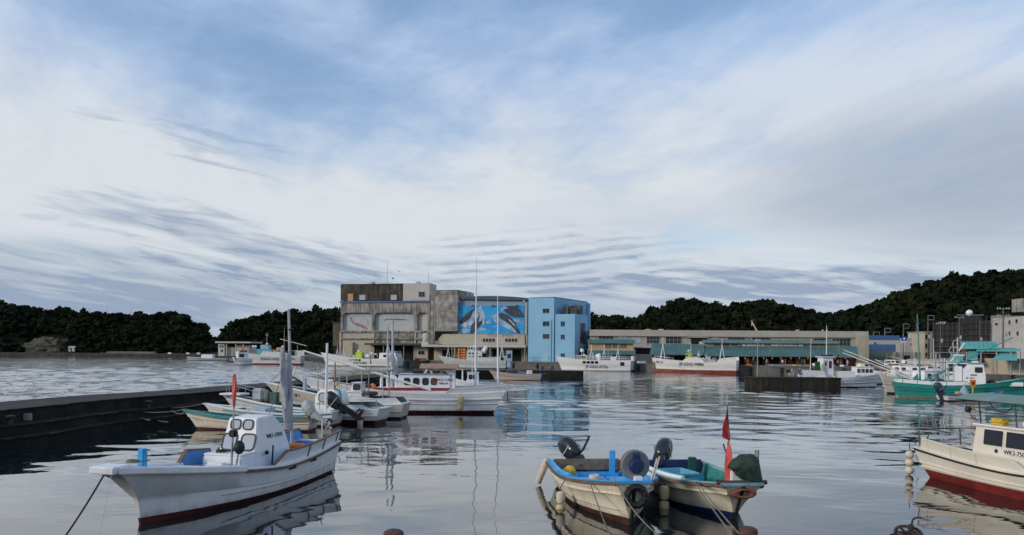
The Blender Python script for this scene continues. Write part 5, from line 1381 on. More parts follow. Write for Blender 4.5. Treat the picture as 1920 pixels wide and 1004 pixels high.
    flag('flag', PINK, [(-0.07, 1.62), (-0.15, 1.3), (-0.19, 0.85), (-0.16, 0.35), (-0.0, 0.12), (0.04, 0.3), (0.03, 0.9), (-0.0, 1.35)], -0.03)
    # crate
    c = H.W((x0 + 1.75, -0.40, d + 0.002)); o = thing('crate', 'pale blue fish crate standing in the green dinghy', 'crate', c, H.root.rotation_euler.z + 0.15)
    w, l, h = 0.36, 0.50, 0.50; cm = mat('pale_blue_crate', (0.12, 0.40, 0.55), 0.5, 0.1, 3, (0.4, 0.45, 0.45), 0.3)
    b = MB().box((-l, -w, 0), (l, w, 0.03))
    for lo, hi in (((-l - .03, -w - .03, 0), (-l, w + .03, h)), ((l, -w - .03, 0), (l + .03, w + .03, h)), ((-l, -w - .03, 0), (l, -w, h)), ((-l, w, 0), (l, w + .03, h))): b.box(lo, hi)
    b.build('crate_body', cm, o)
    r = MB().sweep([(-l - .05, -w - .05, h), (l + .05, -w - .05, h)], 0.06, 0.06).sweep([(-l - .05, w + .05, h), (l + .05, w + .05, h)], 0.06, 0.06).sweep([(-l - .05, -w - .02, h), (-l - .05, w + .02, h)], 0.06, 0.058).sweep([(l + .05, -w - .02, h), (l + .05, w + .02, h)], 0.06, 0.058)
    r.build('crate_rim', cm, o)
    H.fender(0.62, -1, 0.22, 0, 'pair of cream foam floats on the green dinghy side', 2, 0.145, 0.40, m=[FOAM])
    H.fender(0.16, -1, 0.12, 0, 'yellowed float wedged between the two dinghies', 1, 0.13, 0.36, m=[FOAM])
    c = H.P(1, 0, 0.78) + Vector((0.13, 0.0, 0.0))
    o = MB().torus((0, 0, 0), 0.20, 0.08, Matrix.Rotation(R(90), 4, 'Z') @ Matrix.Rotation(PI / 2, 4, 'X') @ Matrix.Diagonal((1.3, 0.5, 1, 1)), 20, 8).build('rope_fender', mat('red_brown_rope', (0.22, 0.07, 0.05), 0.9, 0.2), smooth=True, loc=H.W(c), rz=H.root.rotation_euler.z)
    tag(o, 'red brown padded rope loop lashed round the green dinghy bow', 'fender')
    a = H.W(H.S(0.80, -1, 0.0))
    for k, (px, lb) in enumerate(((1394, 'grey mooring line from the green dinghy running to the near quay'), (1412, 'second grey mooring line beside it from the green dinghy'))):
        rope(a + Vector((0.06 * k, 0, 0.02)), D(px, 1030, 11.5), 0.05, 0.016, lb, ROPE)
    rope(DB.W(DB.S(0.93, -1, 0.1)), D(1300, 1040, 11), 0.3, 0.016, 'slack line sagging from the blue dinghy bow towards the near quay', ROPE)
    return H
DG = dinghy_green()
coil('coil of brown rope on the foredeck of the green inside dinghy', DG.W((DG.L / 2 - 1.0, 0.1, 0.725)), 0.19, mat('brown_rope', (.08, .05, .04), .9, .3))

# ---------------------------------------------------------------- cream cabin boat cut by the picture's right edge
IVORY = mat('ivory_gelcoat', (0.76, 0.72, 0.61), 0.38, 0.05, 1.2, (0.42, 0.34, 0.2), 0.35, True, dscale=1.5, dlo=0.52, dhi=0.85)
def cream_cabin_boat():
    st = W(1738, 896); hd = (W(1920, 938) - st).normalized(); st = st + Vector((-hd.y, hd.x, 0)) * 0.98; bw = st + hd * 9.2
    H = Hull('cabin_boat', 'cream cabin boat with red bottom and green canopy, its stern towards the basin', 'boat', st, bw, 2.7, 1.6, 1.02, 0.80, tm=0.42, over=1.1, tover=0.55, fs=0.80, tip=0.12,
             boot=0.30, depth=0.45, top=IVORY, bot=RED, inner=mat('navy_deck', (0.03, 0.06, 0.12), 0.6), cap=IVORY, flare=1.8, pb=1.8, qs=2.5, knuckle=0.34, capw=0.15, group='fishing boats moored in the basin', wl=0.86)
    H.strip('black_line', BLACK, 0.97, 0.05, 0.035, 0.0, 1.0, off=0.045)
    H.strip('black_line', BLACK, 0.90, 0.04, 0.022, 0.0, 1.0, off=0.03)
    H.strip('spray_rail', IVORY, 0.14, 0.06, 0.05, 0.0, 0.9, off=0.03)
    H.bulwark(0.03, 0.50, 0.35, IVORY, IVORY, 0.01, 0.05, stanch=3, din=0.07, lean=0.06)
    H.bulwark(0.50, 0.64, 0.22, IVORY, IVORY, 0.01, 0.05, din=0.07, lean=0.04)
    d = H.deck(0.3)
    # twin hydraulic posts at the stern
    x0 = -H.L / 2
    for x_, y_ in ((0.9, 0.30), (1.15, -0.15)): MB().box((x0 + x_, y_, d), (x0 + x_ + 0.22, y_ + 0.22, 1.62)).build('stern_post', IVORY if y_ > 0 else GREYPAINT, H.root, bevel=0.03)
    MB().tube([(x0 + 1.15, -0.2, 1.75), (x0 + 1.1, 0.0, 1.65), (x0 + 1.0, 0.2, 1.65), (x0 + 0.98, 0.45, 1.78)], 0.02, 6).build('rope_horn', STEEL, H.root)
    mb = MB(); ra = [(x0 - 0.55, -0.85, 1.08), (x0 - 0.6, -0.85, 1.70), (x0 - 0.1, -0.9, 1.76), (x0 + 1.0, -0.95, 1.72)]
    for sd in (1, -1): mb.tube([(a, b * sd * -1, c) for a, b, c in ra], 0.028, 6)
    mb.tube([(x0 - 0.6, -0.85, 1.70), (x0 - 0.6, 0.85, 1.70)], 0.028, 6); mb.tube([(x0 - 0.3, -0.88, 1.05), (x0 - 0.05, -0.88, 1.55)], 0.022, 6); mb.tube([(x0 + 1.0, 0.95, 1.1), (x0 + 1.6, 1.0, 1.75), (x0 + 2.1, 1.0, 1.6)], 0.024, 6)
    mb.build('stern_rail', mat('dark_tube', (0.06, 0.06, 0.065), 0.4), H.root, smooth=True)
    prof = [(x0 + 2.10, d), (x0 + 7.2, d), (x0 + 6.9, 1.30), (x0 + 5.9, 1.35), (x0 + 5.35, 2.10), (x0 + 2.25, 2.10)]
    k = cabin(H, 'wheelhouse', 0, 0, 0, 0, 2.25, 1.95, IVORY, prof=prof, bevel=0.04, roof_on=False)
    MB().box((x0 + 2.15, -1.05, 2.102), (x0 + 5.45, 1.05, 2.17)).build('cabin_roof', CLEAN, k.o, bevel=0.03)
    for sd in (1, -1):
        for xc, w in ((3.05, 0.78), (3.95, 0.78)): k.side(x0 + xc, 1.77, w, 0.50, sd, r=0.04, fr=0.03, gm=GLASS, fm=IVORY, name='side_window')
        k.side(x0 + 4.95, 1.70, 0.6, 0.5, sd, r=0.04, fr=0.03, gm=GLASS, fm=IVORY, name='side_window')
        y = k.hw(1.22)
        text('WK3-75058', 0.20, NAVYINK, H.root, (x0 + 4.0, sd * (y - 0.01), 1.37), (-sd, 0, 0), (0, 0, 1), 0.004)
        MB().box((x0 + 3.75, sd * (y - 0.012) - 0.008, 1.25), (x0 + 4.4, sd * (y - 0.012) + 0.03 * (1 if sd > 0 else 0) + 0.008, 1.28)).build('name_plate', GREYPAINT, H.root)
        MB().ball((x0 + 3.2, sd * (y), 1.37), (0.07, 0.015, 0.07), 10).build('boat_mark', NAVY, H.root)
    for u in (-0.4, 0.4): k.face(3, u, 0.52, 0.68, 0.62, r=0.05, fr=0.03, gm=GLASS, fm=IVORY, name='front_window')
    # canopy
    mb = MB()
    cx0, cx1, cz = x0 + 1.4, x0 + 6.2, 2.95
    for i in range(9):
        t = i / 8; y = -1.05 + 2.1 * t; z = cz + 0.16 * (1 - (2 * t - 1) ** 2)
        for x_ in (cx0, (cx0 + cx1) / 2, cx1): mb.v.append((x_, y, z + (0.02 if x_ == cx0 else 0)))
    n = len(mb.v); mb.v += [(a, b, c - 0.03) for a, b, c in mb.v]
    for i in range(8):
        for j in range(2):
            q = i * 3 + j; mb.f.append((q, q + 1, q + 4, q + 3)); mb.f.append((n + q, n + q + 3, n + q + 4, n + q + 1))
        for j in (0, 2): q = i * 3 + j; mb.f.append((q, q + 3, n + q + 3, n + q))
    for j in range(2):
        for q in (j, 24 + j): mb.f.append((q, q + 1, n + q + 1, n + q))
    mb.m = [0] * len(mb.f)
    mb.build('canopy', mat('faded_green_canvas', (0.19, 0.29, 0.25), 0.8, 0.1, 1.5), H.root)
    f = MB()
    for x_ in (x0 + 2.35, x0 + 3.8, x0 + 5.2):
        for y in (-0.86, 0.86): f.tube([(x_, y, 2.16), (x_, y * 1.1, cz - 0.01)], 0.026, 6)
    for y in (-0.92, 0.92): f.tube([(cx0, y * 1.1, cz - 0.03), (cx1, y * 1.1, cz - 0.03)], 0.022, 5); f.tube([(x0 + 2.35, y * 1.04, 2.55), (x0 + 5.2, y * 1.04, 2.55)], 0.016, 5)
    f.build('canopy_frame', mat('dark_tube', (0.06, 0.06, 0.065), 0.4), H.root, smooth=True)
    f = MB().tube(sag((x0 + 2.8, -0.95, 2.88), (x0 + 3.8, -0.95, 2.86), 0.25), 0.015, 5).tube(sag((x0 + 1.8, -1.0, 2.88), (x0 + 2.3, -0.9, 2.3), 0.2), 0.015, 5); f.build('hanging_cable', BLACK, H.root)
    MB().ball((x0 + 1.95, -1.0, 2.6), 0.11, 8).build('deck_lamp', BLACK, H.root, smooth=True)
    MB().box((x0 + 2.6, -0.85, 2.18), (x0 + 3.2, -0.45, 2.38)).build('yellow_tank', YELLOW, H.root, bevel=0.08)
    MB().box((x0 + 3.9, -0.8, 2.18), (x0 + 5.2, 0.8, 2.40)).build('roof_seat', CLEAN, H.root, bevel=0.05)
    MB().lathe([(0.3, 0), (0.55, 0.1), (0.5, 0.35), (0.1, 0.5)], 10, Matrix.Translation((x0 + 4.5, 0.1, 2.40))).build('net_heap', mat('olive_net', (0.11, 0.10, 0.05), 0.9, 0.3), H.root, smooth=True)
    for k_, t in enumerate((0.05, 0.22, 0.40)): MB().box((H.x(t) - 0.5, -H.hw(t) - 0.12, 0.55), (H.x(t) - 0.3, -H.hw(t) + 0.1, 0.62)).build('drain_scupper', WOOD, H.root)
    # three white floats hanging from the stern corner
    p = H.W(H.S(0.0, -1, 0.0) + Vector((-0.12, -0.1, -0.15)))
    o = thing('fender', 'string of three white round floats hanging at the cream cabin boat stern', 'fender', p, 0)
    MB().tube([(0, 0, 0.3), (0, 0, -1.15)], 0.015, 5).build('lanyard', DROPE, o)
    for q in range(3): MB().ball((0, 0, -0.13 - q * 0.29), (0.155, 0.155, 0.15), 14).build('float', PFOAM, o, smooth=True)
    q = H.fender(0.60, -1, 0.45, 0, 'large tan block fender on the cream cabin boat side', 1, 0.26, 0.78, m=[mat('tan_foam', (0.52, 0.36, 0.2), 0.85, 0.12)])
    return H
CB = cream_cabin_boat()
# ================================================================== BOATS, MIDDLE: the row with bows to the breakwater
GRP = 'fishing boats moored in the basin'
def boat_teal_gunwale():
    bow = W(369, 804); B = 1.9
    H = Hull('open_boat', 'small cream open boat with wide teal gunwale and grey tilted outboard', 'boat', near_stern(574, 810, bow, B, 0.85), bow, B, 1.02, 0.66, 0.58, tm=0.3, over=0.75, fs=0.85, tip=0.10, boot=0.10,
             depth=0.35, top=CREAMHULL, bot=MAROON, inner=TEAL, cap=TEAL, flare=1.9, pb=1.8, capw=0.26, knuckle=0.66, group=GRP)
    H.strip('gunwale_band', TEAL, 0.95, 0.05, 0.14, 0.10, 1.0, off=0.035)
    H.strip('gunwale_board', mat('ochre_board', (0.28, 0.20, 0.06), 0.7), 0.95, 0.06, 0.16, 0.0, 0.10, off=0.04)
    x0 = -H.L / 2
    MB().box((x0 + 0.04, -0.75, 0.3), (x0 + 0.14, 0.75, 0.78)).build('transom_board', WOOD, H.root)
    for k in range(3): MB().box((x0 + 1.3 + k * 1.3, -0.75, 0.36), (x0 + 1.55 + k * 1.3, 0.75, 0.42)).build('thwart', TEAL, H.root)
    outboard(H, x0 - 0.14, 0.15, 0.78, 52, 1.2, GREYPAINT, turn=-0.15)
    o = H.root; rope(H.W(H.S(0.99, 1, 0.05)), Vector((-22.3, 45.0, 0.8)), 0.15, 0.02, 'mooring rope from the teal gunwale boat bow up to the breakwater ledge')
    return H
BA = boat_teal_gunwale()
def boat_long_white():
    bow = W(406, 793); B = 2.1
    H = Hull('open_boat', 'long white open boat with blue stripes and a black outboard tilted high', 'boat', near_stern(617, 801, bow, B, 0.85), bow, B, 1.12, 0.86, 0.70, tm=0.3, over=0.75, fs=0.85, tip=0.14, boot=0.12,
             depth=0.35, top=WHITE, bot=MAROON, inner=mat('aqua_deck', (0.10, 0.30, 0.38), 0.5), cap=CLEAN, flare=1.9, pb=1.8, capw=0.2, knuckle=0.6, group=GRP)
    H.strip('blue_stripe', mat('petrol_blue', (0.02, 0.12, 0.18), 0.5), 0.84, 0.03, 0.07, 0, 0.85, off=0.02)
    x0 = -H.L / 2
    MB().box((x0 + 0.04, -0.8, 0.4), (x0 + 0.14, 0.8, 0.95)).build('transom_board', CLEAN, H.root)
    H.decking('fore_deck', CLEAN, 0.76, 0.97, 0.92)
    MB().box((0.3, -0.6, 0.35), (1.6, 0.6, 0.95)).build('fish_hold', mat('pale_blue_deck', (0.40, 0.50, 0.62)), H.root, bevel=0.04)
    outboard(H, x0 - 0.18, -0.25, 0.98, 58, 1.45, mat('black_cowl', (0.012, 0.012, 0.014), 0.2), turn=0.1)
    H.fender(0.62, 1, 0.12, 0, 'small round cream float on the long white open boat', 1, 0.1, 0.22)
    mast(H, x0 + 0.3, 0.75, 0.7, 4.1, 0.09, CLEAN, (-0.05, 0), 'net_post', 0.07)
    rope(H.W(H.S(0.99, 1, 0.05)), Vector((-21.8, 47.0, 0.8)), 0.12, 0.02, 'mooring rope from the long white open boat bow to the breakwater')
    return H
BB = boat_long_white()
def boat_arch_cabin():
    bow = W(446, 785); B = 2.4
    H = Hull('fishing_boat', 'white fishing boat with arched rear cabin, stern rail and yellow float', 'boat', near_stern(700, 796, bow, B, 0.8), bow, B, 1.55, 0.92, 0.80, tm=0.32, over=1.0, tover=0.35, fs=0.8, tip=0.2, boot=0.22,
             depth=0.4, top=WHITE, bot=MAROON, inner=DKGREEN, cap=CLEAN, flare=2.0, pb=2.0, capw=0.18, knuckle=0.42, group=GRP)
    H.strip('green_stripe', TEAL, 0.86, 0.03, 0.06, 0.3, 1.0, off=0.02)
    H.bulwark(0.05, 0.32, 0.28, CLEAN, DKGREEN, 0.05, 0.03, inner=DKGREEN)
    H.rail(0.02, 0.36, 0.55, STEEL, 4, (1,))
    H.bow_rail(0.80, 0.75, STEEL)
    x0 = -H.L / 2; d = H.deck(0.4)
    MB().box((H.L / 2 - 0.5, -0.55, 1.50), (H.L / 2 + 1.0, 0.55, 1.62)).build('bow_platform', CLEAN, H.root, bevel=0.03)
    prof = [(x0 + 2.4, d), (x0 + 4.0, d), (x0 + 4.0, 1.5), (x0 + 3.75, 1.98), (x0 + 2.75, 1.98), (x0 + 2.5, 1.8), (x0 + 2.4, 1.4)]
    k = cabin(H, 'wheelhouse', 0, 0, 0, 0, 1.6, 1.4, CLEAN, prof=prof, bevel=0.05, roof_on=False)
    for sd in (1, -1): k.side(x0 + 3.3, 1.52, 0.78, 0.5, sd, gm=PGLASS, r=0.14, fr=0.05, name='side_window')
    for u in (-0.35, 0.35): k.face(2, u, 0.5, 0.5, 0.4, gm=PGLASS, r=0.06, name='front_window')
    text('WK3-10821', 0.14, NAVYINK, H.root, (x0 + 3.5, k.hw(1.15) + 0.004, 1.12), (-1, 0, 0), (0, 0, 1), 0.004)
    MB().tube([(x0 + 2.3, 0.75, 0.6), (x0 + 2.25, 0.75, 1.5), (x0 + 2.35, 0.7, 1.95), (x0 + 2.7, 0.68, 2.06)], 0.06, 7).build('cabin_arch', TEAL, H.root, smooth=True)
    MB().box((H.L / 2 - 1.9, -0.3, 1.2), (H.L / 2 - 1.2, 0.35, 1.95)).build('net_winch', mat('pale_winch', (0.38, 0.43, 0.47), 0.5, 0.15), H.root, bevel=0.08)
    MB().ball((H.L / 2 - 2.3, 0.35, 1.5), (0.2, 0.2, 0.42), 8).build('hung_net', ROPE, H.root, smooth=True)
    MB().box((H.L / 2 - 3.0, 0.1, 1.0), (H.L / 2 - 2.55, 0.5, 1.75)).build('winch_post', DKGREEN, H.root)
    H.fender(0.10, 1, 0.25, 0, 'yellow over white round floats on the arched cabin boat', 2, 0.17, 0.36, m=[YELLOW, PFOAM])
    return H
BC = boat_arch_cabin()
def boat_high_prow():
    bow = W(541, 780); B = 2.6
    H = Hull('fishing_boat', 'cream fishing boat with high prow, curved bow post and pipe framed canopy', 'boat', near_stern(747, 786, bow, B, 0.82), bow, B, 2.2, 0.98, 0.85, tm=0.22, over=1.5, tover=0.25, fs=0.82, tip=0.28, boot=0.12,
             depth=0.45, top=mat('grey_cream_gelcoat', (0.60, 0.57, 0.50), 0.45, 0.07, 1.2, (0.3, 0.26, 0.18), 0.4, True), bot=MAROON, inner=DKGREEN, cap=CLEAN, flare=2.2, pb=1.15, capw=0.2, knuckle=0.45, group=GRP)
    H.bulwark(0.02, 0.42, 0.38, CLEAN, CLEAN, 0.04, 0.03, inner=DKGREEN)
    x0 = -H.L / 2; d = H.deck(0.35); L2 = H.L / 2
    MB().tube([(L2 + 0.05, 0.1, 2.2), (L2 - 0.05, 0.1, 3.1), (L2 - 0.25, 0.1, 3.35), (L2 - 0.5, 0.1, 3.3), (L2 - 0.42, 0.1, 2.9), (L2 + 0.1, 0.1, 2.15)], 0.06, 8).build('bow_post', CREAMHULL, H.root, smooth=True)
    MB().tube([(L2 - 0.2, -0.1, 2.6), (L2 - 1.4, -0.2, 1.9)], 0.05, 6).build('anchor_arm', BLACK, H.root)
    bitt(H, L2 - 1.1, 0.0, 1.7, 0.85, 0.2, mat('pale_blue_deck', (0.40, 0.50, 0.62)))
    H.rail(0.55, 0.80, 0.8, STEEL, 2, (-1,))
    prof = [(x0 + 2.5, d), (x0 + 4.0, d), (x0 + 4.0, 1.65), (x0 + 2.6, 1.65)]
    k = cabin(H, 'cabin', 0, 0, 0, 0, 1.7, 1.6, CLEAN, prof=prof, bevel=0.04)
    for sd in (1, -1): k.side(x0 + 3.7, 1.32, 0.32, 0.34, sd, gm=GLASS, r=0.06, name='side_window')
    text('勝 WK2-10488', 0.15, NAVYINK, H.root, (x0 + 2.98, k.hw(1.2) + 0.006, 1.25), (-1, 0, 0), (0, 0, 1), 0.004)
    prof = [(x0 + 2.7, 1.72), (x0 + 3.45, 1.72), (x0 + 3.3, 2.25), (x0 + 2.75, 2.25)]
    k = cabin(H, 'wheelhouse', 0, 0, 0, 0, 1.1, 1.0, CLEAN, prof=prof, bevel=0.04)
    for sd in (1, -1): k.side(x0 + 3.02, 2.0, 0.42, 0.34, sd, gm=GLASS, r=0.06, name='side_window')
    MB().box((x0 + 2.40, 0.79, d), (x0 + 2.49, 0.95, 1.75)).build('cabin_end', DKGREEN, H.root)
    f = MB()
    for x_ in (x0 + 1.2, x0 + 2.6, x0 + 4.1):
        for y in (-0.8, 0.8): f.tube([(x_, y, 0.9), (x_, y, 3.05)], 0.035, 6)
    for y in (-0.8, 0.8): f.tube([(x0 + 0.9, y, 3.05), (x0 + 4.1, y, 3.05)], 0.035, 6)
    for x_ in (x0 + 1.2, x0 + 2.6, x0 + 4.1): f.tube([(x_, -0.8, 3.05), (x_, 0.8, 3.05)], 0.03, 6)
    f.build('canopy_frame', GREYPAINT, H.root)
    MB().box((x0 + 0.9, -0.85, 3.08), (x0 + 3.0, 0.85, 3.14)).build('canopy', mat('grey_canvas', (0.34, 0.34, 0.33), 0.8, 0.15), H.root)
    MB().torus((x0 + 2.0, 0.75, 1.62), 0.36, 0.11, Matrix.Diagonal((1, 1, 1, 1)), 16, 8).build('life_ring', mat('dark_purple_ring', (0.08, 0.03, 0.04), 0.6), H.root, smooth=True)
    MB().box((x0 + 0.9, -0.5, d), (x0 + 1.7, 0.45, 1.45), tx=0.12, ty=0.1).build('engine_cover', COWL, H.root, bevel=0.06)
    MB().box((x0 + 0.1, 0.3, 0.92), (x0 + 0.5, 0.9, 1.1)).build('rope_coil', YELLOW, H.root, bevel=0.05)
    mast(H, L2 - 1.9, -0.3, 1.4, 1.9, 0.05, STEEL, (0, 0), 'deck_post')
    mast(H, x0 + 4.6, 0.2, 0.8, 2.8, 0.07, WOOD, (0, 0), 'deck_post')
    MB().ball((x0 + 4.3, 0.7, 2.2), 0.13, 8).build('yellow_lamp', YELLOW, H.root, smooth=True)
    MB().lathe([(0.05, 0), (0.24, 0.3)], 10, Matrix.Translation((x0 + 4.6, 0.6, 2.45)) @ Matrix.Rotation(R(120), 4, 'Y')).build('horn', CLEAN, H.root)
    text('勝 丸', 0.26, INK, H.root, H.P(0.80, 1, 1.42) + Vector((0, 0.045, 0)), (-1, 0.17, 0), (0, 0.3, 1), 0.004)
    rope(H.W((L2 + 0.3, 0, 3.2)), Vector((-19.0, 57.5, 1.5)), 0.2, 0.018, 'thin mooring rope from the high prow boat down to the breakwater')
    rope(H.W((L2 - 0.3, 0.1, 3.3)), H.W((x0 + 4.6, 0.2, 2.4)), 0.05, 0.012, 'dark stay from the curved bow post back to the cabin', DROPE)
    return H
BD = boat_high_prow()
def boat_big_white():
    bow = W(606, 772); B = 3.3
    H = Hull('fishing_boat', 'big white fishing boat with red stripe, long deckhouse and tan canopy', 'boat', near_stern(921, 776, bow, B, 0.84), bow, B, 2.6, 1.55, 1.36, tm=0.30, over=1.9, tover=0.85, fs=0.84, tip=0.25, boot=0.22,
             depth=0.5, top=CLEAN, bot=MAROON, inner=mat('grey_deck', (0.25, 0.27, 0.28), 0.7, 0.15), cap=CLEAN, flare=2.0, pb=2.2, capw=0.2, knuckle=0.40, group=GRP)
    H.strip('rub_rail_upper', CLEAN, 0.66, 0.07, 0.08, 0.0, 1.0, off=0.05)
    H.bulwark(-0.01, 0.30, 0.36, CLEAN, CLEAN, 0.012, 0.03, stanch=0, din=0.05, lean=0.10)
    x0 = -H.L / 2; d = H.deck(0.4)
    MB().box((x0 + 3.0, -1.15, d), (x0 + 8.4, 1.15, 1.75)).build('deck_coaming', CLEAN, H.root, bevel=0.03)
    for sd in (1, -1): MB().box((x0 + 3.0, sd * 1.16 - 0.008, 1.60), (x0 + 8.4, sd * 1.16 + 0.008, 1.80)).build('red_stripe', mat('stripe_red', (0.30, 0.02, 0.035), 0.5), H.root)
    prof = [(x0 + 3.05, 1.74), (x0 + 6.8, 1.74), (x0 + 6.7, 2.72), (x0 + 3.05, 2.72)]
    k = cabin(H, 'deckhouse', 0, 0, 0, 0, 2.1, 2.0, CLEAN, prof=prof, bevel=0.03, roofm=mat('pale_blue_deck', (0.40, 0.50, 0.62)))
    for sd in (1, -1):
        for xc in (6.1, 5.45, 4.8): k.side(x0 + xc, 2.24, 0.36, 0.42, sd, gm=GLASS, r=0.10, fr=0.05, name='side_window')
        k.side(x0 + 4.2, 2.24, 0.36, 0.42, sd, gm=mat('brown_board', (0.16, 0.06, 0.025), 0.7), r=0.10, fr=0.04, name='boarded_window')
        text('WK3-11380', 0.25, NAVYINK, H.root, (x0 + 3.52, sd * (k.hw(2.3) + 0.004), 2.36), (-sd, 0, 0), (0, 0, 1), 0.005)
        text('和歌山県', 0.16, NAVYINK, H.root, (x0 + 3.52, sd * (k.hw(2.1) + 0.006), 2.10), (-sd, 0, 0), (0, 0, 1), 0.005)
    # tan canopy on its arch
    mb = MB(); pr = [(-1.45, 3.22), (-0.9, 3.40), (0, 3.50), (0.9, 3.40), (1.45, 3.22), (1.45, 3.16), (0, 3.42), (-1.45, 3.16)]
    mb.prism(pr, (x0 + 2.5, 0, 0), (0, 1, 0), (0, 0, 1), 2.7); mb.build('canopy', TAN, H.root)
    for y in (-1.05, 1.05):
        MB().prism([(0, 0), (0.22, 0), (0.22, 1.4), (1.1, 1.95), (1.1, 2.02), (0, 2.02)], (x0 + 2.72, y - 0.05, 1.25), (1, 0, 0), (0, 0, 1), 0.1).build('canopy_arch', CLEAN, H.root)
    f = MB()
    f.tube([(x0 + 4.9, -1.0, 2.75), (x0 + 4.9, -1.0, 3.2), (x0 + 4.9, 1.0, 3.2), (x0 + 4.9, 1.0, 2.75)], 0.03, 6)
    f.build('canopy_frame', GREYPAINT, H.root)
    for i, xx in enumerate((7.35, 7.95)): MB().tube([(x0 + xx, 0.6, 1.7), (x0 + xx, 0.6, 2.42), (x0 + xx - 0.08, 0.6, 2.55), (x0 + xx - 0.26, 0.6, 2.58), (x0 + xx - 0.42, 0.6, 2.5), (x0 + xx - 0.45, 0.6, 1.75)], 0.10, 8).build('vent_pipe', CLEAN, H.root, smooth=True)
    MB().box((x0 + 5.0, -0.4, 2.785), (x0 + 5.75, 0.4, 2.98)).build('hatch', BLACK, H.root, bevel=0.02)
    MB().tube([(x0 + 4.35, 0.4, 2.8), (x0 + 4.5, 0.4, 3.1), (x0 + 4.7, 0.4, 3.12), (x0 + 4.85, 0.4, 2.8)], 0.08, 7).build('search_lamp', CLEAN, H.root, smooth=True)
    MB().tube([(x0 + 3.75, 0.3, 2.75), (x0 + 3.6, 0.3, 3.3)], 0.12, 7).build('radar_post', CLEAN, H.root)
    for xx, r_ in ((7.2, 0.11), (7.55, 0.085)): mast(H, x0 + xx, 0.0, 1.6, 5.0 if xx < 7.3 else 4.6, r_, mat('pale_blue_mast', (0.44, 0.49, 0.54), 0.5), (0.05, 0), 'main_mast', r_ * 0.7)
    s_ = MB(); furled(s_, x0 + 7.2, 2.3, x0 + 7.25, 4.2, 0.26, 2, 0.02); s_.build('furled_sail', CLOTH, H.root, smooth=True)
    MB().tube([(x0 + 4.4, 1.15, 1.65), (x0 + 13.4, 0.9, 4.35)], 0.09, 8, 0.06).build('long_boom', CLEAN, H.root, smooth=True)
    mast(H, x0 + 1.25, -0.6, 1.2, 10.1, 0.095, CLEAN, (0, 0), 'trolling_pole', 0.02)
    mast(H, x0 - 0.42, -0.8, 1.2, 7.5, 0.10, CLEAN, (0.1, 0), 'trolling_pole', 0.02)
    H.fender(0.22, 1, 0.12, 0, 'long yellowed foam float on the big white boat with red stripe', 1, 0.22, 1.0, m=[FOAM])
    a = H.W(H.S(-0.01, 1, 0.0)); rope(a, H.W((x0 - 1.1, 1.3, 0.9)), 0.15, 0.035, 'black rope looped over the big white boat stern corner', DROPE)
    rope(H.W((x0 - 1.15, 1.2, 0.95)), H.W((x0 - 1.3, 1.6, 0.0)), 0.0, 0.02, 'thin line dropping from the big white boat stern to the water', ROPE)
    # orange floats and gear on the foredeck
    for i, (xx, c_) in enumerate(((8.6, ORANGE), (8.9, RED), (9.2, DKGREEN))): MB().ball((x0 + xx, 0.3 + 0.1 * i, 1.75), (0.26, 0.26, 0.32), 9).build('deck_float', c_, H.root, smooth=True)
    return H
BE = boat_big_white()
def boat_small_white_behind():
    bow = W(855, 739); B = 2.2
    H = Hull('fishing_boat', 'small white cabin boat lying behind the big white boat by the breakwater', 'boat', near_stern(938, 740, bow, B), bow, B, 1.7, 1.1, 1.0, tm=0.3, over=0.6, boot=0.15, top=CLEAN, bot=MAROON, inner=GREYPAINT, cap=CLEAN, group=GRP)
    x0 = -H.L / 2; d = H.deck(0.4)
    H.rail(0.0, 0.45, 0.35, STEEL, 4)
    k = cabin(H, 'wheelhouse', x0 + 2.3, x0 + 3.7, d, 2.2, 1.4, 1.2, CLEAN, 0.25, 0.05)
    for sd in (1, -1):
        for xc in (2.75, 3.2): k.side(x0 + xc, 1.78, 0.33, 0.42, sd, r=0.08, name='side_window')
    for u in (-0.3, 0.3): k.face(1, u, 0.7, 0.42, 0.4, r=0.06, name='front_window')
    for z in (1.2,): 
        for xx in (0.7, 1.4): MB().box((x0 + xx, H.B / 2 * 0.93, 0.55), (x0 + xx + 0.06, H.B / 2 + 0.04, 1.05)).build('fender_strip', BLACK, H.root)
    mast(H, x0 + 4.0, 0.2, 1.0, 1.5, 0.1, CLEAN, name='deck_post'); mast(H, x0 + 3.0, 0, 2.2, 1.3, 0.04, CLEAN, name='cabin_mast')
    return H
boat_small_white_behind()
def boat_cream_launch():
    bow = W(928, 713); B = 2.3
    H = Hull('open_boat', 'long low cream launch with dark cover lying along the end of the breakwater', 'boat', near_stern(1012, 713.5, bow, B, 0.9), bow, B, 1.5, 0.95, 0.95, tm=0.3, over=0.9, fs=0.9, tip=0.15, boot=0.08, top=mat('cream_pink_gelcoat', (0.66, 0.55, 0.45), 0.45, 0.06), bot=BROWN, inner=GREYPAINT, cap=mat('grey_gunwale', (0.3, 0.3, 0.28), 0.6), group=GRP)
    x0 = -H.L / 2
    MB().box((x0 + 3.6, -0.8, 0.7), (x0 + 5.3, 0.8, 1.5), tx=0.2, ty=0.25).build('cover', NAVY, H.root, bevel=0.08)
    MB().box((x0 + 1.2, -0.5, 0.7), (x0 + 1.9, 0.4, 1.5)).build('console', CLEAN, H.root, bevel=0.05)
    MB().tube(sag((x0 + 1.9, 0.3, 1.4), (x0 + 3.5, 0.3, 1.5), 0.2), 0.03, 5).build('hand_line', CLEAN, H.root)
    outboard(H, x0 - 0.2, 0.3, 1.05, 8, 1.5, mat('blue_black_cowl', (0.03, 0.05, 0.09), 0.3))
    return H
boat_cream_launch()
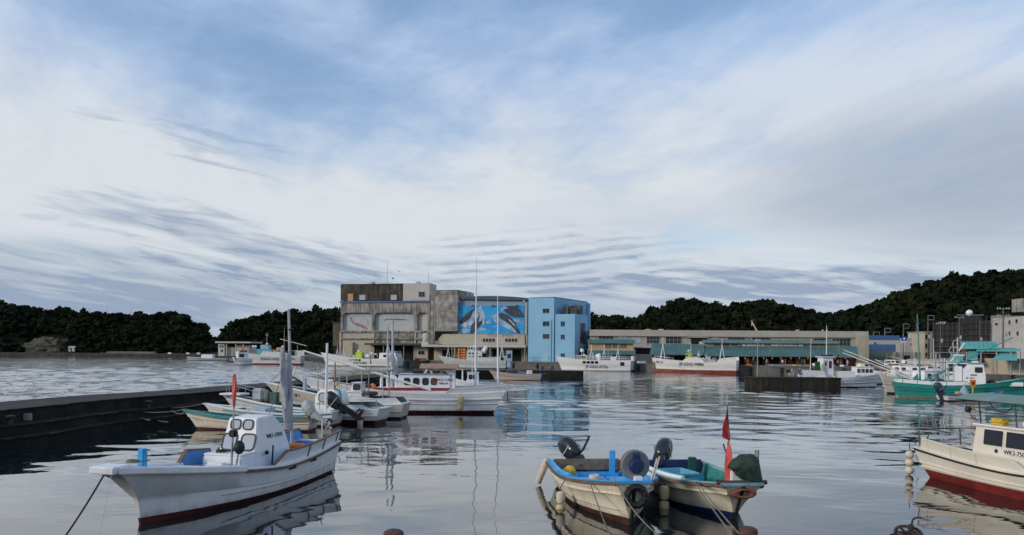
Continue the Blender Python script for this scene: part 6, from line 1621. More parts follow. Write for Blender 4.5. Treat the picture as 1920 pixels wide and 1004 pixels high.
def boat_hidden_launch():
    bow = W(958, 711); B = 2.2
    H = Hull('open_boat', 'dark blue launch mostly hidden behind the cream launch, engine showing', 'boat', near_stern(1030, 711.8, bow, B, 0.9), bow, B, 1.3, 0.9, 0.9, top=NAVY, bot=BROWN, inner=GREYPAINT, cap=GREYPAINT, boot=0.08, group=GRP)
    outboard(H, -H.L / 2 - 0.2, 0.3, 1.05, 8, 1.5, mat('blue_black_cowl', (0.03, 0.05, 0.09), 0.3))
boat_hidden_launch()

# ================================================================== BOATS, RIGHT
def boat_pilot():
    st = W(1528, 729) + Vector((0, 4.0, 0)); bow = W(1652, 728) + Vector((0, 1.6, 0)); B = 3.0
    H = Hull('fishing_boat', 'white boat with tall narrow wheelhouse and green mat, beside the concrete pier block', 'boat', st, bow, B, 1.9, 1.5, 1.35, tm=0.4, over=0.8, fs=0.85, boot=0.14, top=CLEAN, bot=MAROON, inner=GREYPAINT, cap=CLEAN, knuckle=0.4, group=GRP)
    x0 = -H.L / 2; d = H.deck(0.4)
    H.strip('red_line', mat('stripe_red', (0.30, 0.02, 0.035)), 0.30, 0.03, 0.05, 0.0, 1.0, off=0.02)
    H.bulwark(0.0, 0.24, 0.75, CLEAN, CLEAN, 0.02, 0.03, stanch=1)
    prof = [(x0 + 2.2, d), (x0 + 3.9, d), (x0 + 3.75, 4.0), (x0 + 2.35, 4.0)]
    k = cabin(H, 'wheelhouse', 0, 0, 0, 0, 1.6, 1.5, CLEAN, prof=prof, over=0.22, roof=0.12, bevel=0.03)
    for sd in (1, -1): k.side(x0 + 3.35, 3.05, 0.42, 1.0, sd, r=0.05, name='side_window', fm=CLEAN); k.side(x0 + 2.72, 2.65, 0.55, 1.9, sd, gm=mat('grey_door', (0.42, 0.44, 0.47), 0.5), r=0.05, name='door', fm=CLEAN); k.side(x0 + 2.72, 3.15, 0.3, 0.55, sd, r=0.04, name='door_window', fm=CLEAN)
    MB().box((x0 + 2.65, -0.7, 4.13), (x0 + 3.8, 0.7, 4.38)).build('solar_panel', NAVY, H.root, bevel=0.02)
    mast(H, x0 + 3.2, 0, 4.1, 4.2, 0.08, CLEAN, name='cabin_mast', r2=0.03)
    mast(H, x0 + 0.8, -0.3, 1.3, 5.2, 0.06, CREAMHULL, (0.1, 0), 'pole', 0.03)
    MB().prism([(0, 0), (1.0, 0), (0.75, 1.75), (0.15, 1.75)], (x0 + 1.0, -0.95, 1.7), (1, 0, 0), (0, 0, 1), 0.12).build('green_mat', mat('bright_green_mat', (0.02, 0.11, 0.02), 0.9, 0.2), H.root)
    H.rail(0.42, 0.72, 0.7, CLEAN, 3)
    MB().box((x0 + 4.3, -0.5, d), (x0 + 7.0, 0.5, 2.15)).build('work_table', CLEAN, H.root, bevel=0.05)
    MB().box((x0 + 4.5, 0.6, d), (x0 + 6.9, 1.2, 1.65)).build('net_bin', mat('brown_net', (0.10, 0.06, 0.05), 0.9), H.root)
    o = H.fender(0.33, 1 if False else -1, -0.2, 0, 'yellow oilskin bundle and floats hanging at the pier end of the white wheelhouse boat', 3, 0.24, 0.55, m=[YELLOW, ORANGE, YELLOW])
    return H
boat_pilot()
def boat_far_cabin():
    bow = W(1666, 722); B = 2.6
    H = Hull('fishing_boat', 'white low cabin boat with four windows, behind the cream bow', 'boat', near_stern(1600, 722, bow, B, 0.8, -1) + Vector((0, 2, 0)), bow + Vector((0, 2, 0)), B, 1.9, 1.4, 1.3, top=CLEAN, bot=MAROON, inner=GREYPAINT, cap=CLEAN, group=GRP)
    x0 = -H.L / 2; d = H.deck(0.5)
    k = cabin(H, 'wheelhouse', x0 + 1.5, x0 + 4.4, d, 2.55, 1.8, 1.6, CLEAN, 0.3, 0.1)
    for sd in (1, -1):
        for q in range(4): k.side(x0 + 1.9 + q * 0.62, 2.0, 0.42, 0.5, sd, r=0.08, name='side_window')
    k = cabin(H, 'upper_cabin', x0 + 2.2, x0 + 3.8, 2.62, 3.1, 1.3, 1.2, CREAMHULL, 0.3, 0.1)
    for sd in (1, -1): k.side(x0 + 3.2, 2.85, 0.5, 0.25, sd, r=0.04, name='side_window')
boat_far_cabin()
def boat_cream_bow():
    bow = W(1663, 739); B = 3.0
    d = Vector((10.0, 3.5, 0)); st = bow + d.normalized() * 11
    H = Hull('fishing_boat', 'cream fishing boat whose pointed bow shows left of the teal boat', 'boat', st, bow, B, 2.2, 1.3, 1.2, tm=0.3, over=1.0, fs=0.8, boot=0.2, top=CREAMHULL, bot=BROWN, inner=GREYPAINT, cap=CREAMHULL, knuckle=0.5, group=GRP)
    MB().tube([(H.L / 2 + 0.6, 0.1, 2.3), (H.L / 2 - 0.4, 0.1, 2.6)], 0.12, 8).build('bow_roller', CREAMHULL, H.root)
    k = cabin(H, 'wheelhouse', -1.5, 1.2, 0.8, 2.6, 1.9, 1.7, CLEAN, 0.3, 0.1)
    for sd in (1, -1):
        for q in range(2): k.side(-0.8 + q, 2.0, 0.5, 0.5, sd, r=0.06, name='side_window')
boat_cream_bow()
def boat_quay_small(label, px, d, L, rz, topm, cab, mh):
    c = D(px, 690, d); c.z = 0; h = Vector((math.cos(rz), math.sin(rz), 0)) * L / 2
    H = Hull('fishing_boat', label, 'boat', c - h, c + h, L * 0.25, 2.0, 1.3, 1.15, over=1.0, fs=0.85, boot=0.15, top=topm, bot=MAROON, inner=GREYPAINT, cap=topm, knuckle=0.45, group=GRP)
    k = cabin(H, 'wheelhouse', -L * 0.22, L * 0.10, 0.7, cab, L * 0.19, L * 0.17, CLEAN, 0.3, 0.1)
    for sd in (1, -1):
        for q in (-0.14, -0.02): k.side(L * q, cab - 0.5, 0.55, 0.5, sd, r=0.06, name='side_window')
    H.rail(0.05, 0.4, 0.6, STEEL, 4); H.bow_rail(0.78, 0.6, STEEL)
    for x_, h_ in ((-0.3, mh), (0.16, mh * 0.75), (-0.05, mh * 0.5)): mast(H, L * x_, 0.1, 1.0, h_, 0.06, (CLEAN, STEEL, AQUA)[int(abs(x_) * 10) % 3], (0.15, 0), 'mast', 0.03)
    MB().tube([(-L * 0.3, 0.1, 2.6), (L * 0.35, 0.3, mh * 0.7)], 0.05, 6, 0.03).build('boom', CREAMHULL, H.root)
    MB().ball((-L * 0.36, 0.1, 1.5), (0.5, 0.6, 0.4), 9).build('net_heap', mat('olive_net', (0.11, 0.10, 0.05), 0.9, 0.3), H.root, smooth=True)
boat_quay_small('white boat with two masts moored behind the teal boat by the quay', 1712, 118, 9.5, 2.7, CLEAN, 2.7, 6.0)
boat_quay_small('pale blue boat with a slanting boom by the quay, left of the steel stacks', 1752, 108, 8.5, 3.0, mat('pale_blue_hull', (.38, .48, .56), .5), 2.5, 5.2)
boat_quay_small('white boat tucked deepest by the quay behind the cream bow', 1682, 128, 9.0, 2.4, WHITE, 2.6, 5.0)
ROOFG = mat('green_cabin_roof', (0.05, 0.25, 0.24), 0.5)
def boat_teal(name_label, st, bow, B, kind):
    H = Hull('fishing_boat', name_label, 'boat', st, bow, B, 2.4, 1.55, 1.30, tm=0.35, over=1.3, tover=0.35, fs=0.85, boot=0.12, top=GREEN_T, bot=mat('white_boot', (0.55, 0.5, 0.42), 0.5, 0.15) if kind == 0 else NAVY, inner=mat('pale_teal_deck', (0.2, 0.42, 0.42), 0.6), cap=GREEN_T, knuckle=0.5, pb=2.0, group=GRP)
    x0 = -H.L / 2; d = H.deck(0.4)
    H.strip('rub_rail_upper', GREEN_T, 0.78, 0.06, 0.07, off=0.05)
    if kind == 0:
        H.bulwark(0.0, 0.55, 0.38, CLEAN, GREEN_T, 0.02, 0.03, stanch=4, din=0.22, lean=0.02)
        prof = [(x0 + 6.0, d), (x0 + 8.0, d), (x0 + 8.0, 2.3), (x0 + 7.8, 3.55), (x0 + 6.7, 3.55), (x0 + 6.35, 3.1), (x0 + 6.0, 3.0)]
        k = cabin(H, 'wheelhouse', 0, 0, 0, 0, 2.0, 1.8, CLEAN, prof=prof, bevel=0.04, roofm=AQUA)
        for sd in (1, -1):
            k.side(x0 + 7.35, 2.95, 0.62, 0.5, sd, r=0.04, name='side_window')
            k.side(x0 + 6.9, 2.42, 0.55, 0.12, sd, gm=mat('olive_plate', (0.25, 0.22, 0.03), 0.5), r=0.02, fr=0.01, name='name_plate')
            text('第八勝丸', 0.2, INK, H.root, (x0 + 6.6, sd * (k.hw(2.1) + 0.004), 2.1), (-sd, 0, 0), (0, 0, 1), 0.004)
        MB().box((x0 + 5.3, -0.6, d), (x0 + 5.95, 0.6, 3.3)).build('cabin_step', CLEAN, H.root, bevel=0.05)
        MB().box((x0 + 6.9, -0.25, 3.62), (x0 + 7.5, 0.25, 3.85)).build('roof_lamp', CLEAN, H.root, bevel=0.04)
        for xx, r_ in ((4.15, 0.12), (4.45, 0.13), (4.8, 0.09)): mast(H, x0 + xx, 0.1, 1.2, 2.9 if xx < 4.7 else 2.2, r_, STEEL, name='exhaust_stack', r2=r_)
        mast(H, x0 + 2.2, 0.0, 1.3, 7.4, 0.10, GREEN_T, (-0.35, 0), 'green_mast', 0.05)
        for a, b, m_ in (((2.2, 0, 1.6), (10.4, -0.8, 6.3), GREEN_T), ((2.2, 0.3, 1.5), (6.8, 0.8, 2.9), AQUA), ((2.1, 0, 1.7), (-2.2, -0.5, 3.9), CLEAN), ((1.9, 0.2, 1.9), (-5.2, 0.5, 4.9), CREAMHULL), ((2.0, -0.4, 1.6), (-5.4, -0.8, 4.6), CREAMHULL)):
            MB().tube([(x0 + a[0], a[1], a[2]), (x0 + b[0], b[1], b[2])], 0.075, 7, 0.045).build('boom', m_, H.root)
        MB().prism([(0, 0), (1.0, 0), (0.8, 1.0)], (x0 + 1.1, -0.1, 1.5), (1, 0, 0), (0, 0, 1), 0.2).build('mast_foot', GREEN_T, H.root)
        for k2, (xx, y) in enumerate(((3.2, 0.2), (2.9, -0.4), (3.7, -0.2))): MB().box((x0 + xx, y, 1.3), (x0 + xx + 0.7, y + 0.6, 1.75 + 0.1 * k2)).build('net_heap', (YELLOW, BLACK, NAVY)[k2], H.root, bevel=0.12)
        for xx, zz_ in ((3.6, 4.3), (5.3, 4.9), (5.6, 5.6)):
            MB().torus((x0 + xx, 0.2, zz_), 0.42, 0.045, Matrix.Rotation(PI / 2, 4, 'X'), 18, 6).build('radar_hoop', GREYPAINT, H.root, smooth=True); MB().tube([(x0 + xx, 0.2, zz_ - 1.2), (x0 + xx, 0.2, zz_ + 0.45)], 0.04, 5).build('hoop_post', GREYPAINT, H.root)
        MB().box((x0 + 5.2, -0.5, 4.35), (x0 + 6.2, 0.5, 4.5)).build('radar', CLEAN, H.root, bevel=0.05)
        MB().tube([(x0 + 5.6, 0, 3.3), (x0 + 5.6, 0, 6.3)], 0.06, 6).build('radar_post', STEEL, H.root)
        for zz_ in (4.0, 5.0): MB().tube([(x0 + 3.2, 0, zz_ - 0.3), (x0 + 8.9, -0.5, zz_ - 0.35)], 0.03, 5).build('stay', STEEL, H.root)
        MB().box((x0 + 8.3, -0.4, 1.4), (x0 + 9.0, 0.4, 1.95)).build('winch', BLACK, H.root, bevel=0.15)
        MB().box((x0 + 9.0, -0.9, 1.35), (x0 + 11.3, 0.9, 1.75)).build('fore_coaming', CLEAN, H.root, bevel=0.05)
    else:
        prof = [(x0 + 1.2, d), (x0 + 5.0, d), (x0 + 5.0, 1.8), (x0 + 3.9, 2.0), (x0 + 3.9, 2.9), (x0 + 4.3, 3.65), (x0 + 1.2, 3.65)]
        k = cabin(H, 'wheelhouse', 0, 0, 0, 0, 2.2, 2.0, CLEAN, prof=prof, bevel=0.04, roofm=AQUA)
        for sd in (1, -1):
            k.side(x0 + 1.75, 3.05, 0.6, 0.75, sd, r=0.05, name='side_window'); k.side(x0 + 2.95, 3.05, 1.0, 0.75, sd, r=0.05, name='side_window')
            MB().box((x0 + 1.2, sd * (k.hw(2.35)) - 0.01, 2.3), (x0 + 3.9, sd * (k.hw(2.35)) + 0.012, 2.38)).build('trim_line', NAVY, H.root)
        MB().ball((x0 + 4.6, 0.2, 2.7), (0.5, 0.7, 0.75), 10).build('net_heap', BLACK, H.root, smooth=True)
        MB().tube([(x0 + 2.0, 0, 3.7), (x0 + 3.4, 0, 5.8)], 0.08, 6).build('boom', CREAMHULL, H.root)
        mast(H, x0 + 0.6, 0.3, 1.4, 3.4, 0.06, STEEL, name='pole')
    return H
_st = near_stern(1683, 745, W(1893, 751), 3.4, 0.85, -1)
T1 = boat_teal('long teal fishing boat with white wheelhouse, green mast and slanting booms', _st, _st + Vector((math.cos(R(-20)), math.sin(R(-20)), 0)) * 11.5, 3.4, 0)
MB().prism([(-0.3, 0), (0.3, 0), (0.3, 0.85), (-0.3, 0.85)], (0, 0, 0), (1, 0, 0), (0, 0, 1), 0.12)
_p = W(1852, 748)
T2 = boat_teal('teal fishing boat with larger white cabin, partly hidden behind the boat with green mast', _p + Vector((-1.5, 8.0, 0)), _p + Vector((10.0, 5.0, 0)), 3.2, 1)
def orange_board():
    c = D(1824, 722, 76.5); o = thing('signal_board', 'orange square board on a short post in front of the teal boat cabin', 'sign', (c.x, c.y, 1.05), 0)
    MB().tube([(0, 0, -0.9), (0, 0, 0.3)], 0.06, 6).build('post', YELLOW, o); MB().box((-0.3, -0.05, 0.3), (0.3, 0.05, 0.95)).build('board', ORANGE, o, bevel=0.02); MB().box((-0.12, -0.056, 0.45), (0.12, -0.052, 0.8)).build('board_mark', BROWN, o)
orange_board()
def boat_cone_dinghy():
    st = W(1768, 752); bow = W(1872, 751); B = 1.7
    H = Hull('outboard_dinghy', 'small white dinghy with grey net cone lying before the teal boat', 'boat', st, bow, B, 0.95, 0.55, 0.5, over=0.5, fs=0.85, boot=0.10, top=mat('pinkish_white', (0.68, 0.64, 0.62), 0.5), bot=MAROON, inner=LBLUE, cap=mat('petrol_blue', (0.02, 0.12, 0.18)), group=GRP)
    outboard(H, -H.L / 2 - 0.1, 0.0, 0.75, -20, 1.5, mat('blue_black_cowl', (0.03, 0.05, 0.09), 0.3))
    MB().lathe([(0.62, 0), (0.5, 0.25), (0.28, 0.7), (0.1, 1.05), (0.08, 1.1)], 14, Matrix.Translation((-0.85, 0, 0.42))).build('net_cone', mat('grey_net', (0.33, 0.36, 0.42), 0.9, 0.15, 8), H.root, smooth=True)
    MB().ball((-0.85, 0, 1.62), 0.14, 8).build('net_float', PFOAM, H.root, smooth=True)
    MB().ball((-1.9, -0.3, 0.75), (0.3, 0.25, 0.2), 8).build('float', mat('peach_float', (0.6, 0.35, 0.2), 0.7), H.root, smooth=True)
boat_cone_dinghy()

# ================================================================== SHIPS AT THE FAR QUAY
def ship(label, bow, stern, B, zb, zs, zm, top=WHITE, bot=RED, boot=0.2, over=1.6, **kw):
    a = dict(tm=0.35, fs=0.88, tip=0.35, depth=0.6, inner=GREYPAINT, cap=top, flare=1.9, pb=1.6, capw=0.25, knuckle=0.35, group='longline ships at the far quay')
    a.update(kw)
    return Hull('fishing_ship', label, 'ship', stern, bow, B, zb, zs, zm, over=over, boot=boot, top=top, bot=bot, **a)
def roofkit(H, xs, z, seed, n=5):
    r = random.Random(seed)
    for k in range(n):
        x = r.uniform(*xs); y = r.uniform(-0.8, 0.8); q = r.random()
        if q < 0.4: mast(H, x, y, z, r.uniform(1.0, 2.6), 0.05, CLEAN, name='antenna')
        elif q < 0.7: MB().lathe([(0.05, 0), (0.05, 0.7), (0.32, 0.8), (0.38, 1.05), (0.25, 1.3), (0.04, 1.4)], 10, Matrix.Translation((x, y, z))).build('radar_dome', CLEAN, H.root, smooth=True)
        else: MB().box((x - 0.5, y - 0.3, z), (x + 0.5, y + 0.3, z + r.uniform(0.4, 0.8))).build('deck_box', (CLEAN, GREYPAINT, mat('pale_blue_deck', (0.40, 0.50, 0.62)))[k % 3], H.root)
def tripod(H, x, z, h, name='tripod_mast'):
    f = MB()
    for dx, dy in ((0.5, 0.4), (0.5, -0.4), (-0.5, 0)): f.tube([(x + dx, dy, z), (x, 0, z + h)], 0.07, 6)
    f.tube([(x, 0, z + h), (x, 0, z + h * 1.35)], 0.05, 5); f.tube([(x, -0.6, z + h), (x, 0.6, z + h)], 0.05, 5); f.build(name, CLEAN, H.root)
    MB().ball((x, 0, z + h * 1.38), 0.14, 8).build('mast_lamp', CLEAN, H.root, smooth=True)
def porthole(H, x, z, w, h, sd=1):
    t = (x + H.L / 2) / H.L; a, b, c = H.P(t, sd, z), H.P(t + 0.02, sd, z), H.P(t, sd, z + 0.2)
    U = (a - b).normalized() * 1.0; V = (c - a); V.x = 0; V = (V - U * V.dot(U)).normalized()
    if sd < 0: U = -U
    window(H.root, a + U.cross(V) * 0.06, U, V, w, h, r=0.06, fr=0.05, th=0.03)
def hull_text(H, txt, size, m, x, z, sd=1):
    """lettering that lies along the flared hull side"""
    t = (x + H.L / 2) / H.L; a, b, c, e = H.P(t, sd, z), H.P(t + 0.08, sd, z), H.P(t - 0.08, sd, z), H.P(t, sd, z + 0.3)
    U = (c - b).normalized(); V = e - a; V.x = 0; V = (V - U * V.dot(U)).normalized()
    text(txt, size, m, H.root, a + U.cross(V) * 0.09, U, V, 0.01)
def s_ko2():
    b, s = W(447, 684), W(563, 685); off = Vector((0, 1.9, 0))
    H = ship('white longline ship with rust streaks and an orange box lying before the wooded hill', b + off, s + off, 4.4, 3.9, 2.7, 2.5, RUSTWHITE, RED, 0.45, 1.6)
    x0 = -H.L / 2
    H.bulwark(0.18, 0.62, 1.2, RUSTWHITE, RUSTWHITE, 0.06, 0.05, din=0.1, lean=0.05); H.bulwark(0.0, 0.28, 1.5, RUSTWHITE, RUSTWHITE, 0.005, 0.08, din=0.05, lean=0.05)
    MB().box((x0 + 1.6, H.B / 2 - 0.12, 2.9), (x0 + 4.4, H.B / 2 + 0.12, 4.1)).build('stern_opening', SHADE, H.root)
    MB().box((x0 + 6.5, -1.2, 2.6), (x0 + 8.0, 1.9, 4.3)).build('orange_box', ORANGE, H.root, bevel=0.08)
    MB().box((x0 + 8.5, -1.3, 2.6), (x0 + 13.0, 1.3, 4.6)).build('wheelhouse', AQUA, H.root, bevel=0.08)
    MB().box((x0 + 9.5, -1.0, 4.6), (x0 + 12.0, 1.0, 5.8)).build('bridge', mat('pale_blue_deck', (0.40, 0.50, 0.62)), H.root, bevel=0.08)
    MB().ball((x0 + 10.0, 0.9, 6.0), 0.45, 10).build('radar_dome', mat('pale_green_dome', (0.5, 0.75, 0.5), 0.4), H.root, smooth=True)
    roofkit(H, (x0 + 1, x0 + 16), 4.3, 2, 8)
    for xx, h in ((5.2, 6.5), (10.3, 5.0), (3.8, 3.0)): mast(H, x0 + xx, 0.3, 4.2, h, 0.09, STEEL, name='mast', r2=0.04)
    MB().tube([(x0 + 6.4, 0.5, 7.6), (x0 - 1.5, 0.8, 5.6)], 0.10, 6).build('boom', CREAMHULL, H.root)
    MB().torus((x0 + 10.3, 0.3, 8.8), 0.4, 0.06, Matrix.Rotation(PI / 2, 4, 'X'), 14, 5).build('radar_hoop', AQUA, H.root)
    hull_text(H, 'JP-KO2-1023', 1.0, INK, x0 + 8.6, 1.75)
    hull_text(H, '高知丸', 0.7, INK, x0 + 2.6, 1.8)
s_ko2()
def s_red_stub():
    s = W(420, 686) + Vector((0, 8, 0)); b = W(446, 686) + Vector((0.5, 9, 0))
    H = Hull('fishing_boat', 'small white workboat with red gear on deck, left of the rust streaked ship', 'boat', b, s, 3.0, 2.2, 1.9, 1.8, over=0.4, fs=0.9, tip=0.9, boot=0.15, top=WHITE, bot=MAROON, inner=GREYPAINT, cap=WHITE, group='longline ships at the far quay')
    MB().box((-1.2, -1.1, 1.2), (1.6, 1.1, 3.6)).build('deckhouse', CLEAN, H.root, bevel=0.06); window(H.root, (0.6, 1.104, 2.7), (-1, 0, 0), (0, 0, 1), 1.3, 0.9); 
    MB().box((-1.0, -0.9, 3.6), (1.0, 0.9, 4.2)).build('gear_pile', mat('faded_red_gear', (0.4, 0.12, 0.1), 0.8, 0.2), H.root, bevel=0.1)
s_red_stub()
def s_lime():
    b, s = W(609, 686.4), W(748, 688.6); off = Vector((0, 1.8, 0))
    H = ship('long white ship with lime box and blue covered stern house before the storehouse', b + off, s + off, 4.4, 3.7, 2.6, 2.1, WHITE, BROWN, 0.12, 1.6, inner=AQUA)
    x0 = -H.L / 2
    for k in range(4): porthole(H, x0 + 11.0 + k * 1.0, 1.75, 0.55, 0.5)
    MB().box((x0 + 0.3, -1.9, 2.2), (x0 + 5.4, 2.0, 3.8), tx=0.1, ty=0.1).build('stern_house', WHITE, H.root, bevel=0.05)
    MB().box((x0 + 0.2, -1.7, 3.8), (x0 + 3.6, 1.8, 4.35), tx=0.2, ty=0.2).build('blue_cover', mat('blue_cover', (0.14, 0.26, 0.44), 0.8, 0.1), H.root, bevel=0.1)
    window(H.root, (x0 + 3.6, 2.0, 2.95), (-1, 0, 0), (0, 0, 1), 0.9, 0.6, r=0.05)
    MB().box((x0 + 11.2, -0.9, 2.0), (x0 + 13.2, 1.0, 3.9)).build('lime_house', LIME, H.root, bevel=0.08); MB().box((x0 + 13.3, -0.8, 2.0), (x0 + 14.2, 0.9, 3.2)).build('deck_box', mat('pale_green', (0.4, 0.5, 0.3), 0.6), H.root)
    for xx in (17.5, 19.5): tripod(H, x0 + xx, 2.6, 2.0)
    tripod(H, x0 + 3.6, 4.0, 2.2)
    roofkit(H, (x0 + 6, x0 + 12), 2.6, 5, 9); roofkit(H, (x0 + 7, x0 + 16), 3.2, 8, 4)
    MB().box((x0 + 7.8, 2.05, 0.8), (x0 + 7.9, 2.3, 2.9)).build('rubbing_post', WOOD, H.root)
    hull_text(H, 'JP-KT2-0802', 0.8, INK, x0 + 11.0, 0.95)
s_lime()
def s_orange():
    b, s = W(838, 690.5), W(948, 691.5); off = Vector((0, 1.8, 0))
    H = ship('white ship with stacked orange floats, tall bridge and pale blue stern gantry', b + off, s + off, 4.0, 3.2, 2.3, 1.9, mat('greenish_white', (0.68, 0.72, 0.68), 0.4, 0.05, 1.0, (0.4, 0.36, 0.28), 0.3, True), BROWN, 0.15, 2.6, inner=GREYPAINT)
    x0 = -H.L / 2; m = mat('greenish_white', (0.68, 0.72, 0.68))
    H.bulwark(0.0, 0.62, 0.9, m, m, 0.005, 0.05, din=0.08)
    for k in range(7): window(H.root, (x0 + 9.4 - (k % 4) * 0.9, 1.504, 3.05 + 0.85 * (k // 4)), (-1, 0, 0), (0, 0, 1), 0.5, 0.35, r=0.05)
    MB().box((x0 + 6.2, -1.5, 1.9), (x0 + 10.2, 1.5, 4.6)).build('bridge', m, H.root, bevel=0.06); MB().box((x0 + 8.4, -1.2, 4.6), (x0 + 10.0, 1.2, 5.7)).build('upper_bridge', m, H.root, bevel=0.06)
    for u in range(2): window(H.root, (x0 + 9.6 - u * 0.7, 1.204, 5.2), (-1, 0, 0), (0, 0, 1), 0.4, 0.5, r=0.05)
    for i in range(3):
        for j in range(4): MB().ball((x0 + 10.8 + i * 0.72, 0.9 - (i % 2) * 0.2, 2.6 + j * 0.72), 0.40, 8).build('orange_float', ORANGE, H.root, smooth=True)
    MB().box((x0 + 10.5, -1.3, 1.8), (x0 + 13.8, 0.4, 2.9)).build('hatch', NAVY, H.root, bevel=0.1)
    MB().lathe([(0.5, 0), (0.55, 1.6), (0.3, 1.9)], 12, Matrix.Translation((x0 + 5.9, 0.6, 4.0)) @ Matrix.Rotation(R(-25), 4, 'Y')).build('funnel', CLEAN, H.root, smooth=True)
    roofkit(H, (x0 + 5, x0 + 9), 4.6, 3, 6); tripod(H, x0 + 15.2, 2.4, 2.6); tripod(H, x0 + 1.0, 3.0, 2.8)
    g = mat('pale_blue_gantry', (0.36, 0.50, 0.60), 0.5)
    MB().box((x0 - 1.7, -1.6, 2.0), (x0 - 0.2, 1.7, 4.7)).build('stern_gantry', g, H.root, bevel=0.05); MB().box((x0 - 1.4, 1.69, 2.7), (x0 - 0.5, 1.74, 3.9)).build('gantry_net', NAVY, H.root)
    MB().box((x0 - 1.6, -1.4, 0.3), (x0 - 0.3, 1.6, 1.98)).build('stern_platform', g, H.root); window(H.root, (x0 + 0.9, 1.99, 2.6), (-1, 0, 0), (0, 0, 1), 0.6, 0.8, r=0.06)
    for xx in (13.5, 14.2, 5.0): mast(H, x0 + xx, 0.3, 2.2, 4.2, 0.05, CREAMHULL, name='pole')
s_orange()
def s_gn0736():
    b, s = W(1054, 695), W(1186, 697); off = Vector((0, 2.0, 0))
    H = ship('white ship with four black square windows in its hull, before the blue building', b + off, s + off, 4.4, 3.4, 2.55, 2.5, CLEAN, WHITE, 0.1, 1.4, pb=2.4)
    x0 = -H.L / 2
    H.strip('seam', mat('hull_seam', (0.42, 0.43, 0.45)), 0.5, 0.05, 0.03, 0.0, 0.98, off=0.02)
    for k in range(4): porthole(H, x0 + 7.7 + k * 0.95, 2.05, 0.68, 0.50)
    porthole(H, x0 + 1.9, 1.75, 0.85, 0.75)
    MB().box((x0 - 0.75, -1.9, 0.3), (x0 - 0.12, 1.95, 2.5)).build('stern_platform', mat('blue_grey_stern', (0.12, 0.17, 0.28), 0.6, 0.2), H.root, bevel=0.04)
    MB().box((x0 - 0.72, -1.8, 2.5), (x0 - 0.1, 1.8, 3.6)).build('stern_rail_box', CLEAN, H.root)
    MB().box((x0 + 10.3, -1.0, 2.4), (x0 + 12.3, 1.2, 3.75)).build('wheelhouse', mat('pale_green', (0.4, 0.5, 0.3)), H.root, bevel=0.06); window(H.root, (x0 + 11.4, 1.204, 3.3), (-1, 0, 0), (0, 0, 1), 1.2, 0.4, r=0.04)
    H.rail(0.05, 0.75, 0.85, CLEAN, 14, (1, -1), 0.035, 0.15, True)
    for xx in (3.2, 6.5, 9.6): tripod(H, x0 + xx, 2.5, 2.6)
    MB().lathe([(0.45, 0), (0.5, 1.2), (0.3, 1.6), (0.05, 1.7)], 12, Matrix.Translation((x0 + 7.6, 0.8, 2.5))).build('life_raft', CLEAN, H.root, smooth=True); MB().box((x0 + 3.4, 0, 2.5), (x0 + 4.8, 1.2, 3.4)).build('deck_box', CLEAN, H.root, bevel=0.05)
    MB().lathe([(0.05, 0), (0.05, 0.7), (0.4, 0.8), (0.48, 1.15), (0.3, 1.5), (0.04, 1.6)], 10, Matrix.Translation((x0 + 11.9, 0.2, 3.75))).build('radar_dome', CLEAN, H.root, smooth=True)
    roofkit(H, (x0 + 4, x0 + 13), 2.6, 12, 8)
    hull_text(H, 'JP-GN2-0736', 1.0, INK, x0 + 7.9, 1.0)
s_gn0736()
